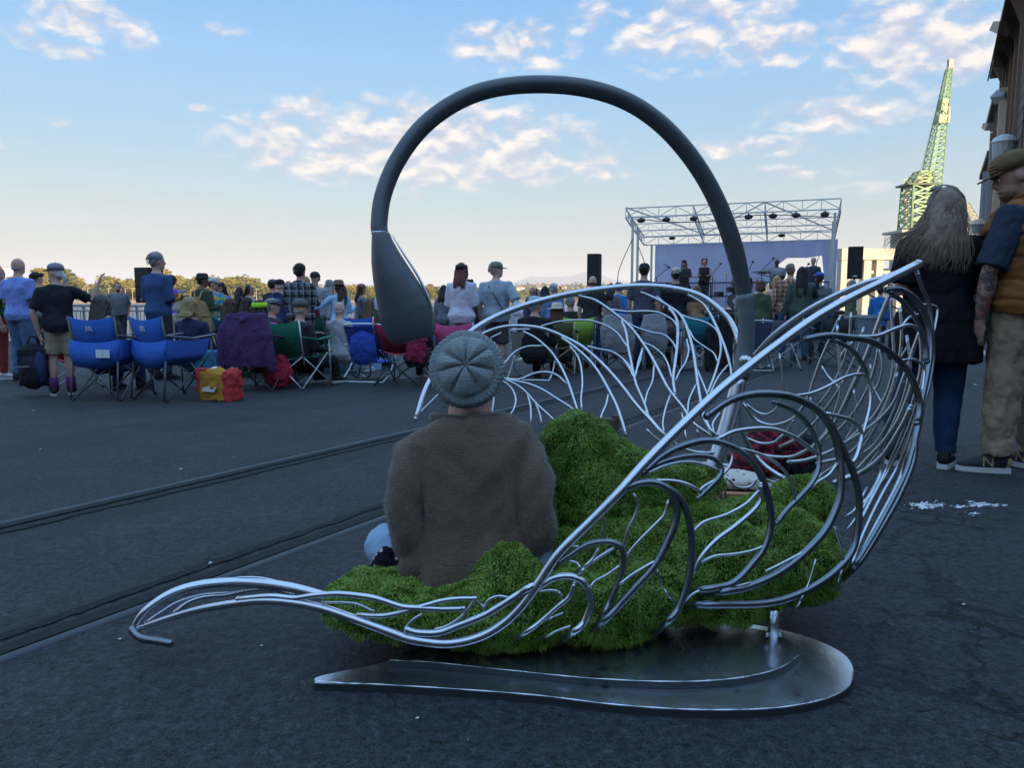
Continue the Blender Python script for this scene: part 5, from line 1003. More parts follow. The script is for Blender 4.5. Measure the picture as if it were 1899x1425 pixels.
def build_chairs():
    BL = (.026, .10, .46); GN = (.015, .13, .075); RD = (.28, .02, .03)
    quad_chair('empty-backed royal blue camp chair with white label, nearest chair behind the backpack man', 208, 8.35, 8, BL, (.13, .14, .15), .51, .90, .46, True, True, True, 2)
    quad_chair('royal blue camp chair turned right, with mesh back, beside the orange shopping bag', 322, 8.3, 30, BL, (.10, .11, .12), .52, .90, .46, True, True, True, 1)
    quad_chair('red folding camp chair half hidden behind the backpack man', 133, 9.6, -35, RD, (.4, .42, .44), .5, .74, .36)
    quad_chair('camp chair under the draped purple jacket', 486, 9.35, 12, (.10, .03, .12), (.08, .08, .085), .54, .86)
    quad_chair('dark green camp chair with silver legs holding the man in the grey cap', 553, 9.55, 22, GN, (.6, .61, .62), .52, .84, .40)
    quad_chair('navy camp chair behind the purple jacket', 452, 11.2, 20, (.015, .035, .085))
    quad_chair('black camp chair behind the blonde woman', 402, 11.0, 60, (.02, .022, .026), cat='camp chair')
    quad_chair('second dark green camp chair, the one behind the bald old man', 598, 12.0, 25, GN)
    quad_chair('bright blue camp chair right of the bald old man', 655, 13.0, -20, (.03, .08, .45), (.6, .6, .62))
    quad_chair('small red camp chair holding the long-haired girl', 683, 13.2, 10, (.45, .03, .02))
    beach_chair('blue beach chair with white tube frame and a blue pouch on its back', 690, 10.6, 10, (.02, .05, .30), bag=(.02, .05, .32))
    quad_chair('dark red camp chair with black frame under the swan head', 752, 9.9, 15, (.24, .015, .04), (.03, .03, .034), .56, .80, .44)
    quad_chair('pink camp chair in front of the white hoodie', 848, 10.3, 5, (.62, .07, .20), (.5, .5, .52), .50, .80, .42)
    quad_chair('blue low camp chair beyond the swan head', 815, 13.0, 10, (.02, .10, .33), top=.7, seat=.34)
    beach_chair('low striped beach chair with white frame beside the cap man', 990, 10.9, 12, (.6, .6, .3), stripes=[(.62, .63, .42), (.55, .55, .6), (.6, .62, .35), (.42, .55, .5)], top=.7)
    quad_chair('olive camp chair with pale wooden legs under the straw hat woman', 1036, 11.6, 10, (.07, .08, .03), (.45, .36, .22), .52, .80)
    quad_chair('lime green camp chair beside the grey-haired seated man', 1076, 12.8, 10, (.28, .52, .06), (.5, .5, .5))
    quad_chair('black camp chair draped with a grey blanket, left of the charcoal tee man', 1148, 12.3, 25, (.04, .04, .045))
    quad_chair('black low camp chair right of the charcoal tee man', 1222, 12.9, 10, (.05, .05, .055), top=.72, seat=.36)
    quad_chair('teal camp chair right of the khaki shorts man', 1296, 12.4, 10, (.015, .15, .20), (.5, .52, .54), .52, .90)
    beach_chair('purple-grey beach chair with silver frame right of the swan neck', 1396, 12.6, 10, (.12, .12, .22), (.5, .52, .55), top=.8)
    quad_chair('quilted grey camp chair in front of the dark green jacket man', 1442, 12.6, 5, (.08, .085, .10), (.5, .52, .54), .60, .84, .45)
    quad_chair('dark camp chair behind the far wing rail on the right', 1545, 13.2, 5, (.03, .035, .04))
    # clothes hung on chairs
    t = thing('jacket', 'purple fleece jacket draped over the back of a camp chair', 'jacket', at(486, 9.35), 12)
    m = MB(); m.tube([(0, -.35, .93), (0, -.40, .75), (0, -.41, .5), (0, -.40, .30)], [(.25, .055), (.27, .05), (.28, .045), (.26, .035)], 18, 1, (1, 0, 0))
    for s_ in (-1, 1): m.tube([(s_*.20, -.35, .9), (s_*.29, -.40, .68), (s_*.33, -.39, .38), (s_*.33, -.38, .26)], [(.07, .06), (.065, .05), (.06, .045), (.055, .04)], 12)
    m.tube([(-.13, -.33, .92), (0, -.44, .84), (.13, -.33, .92)], [.03, .04, .03], 8); m.tube([(.0, -.44, .84), (.02, -.455, .72), (.03, -.45, .55)], [.014, .012, .006], 6)
    link('fleece', m.fuse('fleece', .012, 3, None, .024, 6), cloth((.055, .022, .075)), t)
    t = thing('jacket', 'dark red jacket hanging off the arm of a red camp chair', 'jacket', at(786, 9.85), 12)
    m = MB(); m.tube([(0, -.3, .72), (.02, -.33, .6), (0, -.33, .42), (-.02, -.32, .32)], [(.09, .05), (.13, .05), (.15, .045), (.13, .03)], 12, 1, (1, 0, 0)); link('cloth', m.fuse('cloth', .012, 3, None, .03, 13), cloth((.26, .015, .05)), t)
    for i, (u, d, w_, lab) in enumerate(((1150, 11.95, .44, 'grey blanket thrown over a low chair left of the charcoal tee man'), (1216, 12.6, .36, 'grey blanket heaped on a chair right of the charcoal tee man'))):
        t = thing('blanket', lab, 'blanket', at(u, d), 15); m = MB(); m.tube([(0, -.36, .90), (0, -.42, .7), (.03, -.44, .5), (.05, -.42, .32)], [(w_*.5, .05), (w_*.6, .06), (w_*.62, .05), (w_*.5, .03)], 16, 1, (1, 0, 0)); link('cloth', m.fuse('cloth', .015, 4, None, .022, 6), cloth((.20, .20, .215)), t)
    # bags and boxes on the ground
    t = thing('shopping_bag', 'bulging orange and red shopping bag on the asphalt by the blue chairs', 'shopping bag', at(398, 8.15), 20)
    m = MB(); m.box((0, 0, .15), (.34, .2, .30)); m.ell((0, 0, .2), (.2, .13, .16), None, 14, 10); link('bag', m.fuse('bag', .016, 3, None, .03, 11), cloth((.42, .19, .02)), t)
    m = MB(); m.box((.20, 0, .16), (.12, .2, .32)); m.ell((.2, 0, .26), (.08, .12, .1), None, 10, 8); link('red_bag', m.fuse('red_bag', .014, 3, None, .03, 13), cloth((.50, .03, .03)), t)
    m = MB(); m.box((-.2, .02, .2), (.1, .16, .28)); link('red_bag', m.fuse('red_bag', .014, 3, None, .035, 13), cloth((.5, .04, .05)), t)
    wt = plain((.75, .7, .62), .7, 0, 'white_print'); m = MB(); m.prism([(-.10, -.0), (.06, -.0), (.085, .045), (.02, .085), (-.03, .055), (-.09, .04)], -.004, .004); q = [(x, -.118+z, y+.10) for x, y, z in m.v]; m.v = q; m.build('printed_mark', wt, t)
    m = MB(); m.ell((-.02, 0, .31), (.07, .05, .05), None, 8, 6); m.build('contents', plain((.7, .66, .6), .8, 0, 'paper'), t)
    t = thing('bag', 'blue and turquoise bag between the orange shopping bag and the purple jacket chair', 'bag', at(392, 9.2), 10)
    m = MB(); m.box((0, 0, .28), (.36, .2, .42)); link('bag', m.fuse('bag', .02, 3, None, .04, 9), cloth((.02, .17, .33)), t)
    t = thing('bag', 'red drawstring bag on the ground right of the purple jacket', 'bag', at(512, 9.3), 10)
    m = MB(); m.ell((0, 0, .2), (.2, .14, .2), None, 14, 10); m.ell((0.04, 0, .34), (.1, .08, .1), None, 10, 8); link('bag', m.fuse('bag', .016, 3, None, .04, 11), cloth((.42, .02, .04)), t)
    t = thing('rolling_case', 'tall black ribbed equipment case standing left of the swan neck', 'case', at(1333, 12.2), 10)
    m = MB(); m.box((0, 0, .48), (.42, .36, .88)); m.build('case_body', plain((.012, .012, .014), .5, 0, 'black_plastic'), t)
    for x in (-.15, -.05, .05, .15): m = MB(); m.box((x, -.19, .48), (.04, .03, .8)); m.build('rib', plain((.02, .02, .022), .4, 0, 'black_plastic'), t)
    for x in (-.17, .17): m = MB(); m.ell((x, -.1, .04), (.03, .04, .04), None, 8, 6); m.build('wheel', plain((.02, .02, .02), .6, 0, 'black_plastic'), t)
    t = thing('litter_bin', 'squat grey bin beyond the olive jacket woman', 'bin', at(1597, 17), 0); m = MB(); m.tube([(0, 0, 0), (0, 0, .8)], [.3, .36], 14); m.build('bin_body', plain((.2, .24, .28), .6, 0, 'grey_bin'), t); m = MB(); m.tube([(0, 0, .802), (0, 0, .86)], [.38, .3], 14); m.build('lid', plain((.1, .12, .14), .6, 0, 'grey_bin'), t)
    t = thing('cooler', 'pale blue picnic cooler lid on the ground by the bald old man', 'cooler', at(655, 12.4), 10); m = MB(); m.box((0, 0, .13), (.8, .35, .26)); m.build('box', plain((.2, .42, .6), .6, 0, 'cooler_blue'), t); m = MB(); m.box((0, 0, .29), (.82, .37, .05)); m.build('lid', plain((.7, .74, .76), .6, 0, 'cooler_white'), t)
build_chairs()
# ================================================================ the stage
def build_stage():
    SA = 20.0; o = at(1157, 26.6); alu = plain((.60, .63, .64), .45, .4, 'truss_alloy'); blk = plain((.012, .012, .014), .6, 0, 'stage_black')
    t = thing('stage_canopy', 'open silver truss stage roof with lavender backdrop', 'stage', o, SA)
    W_, Dp = 6.75, 3.5; zf, zr = 4.42, 3.72
    def q(x, y, z): return Vector((x, y, z))
    def zroof(y): return zf+(zr-zf)*y/Dp
    m = MB(); lattice(m, q(0, 0, zf), q(W_, 0, zf+.05), q(0, 0, zf-.32), q(W_, 0, zf-.27), 12, .036); m.build('front_truss', alu, t)
    m = MB(); lattice(m, q(0, Dp, zr), q(W_, Dp, zr+.05), q(0, Dp, zr-.32), q(W_, Dp, zr-.27), 12, .036); m.build('rear_truss', alu, t)
    for y in (.9, 1.75, 2.6): m = MB(); lattice(m, q(0, y, zroof(y)-.02), q(W_, y, zroof(y)), q(0, y, zroof(y)-.27), q(W_, y, zroof(y)-.25), 14, .026); m.build('cross_truss', alu, t)
    for x in (0, W_/3, W_*2/3, W_): m = MB(); lattice(m, q(x, 0, zf), q(x, Dp, zr), q(x, 0, zf-.32), q(x, Dp, zr-.32), 7, .034); m.build('side_truss', alu, t)
    for a, b in (((0, 0), (W_/3, Dp)), ((W_/3, Dp), (W_*2/3, 0)), ((W_*2/3, 0), (W_, Dp))): m = MB(); m.bar(q(a[0], a[1], zroof(a[1])+.03), q(b[0], b[1], zroof(b[1])+.03), .035); m.build('wind_brace', alu, t)
    for x, y in ((.2, .25), (.2, 1.2), (W_-.15, .25), (W_-.15, 1.2), (W_-.1, Dp), (.3, Dp)): m = MB(); m.bar(q(x, y, 0), q(x, y, zroof(y)-.3), .075); m.build('post', alu, t)
    for i, x in enumerate((.5, 1.35, 2.25, 3.05, 4.0, 4.75, 5.45, 6.3)):
        m = MB(); m.ell(q(x, .18, zf-.40), (.14, .17, .075), Matrix.Rotation(.35, 3, 'X'), 12, 7); m.build('stage_light', blk, t, True); m = MB(); m.bar(q(x, .12, zf-.3), q(x, .16, zf-.36), .04); m.build('clamp', blk, t)
    for x in (1.2, 3.4, 5.0): m = MB(); m.ell(q(x, 2.6, zroof(2.6)-.33), (.13, .12, .06), None, 10, 6); m.build('stage_light', blk, t, True)
    # backdrop of cloth, drawn aside at the right
    lt = NT('backdrop_cloth', .9, 0, .1); lc = lt.mix(lt.noise(1.2, 5, .6), (.68, .69, .85), (.78, .79, .92)); lt.color(lc); tb = lt.N.new('ShaderNodeBsdfTranslucent'); lt.L.new(lc, tb.inputs[0]); ms = lt.N.new('ShaderNodeMixShader'); ms.inputs[0].default_value = .55; ou = lt.N['Material Output']; lt.L.new(lt.b.outputs[0], ms.inputs[1]); lt.L.new(tb.outputs[0], ms.inputs[2]); lt.L.new(ms.outputs[0], ou.inputs[0]); lav = lt.m; m = MB(); n = 90; rows = 14; vs = []; y0 = Dp+.06
    def bottom(k):
        pts = [(0, 1.02), (.555, 1.02), (.62, 1.6), (.70, 2.62), (.74, 2.84), (.84, 2.82), (.925, 2.90), (.94, 1.9), (.95, 1.05), (1, 1.02)]; return np.interp(k, [a for a, b in pts], [b for a, b in pts])
    X0, X1 = .42, W_+.12
    for side in (0, 1):
        for j in range(rows+1):
            for i in range(n+1):
                k = i/n; zt = zr-.30+.05*k; zb = bottom(k); z = zt+(zb-zt)*j/rows; x = X0+(X1-X0)*k
                fold = (.03 if k < .6 else .07)*math.sin(k*58+z*.8)+.05*noise.noise(Vector((k*8, z*1.6, 0))); vs.append((x, y0+fold+side*.01, z))
    N_ = (n+1)*(rows+1)
    m.add(vs, [(j*(n+1)+i, j*(n+1)+i+1, (j+1)*(n+1)+i+1, (j+1)*(n+1)+i) for j in range(rows) for i in range(n)]+[(N_+j*(n+1)+i, N_+(j+1)*(n+1)+i, N_+(j+1)*(n+1)+i+1, N_+j*(n+1)+i+1) for j in range(rows) for i in range(n)]); m.build('backdrop', lav, t, True)
    for pts in ([(.2, .2, 3.4), (-.25, .18, 2.3), (-.2, .18, 1.6), (.18, .2, 1.5)], [(.24, 1.15, 3.2), (.5, 1.1, 2.5), (.45, 1.1, 1.9), (.26, 1.15, 1.7)], [(.3, .1, zf-.36), (2.2, .1, zf-.52), (4.4, .1, zf-.36), (6.5, .1, zf-.5)], [(W_-.3, 3.6, 3.2), (W_-.55, 3.62, 2.6), (W_-.4, 3.6, 1.7), (W_-.15, 3.6, 1.2)]):
        m = MB(); m.tube([Vector(v) for v in spline(pts, 6)], .014, 5); m.build('cable', blk, t, True)
    # deck, skirt and guard rail
    t2 = thing('stage_deck', 'raised black stage deck with steel guard rail', 'stage deck', o, SA)
    m = MB(); m.box((W_/2, Dp/2+.1, .93), (W_+.6, Dp+.2, .1)); m.build('deck', blk, t2)
    m = MB(); m.box((W_/2, .05, .45), (W_+.5, .04, .85)); m.build('skirt', cloth((.015, .015, .018)), t2)
    for x in np.linspace(.1, W_-.1, 9):
        m = MB(); m.bar((x, Dp-.1, .98), (x, Dp-.1, 1.95), .045); m.build('rail_post', blk, t2)
    for z in (1.45, 1.95): m = MB(); m.bar((.1, Dp-.1, z), (W_-.1, Dp-.1, z), .045); m.build('guard_rail', blk, t2)
    m = MB(); m.bar((W_+.3, .5, .95), (W_+2.0, .2, .05), .16, .05); m.bar((W_+.3, .5, 1.85), (W_+2.0, .2, .95), .045); m.bar((W_+2.0, .2, .05), (W_+2.0, .2, .95), .04); m.bar((W_+1.1, .4, .5), (W_+1.1, .4, 1.4), .04); m.build('stair_rail', blk, t2)
    M4 = Matrix.Translation(o) @ Matrix.Rotation(-R(SA), 4, 'Z')
    def on(x, y, z=.98): return M4 @ Vector((x, y, z))
    # drum kit
    t3 = thing('drum_kit', 'drum kit with bass drum and cymbals at the back of the stage', 'drum kit', on(3.55, 2.2), SA)
    chrome = plain((.6, .6, .6), .25, .9, 'chrome'); shell = plain((.05, .045, .05), .3, 0, 'drum_shell'); skin_ = plain((.55, .55, .55), .5, 0, 'drum_head'); brass = plain((.5, .38, .12), .3, .9, 'brass')
    m = MB(); m.tube([(0, -.2, .30), (0, .2, .30)], .29, 18); m.build('bass_drum', shell, t3); m = MB(); m.tube([(0, -.215, .30), (0, -.201, .30)], .26, 18); m.build('drum_head', plain((.10, .10, .11), .4, 0, 'black_head'), t3); m = MB(); m.tube([(0, -.217, .30), (0, -.2155, .30)], .10, 12); m.build('head_port', skin_, t3)
    for x, z, r in ((-.2, .72, .15), (.2, .72, .16), (-.6, .55, .18), (.65, .42, .22)): m = MB(); m.tube([(x, 0, z-.11), (x, 0, z+.08)], r, 14); m.build('tom_drum', shell, t3); m = MB(); m.tube([(x, 0, z+.081), (x, 0, z+.088)], r*.97, 14); m.build('drum_head', skin_, t3)
    for x, z, r in ((-.75, 1.08, .24), (.7, 1.12, .25), (-.35, 1.25, .2)): m = MB(); m.tube([(x, .1, z), (x, .1, z+.02)], [r, .03], 16); m.build('cymbal', brass, t3); m = MB(); m.tube([(x, .1, .02), (x, .1, z)], .012, 6); m.build('cymbal_stand', chrome, t3)
    for x, y, h_, lab, tl in ((1.0, .6, 1.45, 'mic stand at the left of the stage by the post', .4), (2.85, .9, 1.55, 'mic stand before the drum kit', .25), (4.05, .8, 1.6, 'mic stand left of the seated bass player', .1), (4.45, .7, 1.7, 'tall mic stand beside the bass player', .35), (5.6, .7, 1.5, 'mic stand before the white-haired singer', .3)):
        s_ = thing('mic_stand', lab, 'mic stand', on(x, y), SA); m = MB(); m.tube([(0, 0, .02), (0, 0, h_*.75)], .014, 6)
        for a in (0, 2.1, 4.2): m.bar((0, 0, .1), (.28*math.cos(a), .28*math.sin(a), .01), .02)
        m.build('stand', blk, s_); m = MB(); m.bar((-.1, 0, h_*.72), (tl, 0, h_), .02); m.build('boom', blk, s_); m = MB(); m.ell((tl, 0, h_+.02), (.05, .035, .035), None, 8, 6); m.build('microphone', blk, s_)
    def monitor(u, d, w_, h_, ztop, lab, dep=.45):
        b = at(u, d); s_ = thing('loudspeaker', lab, 'loudspeaker', b, 20); z = P(u, ztop, d).z-b.z
        m = MB(); m.box((0, 0, z-h_/2), (w_, dep, h_)); m.build('cabinet', blk, s_); m = MB(); m.box((0, -dep/2-.012, z-h_/2), (w_*.92, .02, h_*.94)); m.build('grille', plain((.02, .02, .022), .5, .2, 'grille_mesh'), s_)
        m = MB(); m.tube([(0, 0, .3), (0, 0, z-h_)], .03, 8); m.build('stand_pole', blk, s_)
        for a in (.5, 2.6, 4.7): m = MB(); m.bar((0, 0, .9), (.6*math.cos(a), .6*math.sin(a), .02), .035); m.build('stand_leg', blk, s_)
        m = MB(); m.box((0, -dep/2-.025, z-h_+.08), (.12, .006, .04)); m.build('badge', plain((.7, .7, .7), .4, .3, 'badge'), s_)
    monitor(1101, 25.5, .38, 1.05, 472, 'tall black loudspeaker on a pole left of the stage'); monitor(1580, 23.5, .40, .96, 459, 'black loudspeaker on a pole right of the stage'); monitor(281, 20, .5, .9, 497, 'black loudspeaker behind the man in the navy denim shirt')
    # the band
    def muso(lab, x, y, az, **k):
        p = on(x, y, .98); v = p-Vector((0, 0, CAMH)); cc, ss = math.cos(PITCH), math.sin(PITCH); d = v.y*cc-v.z*ss; h = k.pop('h', 1.75)
        f = Fig(h, **{a: b for a, b in k.items() if a in ('g', 'pose', 'seat', 'lean', 'yaw', 'nod', 'arms', 'fem')}); t = thing('person', lab, 'person', p, az)
        link('body', f.body(.02), skin(SK[k.get('sk', 'w')]), t); tp = k['top']; link(tp[0], f.shirt(tp[2], tp[3], .02, 1.475, .022), tp[1] if not isinstance(tp[1], tuple) else cloth(tp[1]), t); link('trousers', f.trousers(voxel=.022), cloth(k['bottom']), t); link('hair', f.hair(k['hair'][0], .018), hairm(k['hair'][1]), t)
        if 'hat' in k: link('hat', f.hat(k['hat'][0]), cloth(k['hat'][1]), t)
        if 'beard' in k: link('beard', f.beard(), hairm(k['beard']), t)
        for a, s_ in f.shoes(): so = link('shoe', a, cloth((.02, .02, .02)), t); link('sole', s_, plain((.1, .1, .1), .7, 0, 'sole_rubber'), so)
        f.eyes(t); return t, f, p, az
    def guitar(lab, p, az, f, body_c, lr=1, ang=25):
        g = thing('guitar', lab, 'guitar', p, az); c = f.up(1.08, .19); R_ = Matrix.Rotation(-R(ang)*lr, 3, 'Y')
        def w(x, z, y=0.0): return c+R_ @ Vector((x*lr, y, z))
        m = MB(); ol = [(-.22, 0), (-.20, .12), (-.08, .14), (0, .09), (.08, .12), (.16, .09), (.12, 0), (.16, -.09), (.08, -.12), (0, -.09), (-.08, -.14), (-.20, -.12)]; n = len(ol); m.add([w(x, z, -.02) for x, z in ol]+[w(x, z, .02) for x, z in ol], [tuple(range(n)), tuple(reversed(range(n, 2*n)))]+[(i, n+i, n+(i+1) % n, (i+1) % n) for i in range(n)]); m.build('guitar_body', plain(body_c, .25, 0, 'lacquer'), g)
        m = MB(); m.bar(w(.1, 0, .02), w(.72, 0, .02), .05, .025); m.build('neck', plain((.12, .07, .04), .4, 0, 'fretboard'), g); m = MB(); m.bar(w(.72, 0, .02), w(.88, .01, .02), .075, .02); m.build('headstock', plain((.03, .025, .02), .4, 0, 'lacquer'), g)
        m = MB(); m.tube([f.up(1.3, -.15, -.1*lr), f.up(1.47, -.02, .12*lr), f.up(1.3, .16, .08*lr), w(-.2, .05, .03)], [(.025, .004)]*4, 6); m.build('strap', cloth((.03, .03, .03)), g)
    a = muso('guitarist in a dark cap behind the singer, guitar neck raised', 1.75, 1.9, 200, top=('shirt', (.03, .03, .035), .88, .5), bottom=(.04, .05, .07), hair=('long', (.10, .06, .03)), hat=('cap', (.03, .03, .03)), arms=('bent', 'fwd'), beard=(.1, .06, .04)); guitar('dark guitar held by the capped guitarist', a[2], a[3], a[1], (.02, .02, .02), 1, 38)
    a = muso('long-haired guitarist in a sleeveless black vest at centre stage', 2.55, 1.0, 195, top=('shirt', (.015, .015, .018), .86, 0), bottom=(.03, .03, .04), hair=('curly', (.06, .03, .02)), arms=('bent', 'bent'), nod=14, fem=True); guitar('dark electric guitar held by the long-haired guitarist', a[2], a[3], a[1], (.05, .02, .015), 1, 8)
    a = muso('big bass player in a grey tee on the right of the stage', 4.9, 1.5, 190, top=('shirt', (.20, .23, .25), .84, .5), bottom=(.03, .03, .04), hair=('bald', (.03, .02, .02)), sk='d', g=1.4, h=1.72, arms=('bent', 'side')); guitar('bass guitar held by the big player', a[2], a[3], a[1], (.06, .03, .02), 1, 15)
    muso('white-haired singer in a dark jacket at the right of the stage', 6.05, 1.4, 215, top=('jacket', (.03, .035, .05), .84, 1.0), bottom=(.04, .05, .08), hair=('short', (.72, .70, .66)), arms=('bent', 'down'))
    muso('drummer seated behind the drum kit', 3.6, 2.95, 200, pose='sit', seat=.5, top=('shirt', (.05, .05, .06), .9, .5), bottom=(.03, .03, .04), hair=('short', (.05, .03, .02)), arms=('fwd', 'fwd'))
    # phone tripod left of the left stage post
    l = thing('laptop_stand', 'black tripod with a small screen left of the stage backdrop', 'tripod', at(1214, 24), 20); m = MB()
    for a in (.5, 2.6, 4.7): m.bar((0, 0, 1.2), (.45*math.cos(a), .45*math.sin(a), .02), .03)
    m.build('tripod', blk, l); m = MB(); m.box((0, 0, 1.32), (.3, .06, .22)); m.build('screen', blk, l)
build_stage()
# ================================================================ the crowd
def T_(c, sleeve=.5, hem=.90, n='tee', **k): return dict(c=c, sleeve=sleeve, hem=hem, n=n, **k)
def B_(c, length=1.0, n='trousers', **k): return dict(c=c, length=length, n=n, **k)
TD1 = tiedye([(.02, .03, .03), (.02, .16, .08), (.01, .02, .03), (.25, .4, .02), (.3, .02, .03)], 1); TD2 = tiedye([(.5, .05, .08), (.6, .5, .08), (.05, .4, .35), (.05, .15, .5), (.6, .6, .5)], 2)
TD3 = tiedye([(.05, .1, .5), (.3, .1, .5), (.05, .2, .6), (.5, .2, .5)], 3); TD4 = tiedye([(.6, .02, .25), (.7, .05, .12), (.35, .02, .5), (.7, .15, .3)], 4)
PL1 = plaid((.16, .17, .19), (.012, .013, .016), (.30, .31, .33), 9, 1); PL2 = plaid((.40, .22, .14), (.10, .045, .035), (.6, .5, .4), 11, 2); PL3 = plaid((.45, .46, .42), (.10, .12, .10), (.6, .6, .55), 9, 3)
JN = (.055, .10, .19); DK = (.02, .025, .035); KH = (.26, .21, .13); BLK = (.010, .011, .013); NV = (.012, .02, .06)
GREY = (.36, .35, .34); WHT = (.62, .60, .57); BRN = (.06, .032, .018); BLD = (.36, .24, .11); DKH = (.022, .015, .012); AUB = (.13, .05, .02)
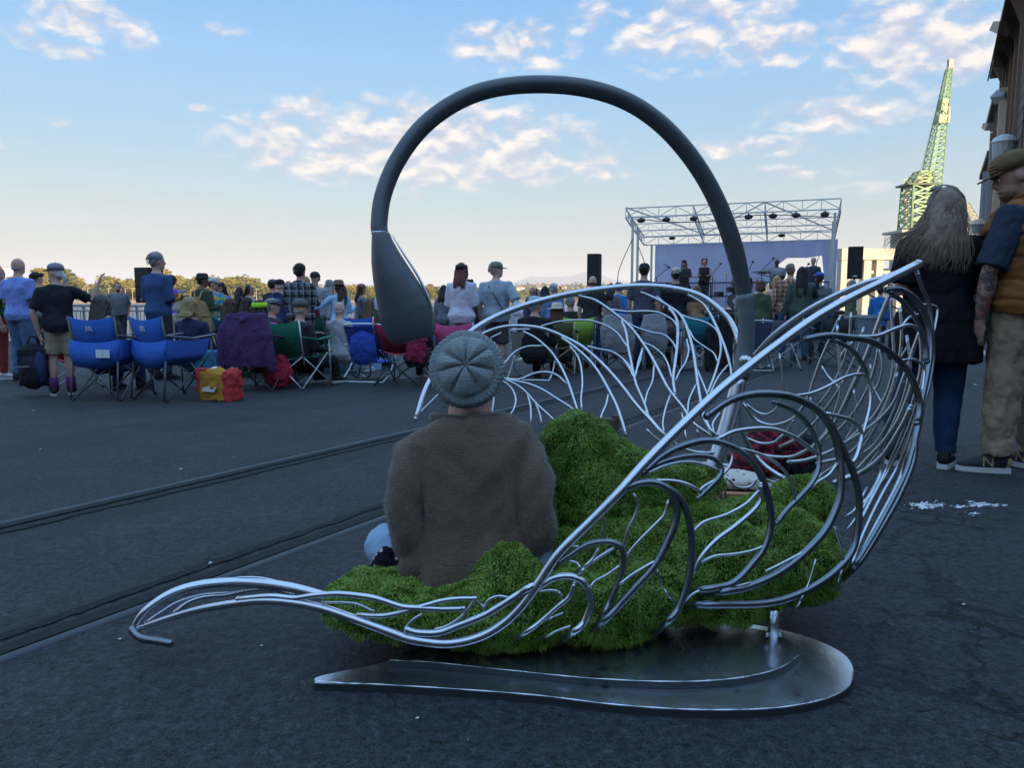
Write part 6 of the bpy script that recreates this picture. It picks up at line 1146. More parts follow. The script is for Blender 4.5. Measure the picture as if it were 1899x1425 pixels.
def build_crowd():
    W_ = ((.5, .5, .5), (.6, .6, .6)); BS = ((.02, .02, .022), (.04, .04, .04)); BW = ((.02, .02, .022), (.62, .6, .56))
    S_ = [
     ('person cut by the left edge in a dark tie-dye tee and dark red trousers', -8, 10.6, 492, 60, dict(m=TD1, sleeve=.5, hem=.9, n='tee'), B_((.20, .02, .02)), ('short', BRN), None, W_, dict()),
     ('bald man seen from behind in a periwinkle blue tee and jeans', 31, 10.3, 479, 15, T_((.16, .24, .62), .5, .88), B_(JN), ('bald', GREY), None, BS, dict(g=1.22, arms=('bent', 'bent'))),
     ('man in a dark cap, head showing between the bald man and the backpack man', 67, 13.6, 503, -10, T_((.12, .13, .15)), B_(DK), ('short', DKH), ('flat', (.03, .03, .03)), BS, dict(yaw=55)),
     ('bearded man in a grey cap and black tee with one hand raised, khaki shorts', 101, 8.55, 486, -25, T_((.012, .013, .018), .5, .86), B_(KH, .46, 'shorts', wide=1.2), ('ponytail', WHT), ('cap', (.17, .18, .20)), BW, dict(g=1.06, yaw=-58, arms=((( -.10, -.03, -.30), (-.06, .0, -.54)), ((.22, .10, -.14), (.31, .16, .10))), beard=(.6, .58, .55), face=True)),
     ('stout bearded man in a grey polo standing by the quay railing', 217, 19.5, 525, 130, T_((.11, .12, .14), .5, .86, 'polo'), B_(DK), ('short', BRN), None, BS, dict(g=1.28, beard=BRN, face=True, arms=('pocket', 'pocket'), yaw=20)),
     ('dark grey-haired woman seated low in the white-labelled blue chair', 188, 8.75, 554, 10, T_((.03, .03, .036), 1.0, .9, 'jumper'), B_(NV), ('long', (.075, .065, .06)), None, BS, dict(pose='sit', fem=True, arms=('lap', 'lap'))),
     ('tall grey-haired man in a navy denim shirt with tie-dye cuffs', 289, 10.4, 470, 25, T_((.025, .06, .16), .62, .82, 'shirt'), B_(DK), ('thick', (.24, .25, .26)), None, BS, dict(g=1.12, yaw=30, arms=('bent', 'bent'))),
     ('man in a purple-blue tie-dye tee half hidden by the navy denim shirt', 317, 13.6, 511, -60, dict(m=TD3, sleeve=.5, hem=.9, n='tee'), B_(JN), ('short', BRN), None, BS, dict(face=True)),
     ('blonde woman with a bob in a dark navy cardigan, seated right of the blue chairs', 353, 9.3, 558, 15, T_((.018, .02, .045), 1.0, .9, 'cardigan'), B_(JN), ('bob', BLD), None, BS, dict(pose='sit', fem=True, arms=('lap', 'lap'))),
     ('pale-haired person seated behind the blonde bob', 338, 11.2, 551, 25, T_((.42, .36, .26), 1.0, .9, 'jumper'), B_(KH), ('bob', (.45, .36, .24)), None, BS, dict(pose='sit', fem=True, arms=('lap', 'lap'))),
     ('woman in tan dungarees, dark green sleeves and a black hat', 374, 12.6, 506, 25, T_((.035, .05, .03), 1.0, .95, 'jumper'), B_((.33, .21, .09), 1.0, 'dungarees', wide=1.2), ('short', DKH), ('bowler', (.02, .02, .02)), BS, dict(sk='b', yaw=35, arms=('cross', 'bent'))),
     ('man in a pale cap and rainbow tie-dye tee right of the dungarees', 394, 14.0, 514, 120, dict(m=TD2, sleeve=.5, hem=.88, n='tee'), B_((.4, .37, .33)), ('short', BRN), ('cap', (.50, .48, .46)), BS, dict(g=1.1, face=True, arms=('cross', 'cross'), yaw=-30)),
     ('woman in a dark cap and black jacket over a tie-dye tee', 409, 14.5, 522, 190, dict(m=TD2, sleeve=1.0, hem=.88, n='tee'), B_(DK), ('long', DKH), ('cap', (.04, .03, .04)), BS, dict(fem=True, face=True, arms=('down', 'bent'))),
     ('woman with long dark brown hair seated behind the orange bag', 426, 11.6, 559, 20, T_((.42, .40, .40), 1.0), B_(DK), ('long', BRN), None, BS, dict(pose='sit', fem=True, arms=('lap', 'lap'))),
     ('woman with long black hair standing far back, left of the tan sweater', 444, 16.5, 532, 30, T_(BLK, 1.0), B_(DK), ('long', (.03, .03, .033)), None, BS, dict(fem=True)),
     ('woman in a tan sweater in profile, dark hair tied back', 462, 16.5, 528, 95, T_((.36, .28, .19), 1.0, .88, 'sweater'), B_(DK), ('mid', DKH), None, BS, dict(fem=True, face=True, sk='t', arms=('cross', 'cross'))),
     ('woman with long dark hair seated left of the lime headband', 459, 11.4, 557, 30, T_((.30, .26, .18), 1.0), B_(DK), ('long', DKH), None, BS, dict(pose='sit', fem=True, arms=('lap', 'lap'))),
     ('dark-haired person in a lime green headband and pink tie-dye jacket, seated', 481, 9.65, 567, 15, dict(m=TD4, sleeve=1.0, hem=.9, n='jacket'), B_((.10, .02, .05)), ('mid', DKH), ('headband', (.38, .85, .02)), BS, dict(pose='sit', arms=('lap', 'side'))),
     ('man in a grey flat cap looking right, white collar, seated behind the lime headband', 504, 11.0, 557, 40, T_((.03, .03, .034), 1.0, .9, 'jacket'), B_(DK), ('short', GREY), ('flat', (.13, .14, .15)), BS, dict(pose='sit', yaw=45, face=True, arms=('lap', 'lap'))),
     ('man in a grey cap and black jacket standing left of the navy hoodie', 505, 14.6, 517, 30, T_((.025, .025, .028), 1.0, .86, 'jacket'), B_(DK), ('short', DKH), ('cap', (.08, .08, .085)), BS, dict(g=1.15)),
     ('man in a navy hoodie and black cap seen from behind', 518, 13.6, 517, 25, T_((.022, .03, .085), 1.0, .86, 'hoodie', hood=True), B_(DK), ('bald', WHT), ('cap', (.015, .015, .018)), BS, dict(g=1.12, yaw=15)),
     ('woman with brown hair in a pale top facing right of the navy hoodie', 535, 15.2, 522, 150, T_((.4, .4, .4), .5), B_(DK), ('mid', BRN), None, BS, dict(fem=True, face=True)),
     ('man in a pink cap facing the camera beside the blonde woman', 546, 15.5, 522, 185, T_((.42, .38, .36), .5), B_(JN), ('short', BRN), ('cap', (.25, .14, .15)), BS, dict(face=True)),
     ('woman with very long blonde hair in a maroon jacket', 567, 13.2, 513, 10, T_((.10, .025, .03), 1.0, .86, 'jacket'), B_(DK), ('verylong', BLD), None, BS, dict(fem=True, yaw=20)),
     ('man in a dark snapback facing the camera, sunglasses on his grey sweater', 584, 13.6, 503, 190, T_((.26, .27, .30), 1.0, .84, 'sweater'), B_((.08, .14, .14)), ('short', DKH), ('snapback', (.03, .028, .026)), BS, dict(face=True)),
     ('person in a black and white checked flannel hood, back turned', 557, 11.2, 533, 15, dict(m=PL1, sleeve=1.0, hem=.80, n='flannel', hood=True), B_(DK), ('thick', (.01, .01, .012)), None, BS, dict(g=1.25, h=1.62, arms=('bent', 'bent'))),
     ('man in a grey cap seated in the dark green chair, knees to the right', 556, 9.75, 568, 38, T_((.018, .018, .022), 1.0, .9, 'jacket'), B_(BLK), ('bald', GREY), ('cap', (.09, .09, .095)), BW, dict(pose='sit', arms=('lap', 'lap'), yaw=20)),
     ('grey-haired woman in an olive and maroon jacket behind the pale blue coat', 611, 14.2, 519, 15, T_((.09, .09, .05), 1.0, .76, 'jacket'), B_(DK), ('long', GREY), ('beanie', (.2, .22, .24)), BS, dict(fem=True)),
     ('woman in a brown hat and pale blue coat reaching one arm to the left', 628, 12.8, 519, -35, T_((.28, .50, .72), 1.0, .66, 'coat', flare=.03), B_((.30, .12, .11)), ('long', BRN), ('brim', (.13, .085, .05)), BS, dict(fem=True, face=True, yaw=-30, arms=(((-.2, .14, -.18), (-.34, .33, -.22)), ((.05, -.04, -.28), (.22, .16, -.20))))),
     ('bald old man with white fringe sitting low in a pale grey tee', 629, 11.6, 585, 30, T_((.34, .36, .38), .5), B_((.4, .42, .42)), ('bald', WHT), None, W_, dict(pose='sit', sk='p', arms=('lap', 'lap'))),
     ('person in a brown cap and dusky tee holding a cup by the swan head', 669, 14.6, 526, 70, T_((.12, .11, .15), .5, .84), B_((.2, .2, .2)), ('mid', BRN), ('cap', (.20, .08, .06)), BS, dict(face=True, arms=('down', 'fwd'))),
     ('girl with long brown hair seated in the small red chair', 684, 13.0, 558, 15, T_((.02, .05, .03), .5), B_(JN), ('verylong', (.16, .09, .05)), None, BS, dict(pose='sit', fem=True, h=1.5, arms=('lap', 'lap'))),
     ('person in an olive jacket partly hidden by the swan head', 704, 14.0, 548, 20, T_((.15, .17, .06), 1.0), B_((.3, .2, .08)), ('short', BRN), None, BS, dict()),
     ('person in a white top and tan trousers just behind the swan head', 716, 13.0, 545, 20, T_((.6, .6, .62), .5), B_((.36, .22, .06)), ('short', BRN), None, BS, dict()),
     ('seated person with black leggings and white trainers under the swan head', 770, 10.6, 600, 20, T_(BLK, 1.0), B_(BLK), ('mid', DKH), None, BW, dict(pose='sit', fem=True, h=1.6, arms=('lap', 'lap'))),
     ('dark-haired person in a grey jacket between the swan head and the white hoodie', 823, 15.0, 532, 25, T_((.13, .14, .16), 1.0, .84, 'jacket'), B_(DK), ('mid', DKH), None, BS, dict(fem=True)),
     ('woman in a white hoodie with reddish braids and a dark band', 856, 10.8, 521, 15, T_((.60, .60, .72), 1.0, .84, 'hoodie', hood=True), B_((.22, .2, .24)), ('mid', (.16, .05, .035)), ('headband', (.02, .02, .02)), BS, dict(fem=True, g=1.12, h=1.62, sk='b', arms=('bent', 'bent'))),
     ('person with dark curls behind the white hoodie', 871, 14.0, 519, 25, T_((.03, .03, .03), 1.0), B_(DK), ('curly', DKH), None, BS, dict(sk='b')),
     ('big man in pale green cap and grey tee, shoulder strap, hand on hip', 920, 10.9, 484, 22, T_((.28, .36, .42), .55, .86), B_((.045, .035, .038), .5, 'shorts', wide=1.25), ('short', (.5, .36, .28)), ('cap', (.16, .17, .12)), ((.6, .6, .62), (.6, .6, .6)), dict(g=1.24, yaw=48, face=True, sk='p', arms=('down', 'hip'))),
     ('bald sunburnt man bending forward in a navy tee', 976, 17.0, 531, 90, T_((.03, .035, .07), .5), B_(DK), ('bald', GREY), None, BS, dict(sk='t', nod=25, lean=12, arms=('fwd', 'fwd'))),
     ('dark-haired woman right of the bending bald man', 996, 17.5, 540, 120, T_((.3, .3, .34), .5), B_(DK), ('long', DKH), None, BS, dict(fem=True, face=True)),
     ('person with black bobbed hair left of the straw hat', 1011, 15.6, 537, 20, T_((.08, .03, .09), 1.0), B_(DK), ('bob', (.02, .016, .02)), None, BS, dict(fem=True)),
     ('white-haired man in a blue denim shirt behind the straw hat', 1027, 14.4, 527, 30, T_((.09, .17, .34), 1.0, .84, 'shirt'), B_((.3, .42, .36)), ('thick', (.5, .5, .47)), None, BS, dict(g=1.12, yaw=25)),
     ('person in a pale blue cap and black jacket seated beside the hand-on-hip man', 992, 10.6, 554, 25, T_(BLK, 1.0, .9, 'jacket'), B_(DK), ('short', GREY), ('cap', (.36, .46, .52)), BS, dict(pose='sit', yaw=30, g=1.2, arms=('lap', 'lap'))),
     ('woman in a cream straw hat with long auburn hair, olive jacket, seated', 1033, 11.8, 566, 12, T_((.06, .065, .03), 1.0, .9, 'jacket'), B_(DK), ('long', AUB), ('sun', (.55, .48, .38)), BS, dict(pose='sit', fem=True, arms=('lap', 'lap'))),
     ('grey-haired man in black seated on the lime chair', 1058, 13.0, 553, 10, T_((.02, .02, .022), 1.0), B_(DK), ('short', GREY), None, BS, dict(pose='sit', yaw=15, arms=('lap', 'lap'))),
     ('balding man in a black tee and blue jeans seen from behind', 1099, 12.7, 512, 20, T_((.018, .018, .02), .48, .86), B_((.03, .075, .19)), ('bald', DKH), None, BS, dict(g=1.08)),
     ('person in a dusky jacket and dark trousers behind the balding man', 1133, 15.3, 526, 25, T_((.12, .10, .12), 1.0, .82, 'jacket'), B_((.05, .02, .04)), ('mid', DKH), None, BS, dict(arms=('bent', 'bent'))),
     ('person in a bright blue jacket behind the dusky jacket', 1147, 17.0, 524, 30, T_((.02, .14, .5), 1.0, .84, 'jacket'), B_(DK), ('short', BRN), ('beanie', (.08, .08, .09)), BS, dict()),
     ('man in a black cap and charcoal purple tee, jeans, arms at his sides', 1195, 12.6, 487, 20, T_((.055, .055, .085), .5, .84), B_((.02, .03, .06)), ('short', BRN), ('backcap', (.02, .02, .021)), BS, dict(g=1.03)),
     ('man in a black tee, cream cap and khaki shorts with black socks', 1254, 12.9, 495, 20, T_((.012, .012, .018), .5, .86), B_((.32, .28, .19), .5, 'shorts', wide=1.15), ('short', BRN), ('backcap', (.5, .45, .34)), BW, dict(g=1.2, sk='t')),
     ('small brown-haired woman by the equipment case', 1292, 15.0, 535, 10, T_((.3, .16, .08), .5), B_(DK), ('mid', (.2, .11, .05)), None, BS, dict(fem=True)),
     ('person in a dark hat and pale checked shirt left of the green cardigan', 1388, 16.5, 515, 25, dict(m=PL3, sleeve=1.0, hem=.86, n='shirt'), B_(DK), ('mid', AUB), ('brim', (.05, .015, .015)), BS, dict()),
     ('woman with short brown hair in a green cardigan and jeans', 1411, 14.6, 521, 20, T_((.05, .065, .035), 1.0, .70, 'cardigan', flare=.025), B_((.14, .24, .38)), ('curly', (.13, .07, .04)), None, BS, dict(fem=True, g=1.05)),
     ('blonde woman in a pink sleeveless top with a blue jacket at her waist', 1441, 15.6, 512, 15, T_((.6, .36, .34), 0, .92, 'top'), B_((.01, .06, .5), .5, 'jacket_at_waist', wide=1.3), ('verylong', (.42, .28, .13)), None, BS, dict(fem=True)),
     ('tall man in a reddish brown checked shirt', 1467, 15.2, 490, 20, dict(m=PL2, sleeve=1.0, hem=.84, n='shirt'), B_((.03, .06, .14)), ('short', (.25, .19, .14)), None, BS, dict(g=1.15, yaw=20)),
     ('man in a dark green jacket with long black hair, filming with a black camera', 1488, 14.4, 495, 20, T_((.045, .06, .05), 1.0, .86, 'jacket'), B_((.03, .06, .10)), ('long', (.012, .012, .014)), None, BS, dict(g=1.08, arms=('down', 'fwd'))),
     ('person in a blue cap and grey hoodie right of the green jacket', 1520, 15.2, 504, 25, T_((.11, .13, .14), 1.0, .82, 'hoodie', hood=True), B_(DK), ('short', BRN), ('cap', (.03, .07, .35)), BW, dict(g=1.05)),
     ('grey-haired woman in an olive jacket walking by the stair rail', 1580, 17.2, 519, -60, T_((.08, .10, .05), 1.0, .80, 'jacket'), B_(BLK), ('bob', (.25, .23, .22)), None, BW, dict(fem=True, face=True)),
     ('person in a bright blue patterned jacket beyond the wing rods', 1633, 17.5, 540, 30, T_((.02, .13, .45), 1.0, .70, 'jacket', flare=.02), B_(DK), ('short', BRN), None, BS, dict(h=1.5)),
     ('distant walker in dark clothes and pale trainers beside the warehouse', 1827, 16.5, 500, 150, T_((.02, .02, .03), 1.0), B_(DK), ('short', BRN), None, W_, dict()),
    ]
    for lab, u, d, hd, az, top, bot, hair, hat, shoe, k in S_: 
        k = dict(k); beard = k.pop('beard', None); face = k.pop('face', False)
        t, f = person(lab, u, d, hd, az, top, bot, hair, hat, shoe, beard=beard, face=face, **k)
        if 'one hand raised' in lab:
            for i in (0, 1): m = MB(); A = f.ank[i]; m.tube([A+Vector((0, 0, -.02)), A+Vector((0, 0, .13))], .05, 10); m.build('sock', cloth((.10, .02, .10)), t, True)
            p = t.matrix_basis @ f.wri[0]; b = thing('backpack', 'black and navy backpack held low in the hand of the grey-capped man', 'backpack', t.location+Matrix.Rotation(R(25), 3, 'Z') @ (f.wri[0]+Vector((-.06, .05, -.40))), -10)
            m = MB(); m.box((0, 0, .0), (.30, .17, .42)); m.ell((0, -.06, -.06), (.15, .10, .19), None, 14, 10); m.ell((0, 0, .18), (.14, .08, .1), None, 12, 8); link('bag', m.fuse('bag', .012, 5, None, .02, 12), cloth((.012, .013, .017)), b)
            m = MB(); m.ell((.09, -.09, .0), (.065, .05, .19), None, 12, 8); link('pocket', m.fuse('pocket', .012, 3, None, .01), cloth((.02, .03, .09)), b); m = MB(); m.tube([(-.06, 0, .25), (-.03, 0, .34), (.03, 0, .34), (.06, 0, .25)], .012, 8); m.build('handle', cloth((.02, .02, .022)), b, True); m = MB(); m.box((-.06, -.165, .02), (.13, .012, .012)); m.build('zip', plain((.4, .4, .38), .4, .5, 'zip'), b)
        if 'navy denim' in lab:
            for i in (0, 1): m = MB(); f.limb(m, [f.elb[i].lerp(f.wri[i], .1), f.elb[i].lerp(f.wri[i], .5), f.wri[i]], [.05, .046, .040], .016); link('cuff', m.fuse('cuff', .014, 2, None, .006), tiedye([(.3, .45, .02), (.5, .4, .03), (.25, .03, .02), (.02, .02, .05)], 6), t)
        if 'khaki shorts with black socks' in lab or 'hand on hip' in lab:
            c = (.02, .02, .022) if 'black socks' in lab else (.7, .7, .7)
            for i in (0, 1): m = MB(); A = f.ank[i]; m.tube([A+Vector((0, 0, -.02)), A+Vector((0, 0, .17))], .05, 10); m.build('sock', cloth(c), t, True)
        if 'shoulder strap' in lab:
            m = MB(); m.tube([f.up(1.42, .0, -.13), f.up(1.40, -.13, -.07), f.up(1.2, -.165, .08), f.up(.98, -.14, .2)], [(.012, .004)]*4, 6); m.build('strap', cloth((.06, .06, .065)), t)
            w = thing('cloth', 'white sweater carried over the arm of the hand-on-hip man', 'sweater', t.location+Matrix.Rotation(-R(22), 3, 'Z') @ (f.elb[1]), 22); m = MB(); m.tube([(0, 0, .02), (.03, -.04, -.18), (.05, -.03, -.40), (.05, -.02, -.52)], [(.06, .05), (.09, .06), (.10, .05), (.05, .03)], 12, 1, (1, 0, 0)); link('cloth', m.fuse('cloth', .014, 3, None, .04, 11), cloth((.62, .62, .70)), w)
        if 'tan dungarees' in lab:
            m = MB(); m.tube([f.up(.95, -.0), f.up(1.2, 0), f.up(1.34, -.0)], [(.20*f.s, .15*f.s), (.185*f.s, .145*f.s), (.12*f.s, .15*f.s)], 16, 1, (1, 0, 0)); link('bib', m.fuse('bib', .018, 3, None, .006), cloth((.33, .21, .09)), t)
            for x in (-1, 1): m = MB(); m.tube([f.up(1.3, -.145, x*.06), f.up(1.43, -.10, x*.09), f.up(1.47, 0, x*.1), f.up(1.3, .15, x*.08)], [(.02, .006)]*4, 6); m.build('shoulder_strap', cloth((.33, .21, .09)), t)
        if 'filming' in lab:
            c = thing('camera', 'black video camera held up by the man in the dark green jacket', 'camera', t.location+Matrix.Rotation(-R(20), 3, 'Z') @ (f.wri[1]+Vector((0, .08, .12))), 20); m = MB(); m.box((0, 0, 0), (.12, .22, .14)); m.build('camera_body', plain((.015, .015, .016), .5, 0, 'black_plastic'), c); m = MB(); m.tube([(0, .1, 0), (0, .24, 0)], .05, 10); m.build('lens', plain((.02, .02, .03), .2, 0, 'lens_black'), c)
        if 'holding a cup' in lab:
            c = thing('cup', 'paper cup held by the brown-capped person', 'cup', t.location+Matrix.Rotation(-R(70), 3, 'Z') @ (f.wri[1]+f.hdir[1]*.08+Vector((0, 0, -.02))), 0); m = MB(); m.tube([(0, 0, 0), (0, 0, .12)], [.032, .043], 12); m.build('cup', plain((.7, .68, .62), .7, 0, 'paper'), c)
        if 'jacket at her waist' in lab:
            m = MB(); f.limb(m, [f.hip[0], f.knee[0], f.knee[0].lerp(f.ank[0], .95)], [.08, .065, .05], .012); f.limb(m, [f.hip[1], f.knee[1], f.knee[1].lerp(f.ank[1], .95)], [.08, .065, .05], .012); link('trousers', m.fuse('trousers', .018, 3, None, .006), cloth(JN), t)
        if 'olive jacket walking' in lab:
            c = thing('bag', 'black shoulder bag at the hip of the grey-haired woman in the olive jacket', 'bag', t.location+Vector((.26, -.05, .72)), 20); m = MB(); m.box((0, 0, 0), (.30, .12, .28)); link('bag', m.fuse('bag', .015, 4, None, .02, 12), cloth((.012, .012, .014)), c)
build_crowd()
# ================================================================ the three near figures
def knit(name, c, rows, strength=.6, fuzz=.25):
    t = NT(name, .95, 0, .1); t.b.inputs['Sheen Weight'].default_value = .35; t.b.inputs['Sheen Roughness'].default_value = .5
    sx = t.node('SeparateXYZ'); t.L.new(t.co, sx.inputs[0]); wob = t.math('MULTIPLY', t.noise(30, 3), .012); z = t.math('ADD', sx.outputs[2], wob); x = t.math('ADD', sx.outputs[0], t.math('MULTIPLY', t.noise(24, 3), .02))
    r = t.math('SINE', t.math('MULTIPLY', z, rows*6.283)); k = t.math('SINE', t.math('ADD', t.math('MULTIPLY', x, rows*6.283*.8), t.math('MULTIPLY', t.math('ABSOLUTE', r), 1.5)))
    h = t.math('MULTIPLY', t.math('ADD', t.math('MULTIPLY', r, .34), t.math('MULTIPLY', k, .10)), t.math('ADD', .35, t.noise(40, 4, .7))); n = t.noise(5, 6, .65); n2 = t.noise(140, 4, .7)
    col = t.mix(n, [q*.62 for q in c], [q*1.35 for q in c]); col = t.mix(t.math('MULTIPLY', t.math('SUBTRACT', .2, h, True), .3), col, [q*.5 for q in c]); col = t.mix(t.math('MULTIPLY', n2, fuzz), col, [min(1, q*2.1) for q in c]); t.color(col)
    b = t.bump(t.noise(13, 4, .6), .5, .02); b = t.bump(h, strength, .004, b); t.bump(n2, .6, .004, b); return t.m
def fibres(name, me, par, mat, n_, lo, hi, w_, down=.0):
    me.calc_loop_triangles(); tri = np.array([x.vertices[:] for x in me.loop_triangles]); co = np.array([v.co[:] for v in me.vertices]); no = np.array([v.normal[:] for v in me.vertices])
    A, B, C_ = co[tri[:, 0]], co[tri[:, 1]], co[tri[:, 2]]; ar = np.linalg.norm(np.cross(B-A, C_-A), axis=1)
    ti = rng.choice(len(tri), n_, p=ar/ar.sum()); r1, r2 = rng.random(n_), rng.random(n_); fl = r1+r2 > 1; r1[fl] = 1-r1[fl]; r2[fl] = 1-r2[fl]
    p = A[ti]+(B-A)[ti]*r1[:, None]+(C_-A)[ti]*r2[:, None]; d = no[tri[ti, 0]]*.8+rng.normal(size=(n_, 3))*.55+np.array((0, 0, -down)); d /= np.linalg.norm(d, axis=1)[:, None]
    s_ = np.cross(d, rng.normal(size=(n_, 3))); s_ /= np.linalg.norm(s_, axis=1)[:, None]; L_ = rng.uniform(lo, hi, n_)[:, None]
    vs = np.stack([p-s_*w_, p+s_*w_, p+d*L_], 1).reshape(-1, 3); m = bpy.data.meshes.new(name); m.from_pydata(vs.tolist(), [], np.arange(3*n_).reshape(-1, 3).tolist()); m.update()
    return tag(link(name, m, mat, par), kind='stuff')
def build_sitter():
    o = at(872, 2.34); f = Fig(1.55, .9, 'sit', .05, 14, 0, 8, arms=(((-.07, -.0, -.27), (.06, .24, -.36)), ((.07, -.0, -.27), (-.06, .24, -.36))), fem=True, legs=[((-.30, .12, .20), (.02, .30, .12)), ((.27, .15, .20), (-.06, .36, .13))])
    f.nw = 1.4; t = thing('person', 'person in a grey knitted beanie and brown sweater sitting on the swan bench', 'person', o, -4)
    link('body', f.body(.010), skin((.44, .25, .18)), t)
    k = 2.31/F; Mi = t.matrix_basis.inverted() if t.matrix_basis else None
    Mi = (Matrix.Translation(o) @ Matrix.Rotation(R(4), 4, 'Z')).inverted()
    def L_(u, v, d): return Mi @ P(u, v, d)
    m = MB()
    rows = [(776, 868, 66, .068, 2.36), (786, 870, 92, .076, 2.355), (802, 872, 114, .090, 2.345), (828, 873, 130, .106, 2.335), (865, 874, 118, .116, 2.325), (920, 877, 100, .120, 2.318), (980, 879, 100, .128, 2.312), (1040, 880, 114, .14, 2.305), (1085, 882, 118, .145, 2.30), (1125, 884, 92, .14, 2.30)]
    m.tube([L_(c, v, d) for v, c, w_, ry, d in rows], [(w_*d/F, ry) for v, c, w_, ry, d in rows], 26, 1, (1, 0, 0))
    for pts in ([(812, 812, 2.34, 20), (768, 842, 2.325, 33), (752, 885, 2.27, 34), (749, 950, 2.25, 33), (755, 1002, 2.26, 32), (775, 1030, 2.40, 30), (800, 1020, 2.52, 26)], [(934, 812, 2.34, 20), (976, 842, 2.325, 33), (994, 885, 2.28, 35), (998, 955, 2.26, 35), (995, 1005, 2.28, 33), (970, 1030, 2.42, 30), (945, 1020, 2.54, 26)]):
        sp = spline([tuple(L_(u, v, d))+(r*d/F,) for u, v, d, r in pts], 5); m.tube([q[:3] for q in sp], [q[3] for q in sp], 16)
    m.tube([L_(800, 1000, 2.27), L_(770, 1050, 2.25), L_(748, 1078, 2.26)], [.05, .045, .018], 10); m.tube([L_(960, 1000, 2.28), L_(985, 1050, 2.27), L_(1000, 1075, 2.28)], [.05, .045, .02], 10)
    me = m.fuse('sweater', .0065, 6, None, 0)
    # hanging folds: long soft creases that fall from the shoulders and gather at the lap
    n = len(me.vertices); co = np.empty(n*3, 'f'); no = np.empty(n*3, 'f'); me.vertices.foreach_get('co', co); me.vertices.foreach_get('normal', no); co = co.reshape(-1, 3); no = no.reshape(-1, 3)
    d_ = np.empty(n)
    for i in range(n):
        x, y, z = co[i]; w_ = max(0.0, min(1, (.52-z)/.3)); q = noise.noise(Vector((x*15+z*5, y*9, z*3.2+2))); q2 = noise.noise(Vector((x*28+7, y*22, z*11))); sg = noise.noise(Vector((x*7+3, y*6, z*13-abs(x)*14))); d_[i] = q*.022*w_+sg*.013*(1-.4*w_)+q2*.0045*(.4+w_)+noise.noise(Vector((x*6, y*6, z*6)))*.006
    co += no*d_[:, None]; me.vertices.foreach_set('co', co.ravel()); me.update()
    wool = knit('brown_knit', (.125, .086, .060), 118, .22); sw = link('sweater', me, wool, t)
    fm = plain((.30, .255, .21), .9, 0, 'wool_fuzz'); fibres('wool_fuzz', me, sw, fm, 40000, .004, .013, .00035)  # fuzz whitened: the bright skylit rim is put into its colour
    m = MB(); cp = []
    for j in range(40):
        a = 2*math.pi*j/40; c = L_(868, 780, 2.355); cp.append(c+Vector((.112*math.cos(a), .078*math.sin(a)+.012, -.004-.012*math.sin(a)+.012*abs(math.cos(a)))))
    m.tube(cp+[cp[0]], [(.0085, .017)]*41, 8, 1, None, False); v2 = []
    cm = m.mesh('collar', True); link('collar', cm, knit('rib_knit', (.095, .072, .056), 150), t)
    # jeans and the dark flowered scarf in the lap
    m = MB()
    for s_, pts in ((-1, [(800, 1060, 2.33, 60), (752, 1034, 2.36, 50), (714, 1012, 2.42, 41), (735, 1030, 2.52, 36), (800, 1060, 2.62, 34)]), (1, [(950, 1060, 2.33, 60), (1000, 1030, 2.36, 54), (1022, 1005, 2.42, 42), (1000, 1030, 2.55, 38), (930, 1060, 2.62, 34)])):
        sp = spline([tuple(L_(u, v, d))+(r*d/F,) for u, v, d, r in pts], 5); m.tube([q[:3] for q in sp], [q[3] for q in sp], 16)
    link('jeans', m.fuse('jeans', .012, 4, None, .010, 12), cloth((.24, .36, .52)), t)
    t2 = NT('flowered_cloth', .85, 0, .15); v = t2.node('TexVoronoi', Scale=38); t2.L.new(t2.co, v.inputs['Vector']); t2.color(t2.mix(t2.math('LESS_THAN', v.outputs['Distance'], .28), (.012, .012, .018), (.62, .55, .55))); t2.bump(t2.noise(20, 4), .5, .02)
    m = MB(); m.tube([L_(722, 1018, 2.30), L_(716, 1040, 2.29), L_(706, 1062, 2.30), L_(700, 1078, 2.32)], [.028, .036, .034, .014], 12); m.tube([L_(735, 1020, 2.31), L_(740, 1045, 2.29), L_(738, 1075, 2.29)], [.024, .03, .02], 10); link('scarf', m.fuse('scarf', .006, 3, None, .016, 26), t2.m, t)
    for a, s_ in f.shoes(): so = link('shoe', a, cloth((.03, .03, .035)), t); link('sole', s_, plain((.5, .5, .5), .7, 0, 'sole_rubber'), so)
    # slouch beanie: seven gathered gores meet at the crown, a roll of cable knit runs round
    C = L_(866, 686, 2.32); ax = Vector((-.07, -.93, .30)).normalized(); u_ = ax.cross(Vector((0, 0, 1))).normalized(); w_ = u_.cross(ax)
    vs = []; NA, NB = 168, 64
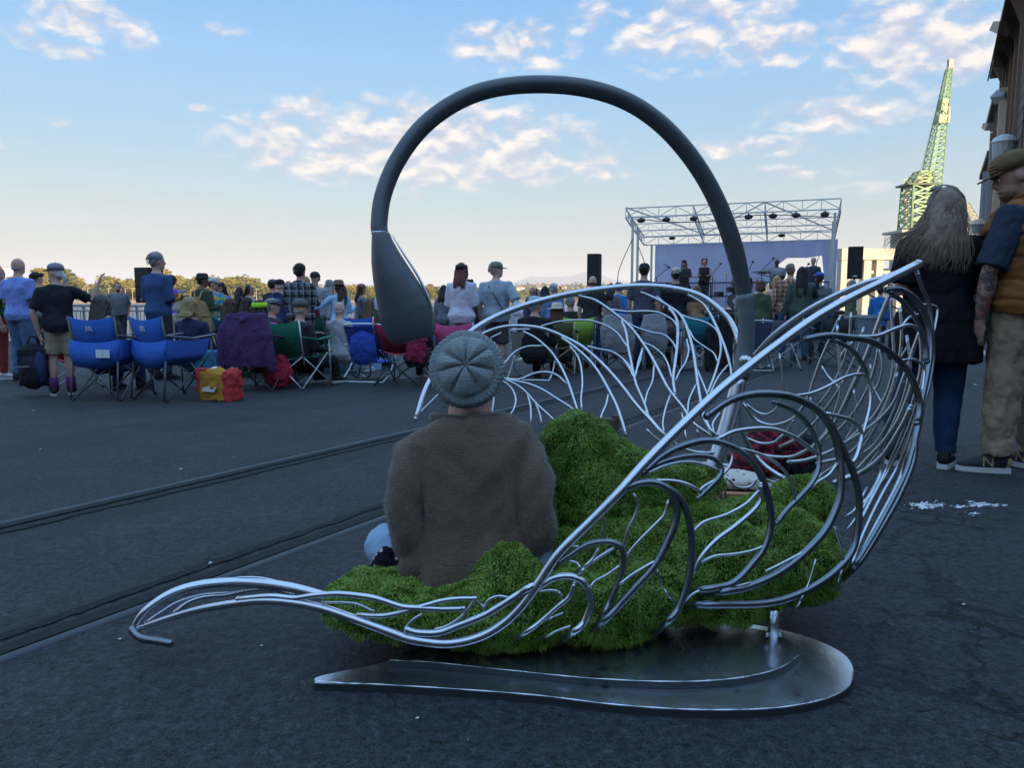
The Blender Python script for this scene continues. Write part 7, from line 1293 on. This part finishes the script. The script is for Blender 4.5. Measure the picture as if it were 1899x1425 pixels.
    for j in range(NB+1):
        th = R(152)*j/NB
        for i in range(NA):
            ph = 2*math.pi*i/NA; g = abs((((ph+.13*math.sin(ph*2+1)+.09*math.sin(ph*5))*7/(2*math.pi)+.25) % 1)-.5)*2       # 1 at the gathers
            gore = -.016*math.exp(-((1-g)/.16)**2)*max(0, 1-(th/R(62))**2)*min(1, th/R(8)) + .007*(1-g)*math.sin(min(1, th/R(58))*math.pi)
            dip = -.012*math.exp(-(th/R(12))**2)
            roll = .0075*math.exp(-((th-R(70))/R(6))**2)+.0075*math.exp(-((th-R(86))/R(6))**2)-.008*math.exp(-((th-R(59))/R(5))**2)-.004*math.exp(-((th-R(78))/R(3))**2)
            cab = (.0022*math.sin(ph*46+th*16))*(1 if R(62) < th < R(96) else .1)+(.0018*math.sin(ph*70) if th > R(98) else 0)
            r = 1+0*th; rr = gore+dip+roll+cab+.004*noise.noise(Vector((math.cos(ph)*2, math.sin(ph)*2, th*2)))
            dirn = ax*math.cos(th)+(u_*math.cos(ph)+w_*math.sin(ph))*math.sin(th)
            base = ax*math.cos(th)*.100+u_*(math.cos(ph)*math.sin(th)*.107)+w_*(math.sin(ph)*math.sin(th)*.113)
            flat = -.012*max(0, math.cos(th))**2
            vs.append(C+base+dirn*(rr)+ax*flat)
    m = MB(); m.add(vs, [(j*NA+i, j*NA+(i+1) % NA, (j+1)*NA+(i+1) % NA, (j+1)*NA+i) for j in range(NB) for i in range(NA)])
    me = m.mesh('beanie', True); hatm = knit('grey_knit', (.25, .28, .275), 170, .9, .3); b = link('beanie', me, hatm, t); fibres('wool_fuzz', me, b, plain((.42, .45, .45), .9, 0, 'grey_fuzz'), 9000, .002, .006, .0002)
    m = MB(); m.tube([f.nk+Vector((0, -.01, -.06)), f.nk+Vector((0, .0, .03))], [.05, .05], 10); link('hair', f.hair('short', .012), hairm(DKH), t)
build_sitter()
def build_woman():
    d = 4.62; o = at(1738, d); f = Fig(1.66, 1.22, arms=('bent', 'bent'), fem=True, stance=.15, yaw=8, nod=4, legs=[((-.17, .02, .48), (-.22, .05, .09)), ((.10, .015, .48), (.085, -.03, .09))])
    f.toe = [-8, 34]; t = thing('person', 'woman with very long windblown grey-brown hair, black tunic and dark jeans, back turned', 'person', o, 6)
    link('body', f.body(.010), skin(SK['w']), t)
    m = MB(); f.torso(m, .70, 1.455, .036, .012, 22)
    m.tube([f.up(1.0, .0), f.up(.85, 0), f.up(.68, 0)], [(.255*f.s, .19*f.s), (.275*f.s, .20*f.s), (.285*f.s, .20*f.s)], 22, 1, (1, 0, 0))
    for i in (0, 1): f.limb(m, [f.sh[i]+Vector((-(-1, 1)[i]*.08, 0, 0)), f.sh[i], f.sh[i].lerp(f.elb[i], .5), f.sh[i].lerp(f.elb[i], .86)], [.07, .082, .085, .086], .016, 14)
    link('tunic', m.fuse('tunic', .011, 4, None, .018, 8), cloth((.0045, .0045, .006)), t)
    den = NT('denim', .85, 0, .2); n = den.noise(9, 5, .65); den.color(den.mix(den.math('MULTIPLY', n, den.noise(3, 3)), (.008, .017, .045), (.04, .09, .19))); den.bump(den.noise(30, 4), .4, .01); den.bump(den.noise(500, 2), .3, .002)
    link('jeans', f.trousers(1.0, .014, .010, .012, 1.0), den.m, t)
    for a, s_ in f.shoes(): so = link('shoe', a, cloth((.012, .012, .014)), t); link('sole', s_, plain((.58, .57, .55), .7, 0, 'sole_rubber'), so)
    for i in (0, 1): m = MB(); m.tube([f.ank[i]+Vector((0, 0, -.01)), f.ank[i]+Vector((0, 0, .05))], .044, 12); m.build('sock', cloth((.55, .54, .52)), t, True)
    # hair: a soft mass under many separate locks, blown out to the left
    hm = hairm((.27, .195, .14)); hb = MB(); H = f.head_t; hb.ell(H((0, -.018, .028)), (.094, .104, .098), None, 18, 12)
    hb.tube([H((0, -.05, .04)), H((-.01, -.10, -.10)), H((-.04, -.13, -.26)), H((-.05, -.13, -.36))], [(.09, .06), (.115, .06), (.14, .045), (.12, .02)], 16, 1, (1, 0, 0)); hb.tube([H((-.03, -.06, .02)), H((-.12, -.11, -.16)), H((-.20, -.12, -.30))], [(.06, .05), (.07, .04), (.04, .02)], 12)
    ha = link('hair', hb.fuse('hair', .011, 3, None, .012, 20), hm, t); r_ = random.Random(5); m = MB()
    for k in range(760):
        q = r_.uniform(-1, 1); e = q*.5+r_.uniform(-.5, .5); wind = max(0, -e)**1.3
        p0 = Vector((q*.05, r_.uniform(-.06, .05), .118+r_.uniform(-.01, .006))); p1 = Vector((q*.098, -.07-.04*(1-abs(q))+r_.uniform(-.012, .004), .03)); p2 = Vector((e*.13-.02-wind*.05, -.125+r_.uniform(-.02, .015), -.13)); L2 = r_.uniform(-.40, -.29)+wind*.10
        p3 = Vector((e*.165-.035-wind*.13+r_.uniform(-.02, .02), -.145+r_.uniform(-.03, .02), L2*.75)); p4 = Vector((e*.165-.04-wind*.17+r_.uniform(-.035, .03), -.135+r_.uniform(-.03, .02), L2))
        sp = spline([tuple(H(v/f.s*1.0)) for v in (p0, p1, p2, p3, p4)], 4); n_ = len(sp); ph = r_.uniform(0, 6); am = r_.uniform(.002, .008)
        pts = [Vector(v)+Vector((am*math.sin(ph+i*.9), 0, 0))*(i/n_) for i, v in enumerate(sp)]; w_ = r_.uniform(.0009, .0030); m.tube(pts, [w_*(.9 if i < n_*.7 else max(.12, (1-i/n_)*3)) for i in range(n_)], 5, .5)
    m.build('locks', hm, ha, True)
    sg = MB(); Rr = f.head_rot()
    for x in (-1, 1): sg.ell(H((x*.048, .0, .128)), (.036, .024, .012), Rr @ Matrix.Rotation(x*.35, 3, 'Y'), 14, 7)
    sg.build('sunglasses', plain((.16, .13, .13), .15, 0, 'tinted_lens'), t, True); sg = MB(); sg.tube([H((-.085, -.005, .105)), H((-.05, .004, .142)), H((0, .004, .15)), H((.05, .004, .142)), H((.085, -.005, .105))], .004, 6); sg.build('glasses_frame', plain((.04, .035, .035), .3, 0, 'frame_dark'), t, True)
build_woman()
def build_man():
    d = 4.5; o = at(1897, d); f = Fig(1.86, 1.2, arms=(((-.10, .05, -.30), (-.06, .10, -.56)), 'bent'), yaw=-42, nod=22, stance=.12, lean=2, legs=[((-.10, .03, .50), (-.13, .03, .09)), ((.11, .0, .5), (.14, -.05, .09))])
    f.hc += Vector((-.055, .045, -.01)); f.toe = [-38, 10]
    t = thing('person', 'man in brown cap, padded tan vest and khaki trousers with tattooed forearm', 'person', o, -34)
    sk = NT('tattooed_skin', .55, 0, .35); sx = sk.node('SeparateXYZ'); sk.L.new(sk.co, sx.inputs[0]); c = sk.mix(sk.noise(14, 4), (.42, .24, .175), (.50, .30, .225))
    arm = sk.math('MULTIPLY', sk.math('LESS_THAN', sx.outputs[0], -.20), sk.math('MULTIPLY', sk.math('GREATER_THAN', sx.outputs[2], .90), sk.math('LESS_THAN', sx.outputs[2], 1.34)))
    ink = sk.math('MULTIPLY', sk.math('SUBTRACT', sk.noise(17, 5, .7, dist=1.5), .44, True), 9, True); c = sk.mix(sk.math('MULTIPLY', sk.math('MULTIPLY', ink, arm), .85), c, (.045, .05, .05)); c = sk.mix(sk.math('MULTIPLY', sk.math('MULTIPLY', sk.math('MULTIPLY', sk.math('SUBTRACT', sk.noise(9, 3), .58, True), 8, True), arm), .6), c, (.30, .07, .06)); sk.color(c); sk.bump(sk.noise(160, 3), .15, .002)
    link('body', f.body(.0075, True), sk.m, t); f.eyes(t)
    link('tee', f.shirt(.92, .56, .022, 1.46, .011, .016), cloth((.016, .022, .036)), t)
    m = MB(); f.torso(m, .885, 1.46, .052, .006, 24)
    for i in (0, 1): m.ell(f.sh[i]+Vector((-(-1, 1)[i]*.05, 0, .0)), (.075, .10, .085), None, 14, 10)
    m.tube([f.up(1.42, -.015), f.up(1.48, -.0), f.up(1.54, .015, -.02)], [(.14*f.s, .125*f.s), (.105*f.s, .11*f.s), (.092*f.s, .10*f.s)], 20, 1, (1, 0, 0))
    me = m.fuse('vest', .010, 4); n = len(me.vertices); co = np.empty(n*3, 'f'); no = np.empty(n*3, 'f'); me.vertices.foreach_get('co', co); me.vertices.foreach_get('normal', no); co = co.reshape(-1, 3); no = no.reshape(-1, 3)
    dq = np.array([-.014*math.exp(-((abs(((z+.16*x*x+.25*x-.02*math.sin(x*9))*8.2) % 1-.5)-.5)/.10)**2)+.007*noise.noise(Vector((x*11, y*11, z*26))) for x, y, z in co]); co += no*dq[:, None]; me.vertices.foreach_set('co', co.ravel()); me.update()
    ve = link('vest', me, cloth((.19, .066, .016)), t)
    m = MB(); m.ell(f.up(.955, -.215, -.10), (.028, .006, .034), None, 16, 8); m.build('badge', plain((.45, .10, .04), .7, 0, 'badge_rust'), ve); m = MB(); m.ell(f.up(.962, -.2195, -.10), (.016, .005, .016), None, 14, 8); m.build('badge_centre', plain((.6, .55, .45), .7, 0, 'badge_cream'), ve)
    link('trousers', f.trousers(1.0, .024, .010, .030, 1.12), cloth((.24, .178, .105)), t)
    h = f.hat('snapback'); cp = link('cap', h, cloth((.115, .068, .032)), t)
    for j in range(3): m = MB(); m.bar(f.head_t((-.055, .085-.0, .058+.016*j)), f.head_t((-.015, .101, .058+.016*j)), .006, .005); m.build('stitch_bar', plain((.26, .19, .10), .8, 0, 'stitching'), cp)
    link('hair', f.hair('bald', .011), hairm((.05, .03, .02)), t); link('beard', f.beard(), hairm((.16, .09, .05)), t)
    m = MB(); m.ell(f.head_t((-.088, .002, -.042)), .007, None, 8, 6); m.build('ear_plug', plain((.02, .02, .02), .3, 0, 'black_plastic'), t, True)
    tan = plain((.42, .28, .14), .8, 0, 'suede_tan'); fc = bpy.data.curves.new('n', 'FONT'); fc.body = 'N'; fc.size = .085; fc.extrude = .002; fc.align_x = 'CENTER'; fo = bpy.data.objects.new('n', fc); tmp_scene.collection.objects.link(fo); vl = tmp_scene.view_layers[0]; vl.update(); nm = bpy.data.meshes.new_from_object(fo.evaluated_get(vl.depsgraph)); bpy.data.objects.remove(fo)
    for i, (a, s_) in enumerate(f.shoes()):
        so = link('shoe', a, cloth((.028, .030, .036)), t); link('sole', s_, plain((.62, .61, .58), .7, 0, 'sole_rubber'), so)
        A = f.ank[i]
        for x in (-1, 1):
            nn = link('letter_mark', nm, tan, so); Q = rotz((x*.0505, .05, -.055), f.toe[i]); nn.matrix_local = Matrix.Translation(A+Q) @ Matrix.Rotation(-R(f.toe[i]), 4, 'Z') @ Matrix.Rotation(R(90*x), 4, 'Z') @ Matrix.Rotation(R(80), 4, 'X')
        m = MB(); m.ell(A+rotz((0, -.055, -.03), f.toe[i]), (.043, .03, .035), None, 12, 8); m.build('heel_panel', tan, so, True)
        m = MB()
        for q in range(4): m.bar(A+rotz((-.03, .05+.028*q, -.015-.010*q), f.toe[i]), A+rotz((.03, .055+.028*q, -.015-.010*q), f.toe[i]), .008, .006)
        m.build('laces', cloth((.03, .03, .033)), so)
    w = thing('pouch', 'small dark patterned cloth hanging from the trouser pocket of the man in the padded vest', 'pouch', o+Matrix.Rotation(R(34), 3, 'Z') @ Vector((.02, -.24, .93)), -34); m = MB(); m.ell((0, 0, 0), (.09, .03, .035), None, 12, 8); link('cloth', m.fuse('cloth', .008, 2, None, .015, 24), tiedye([(.02, .03, .09), (.2, .02, .03), (.03, .03, .06), (.3, .3, .35)], 7), w)
build_man()
# ================================================================ things lying about
def build_ground_things():
    t = thing('blanket', 'pale patterned picnic blanket on the asphalt behind the swan bench', 'blanket', at(1412, 4.15), 20); m = MB(); vs = []; n = 18
    for sgn in (1, 0):
        for j in range(n):
            for i in range(n): x, y = (i/(n-1)-.5)*.68, (j/(n-1)-.5)*.75; vs.append((x+.02*noise.noise(Vector((y*9, 1, 2))), y+.02*noise.noise(Vector((x*9, 5, 2))), .006+sgn*.014+.03*max(0, noise.noise(Vector((x*7, y*7, 3))))))
    N_ = n*n; m.add(vs, [(j*n+i, j*n+i+1, (j+1)*n+i+1, (j+1)*n+i) for j in range(n-1) for i in range(n-1)]+[(N_+j*n+i, N_+(j+1)*n+i, N_+(j+1)*n+i+1, N_+j*n+i+1) for j in range(n-1) for i in range(n-1)])
    b = NT('rug', .95, 0, .1); w_ = b.node('TexVoronoi', Scale=16); b.L.new(b.co, w_.inputs['Vector']); sx = b.node('SeparateXYZ'); b.L.new(b.co, sx.inputs[0]); c = b.mix(b.math('GREATER_THAN', b.math('SINE', b.math('MULTIPLY', b.math('ADD', sx.outputs[0], sx.outputs[1]), 70)), .35), (.56, .50, .46), (.05, .05, .06)); b.color(c); m.build('rug', b.m, t, True)
    t = thing('cushion', 'cream cushion with brown leaf print on the picnic blanket', 'cushion', at(1372, 3.95)+Vector((0, 0, .02)), 15); m = MB(); m.ell((0, 0, .05), (.15, .13, .05), None, 16, 10); m.box((0, 0, .045), (.24, .2, .06)); b = NT('leaf_print', .9, 0, .1); v = b.node('TexVoronoi', Scale=24); b.L.new(b.co, v.inputs['Vector']); b.color(b.mix(b.math('LESS_THAN', v.outputs['Distance'], .22), (.60, .52, .44), (.06, .02, .015))); link('cushion_cover', m.fuse('cushion_cover', .01, 4, None, .008), b.m, t)
    t = thing('wooden_tray', 'orange-brown wooden tray edge at the near side of the picnic blanket', 'tray', at(1365, 3.80)+Vector((0, 0, .0)), 8); m = MB(); m.box((0, 0, .018), (.26, .05, .03)); m.build('board', plain((.42, .19, .09), .7, 0, 'varnished_wood'), t); m = MB(); m.box((.17, 0, .02), (.07, .055, .032)); m.build('end_block', plain((.10, .03, .03), .7, 0, 'dark_wood'), t)
    t = thing('plaid_bundle', 'crumpled red and black plaid shirt bundle on the picnic blanket', 'clothes bundle', at(1425, 4.25)+Vector((0, 0, .03)), 10); m = MB(); m.ell((-.06, -.05, .07), (.15, .13, .09), None, 16, 10); m.ell((.03, .02, .17), (.13, .13, .11), None, 16, 10); m.ell((.15, .08, .12), (.13, .11, .09), None, 14, 10); link('shirt', m.fuse('shirt', .011, 3, None, .05, 10), plaid((.20, .012, .025), (.012, .010, .014), (.30, .04, .06), 16, 8), t)
    t = thing('bag', 'black shoulder bag behind the red plaid bundle', 'bag', at(1478, 4.35), -10); m = MB(); m.ell((0, 0, .09), (.16, .12, .1), None, 14, 10); m.ell((.1, 0, .16), (.1, .08, .09), None, 12, 8); link('bag', m.fuse('bag', .012, 3, None, .04, 11), cloth((.012, .012, .015)), t)
    t = thing('wooden_block', 'small weathered timber block on the rail behind the turf cushion', 'timber block', G(1130, 800), 28); m = MB(); m.box((0, 0, .05), (.13, .1, .10)); m.box((.05, .02, .115), (.05, .06, .03)); m.build('block', plain((.10, .075, .05), .9, 0, 'old_wood'), t)
    c = G(700, 703); t = thing('manhole_cover', 'flat round iron manhole cover on the asphalt by the blue beach chair', 'manhole cover', c, 0); m = MB(); n = 36; m.tube([(0, 0, .002), (0, 0, .012)], .40, n); m.build('cover', plain((.07, .075, .08), .6, .3, 'cast_iron'), t)
    m = MB()
    for i in range(-4, 5): w_ = math.sqrt(max(.01, .36**2-(i*.08)**2)); m.box((i*.08, 0, .014), (.025, 2*w_, .006))
    m.build('tread', plain((.05, .052, .056), .6, .3, 'cast_iron_dark'), t)
    # sunken round patches in the asphalt
    tar = plain((.016, .017, .019), .95, 0, 'tar_joint', .3)
    for u, v, r, lab in ((852, 1331, .125, 'asphalt_patch'), (1640, 1278, .13, 'asphalt_patch')):
        c = G(u, v); m = MB(); n = 72; vs = []
        for k in (0, 1):
            for i in range(n): a = 2*math.pi*i/n; q = noise.noise(Vector((math.cos(a)*3, math.sin(a)*3, u))); w_ = .014*max(0.0, q-.02); rr = r*(1+.06*q)+(w_ if k else -w_*.4); vs.append((c.x+rr*1.25*math.cos(a), c.y+rr*.85*math.sin(a), zg(c.x, c.y+rr*.85*math.sin(a))+.004))
        m.add(vs, [(i, (i+1) % n, n+(i+1) % n, n+i) for i in range(n)]); tag(m.build(lab, tar), kind='structure')
    wq = NT('white_paint', .45, 0, .4); wq.color(wq.mix(wq.math('MULTIPLY', wq.math('SUBTRACT', wq.noise(60, 5, .7), .50, True), 7, True), (.66, .68, .70), (.06, .065, .07))); wt = wq.m; r_ = random.Random(8)
    for nm, spots in (('left', [(1712, 939, 22, 7), (1730, 941, 9, 4), (1745, 938, 6, 3), (1690, 937, 4, 2)]), ('right', [(1780, 942, 11, 3), (1815, 938, 22, 4), (1845, 939, 8, 2.5), (1800, 932, 5, 1.6), (1808, 954, 9, 2), (1862, 939, 4, 1.6)])):
        t = thing('paint_splash', f'{"larger bright blot of white paint on the asphalt" if nm == "left" else "thin streaky splash of white paint by the tan shoe"}', 'paint splash', G(spots[0][0], spots[0][1])); m = MB(); o = t.location
        for u, v, a, b in spots:
            n = 40; vs = [G(u, v)+Vector((0, 0, .004))-o]
            for i in range(n): q = 2*math.pi*i/n; k = .85+.9*noise.noise(Vector((math.cos(q)*3.2, math.sin(q)*3.2, u*.1)))+r_.uniform(-.28, .28); vs.append(G(u+a*k*math.cos(q), v+b*k*math.sin(q))+Vector((0, 0, .004))-o)
            m.add(vs, [(0, 1+i, 1+(i+1) % n) for i in range(n)])
        for _ in range(46):
            u, v, a, b = r_.choice(spots); u += r_.gauss(0, a*1.1); v += r_.gauss(0, b*.9); a_, b_ = r_.uniform(.6, 3.2), r_.uniform(.25, .8); k = len(m.v); m.add([G(u-a_, v)+Vector((0, 0, .0042))-o, G(u, v+b_)+Vector((0, 0, .0042))-o, G(u+a_, v)+Vector((0, 0, .0042))-o, G(u, v-b_)+Vector((0, 0, .0042))-o], [(0, 1, 2, 3)])
        tag(m.build('paint', wt, t), kind='stuff')
    pap = plain((.66, .66, .64), .8, 0, 'scrap_paper'); L_ = [(774, 1336, 7, 'white bent paper scrap by the near round patch'), (1832, 696, 6, 'white leaflet scrap lying beside the man in the padded vest'), (1808, 715, 4, 'small white scrap between the woman and the man in the vest'), (1787, 1124, 5, 'white fleck in the cracked asphalt on the right'), (62, 763, 4, 'white scrap on the asphalt below the backpack man'), (75, 835, 4, 'tiny white scrap on the far seam at the left'), (335, 872, 5, 'white scrap between the seam and the far rail'), (432, 850, 3, 'tiny pale scrap near the far rail'), (222, 1189, 6, 'white scrap left of the swan tail hook'), (485, 1201, 6, 'white scrap under the swan tail'), (390, 1047, 7, 'pale twig-like paper strip by the near rail'), (868, 1376, 3, 'tiny pale fleck in front of the near round patch'), (1424, 680, 8, 'white paper lying beyond the neck post')]
    for u, v, s_, lab in L_:
        p = G(u, v); k = s_/F*math.hypot(p.x, p.y)*.5; t = thing('paper_scrap', lab, 'litter', p, r_.uniform(0, 90)); m = MB(); m.add([(-k, -k*.7, .004), (k*.8, -k*.9, .006), (k, k*.8, .004+k*.5), (-k*.7, k, .005), (0, 0, .004+k*.8)], [(0, 1, 4), (1, 2, 4), (2, 3, 4), (3, 0, 4)]); m.build('paper', pap, t)
build_ground_things()
def build_haze():
    m = MB(); m.box((0, 7500, 170), (28000, 17500, 354)); o = m.build('haze', None); tag(o, kind='stuff')
    t = bpy.data.materials.new('haze'); t.use_nodes = True; N = t.node_tree.nodes; N.clear(); v = N.new('ShaderNodeVolumePrincipled'); out = N.new('ShaderNodeOutputMaterial')
    v.inputs['Density'].default_value = HAZE; v.inputs['Color'].default_value = (.93, .96, 1, 1); t.node_tree.links.new(v.outputs[0], out.inputs['Volume']); o.data.materials.append(t)
HAZE = 1.3e-4
build_haze()
bpy.data.scenes.remove(tmp_scene)
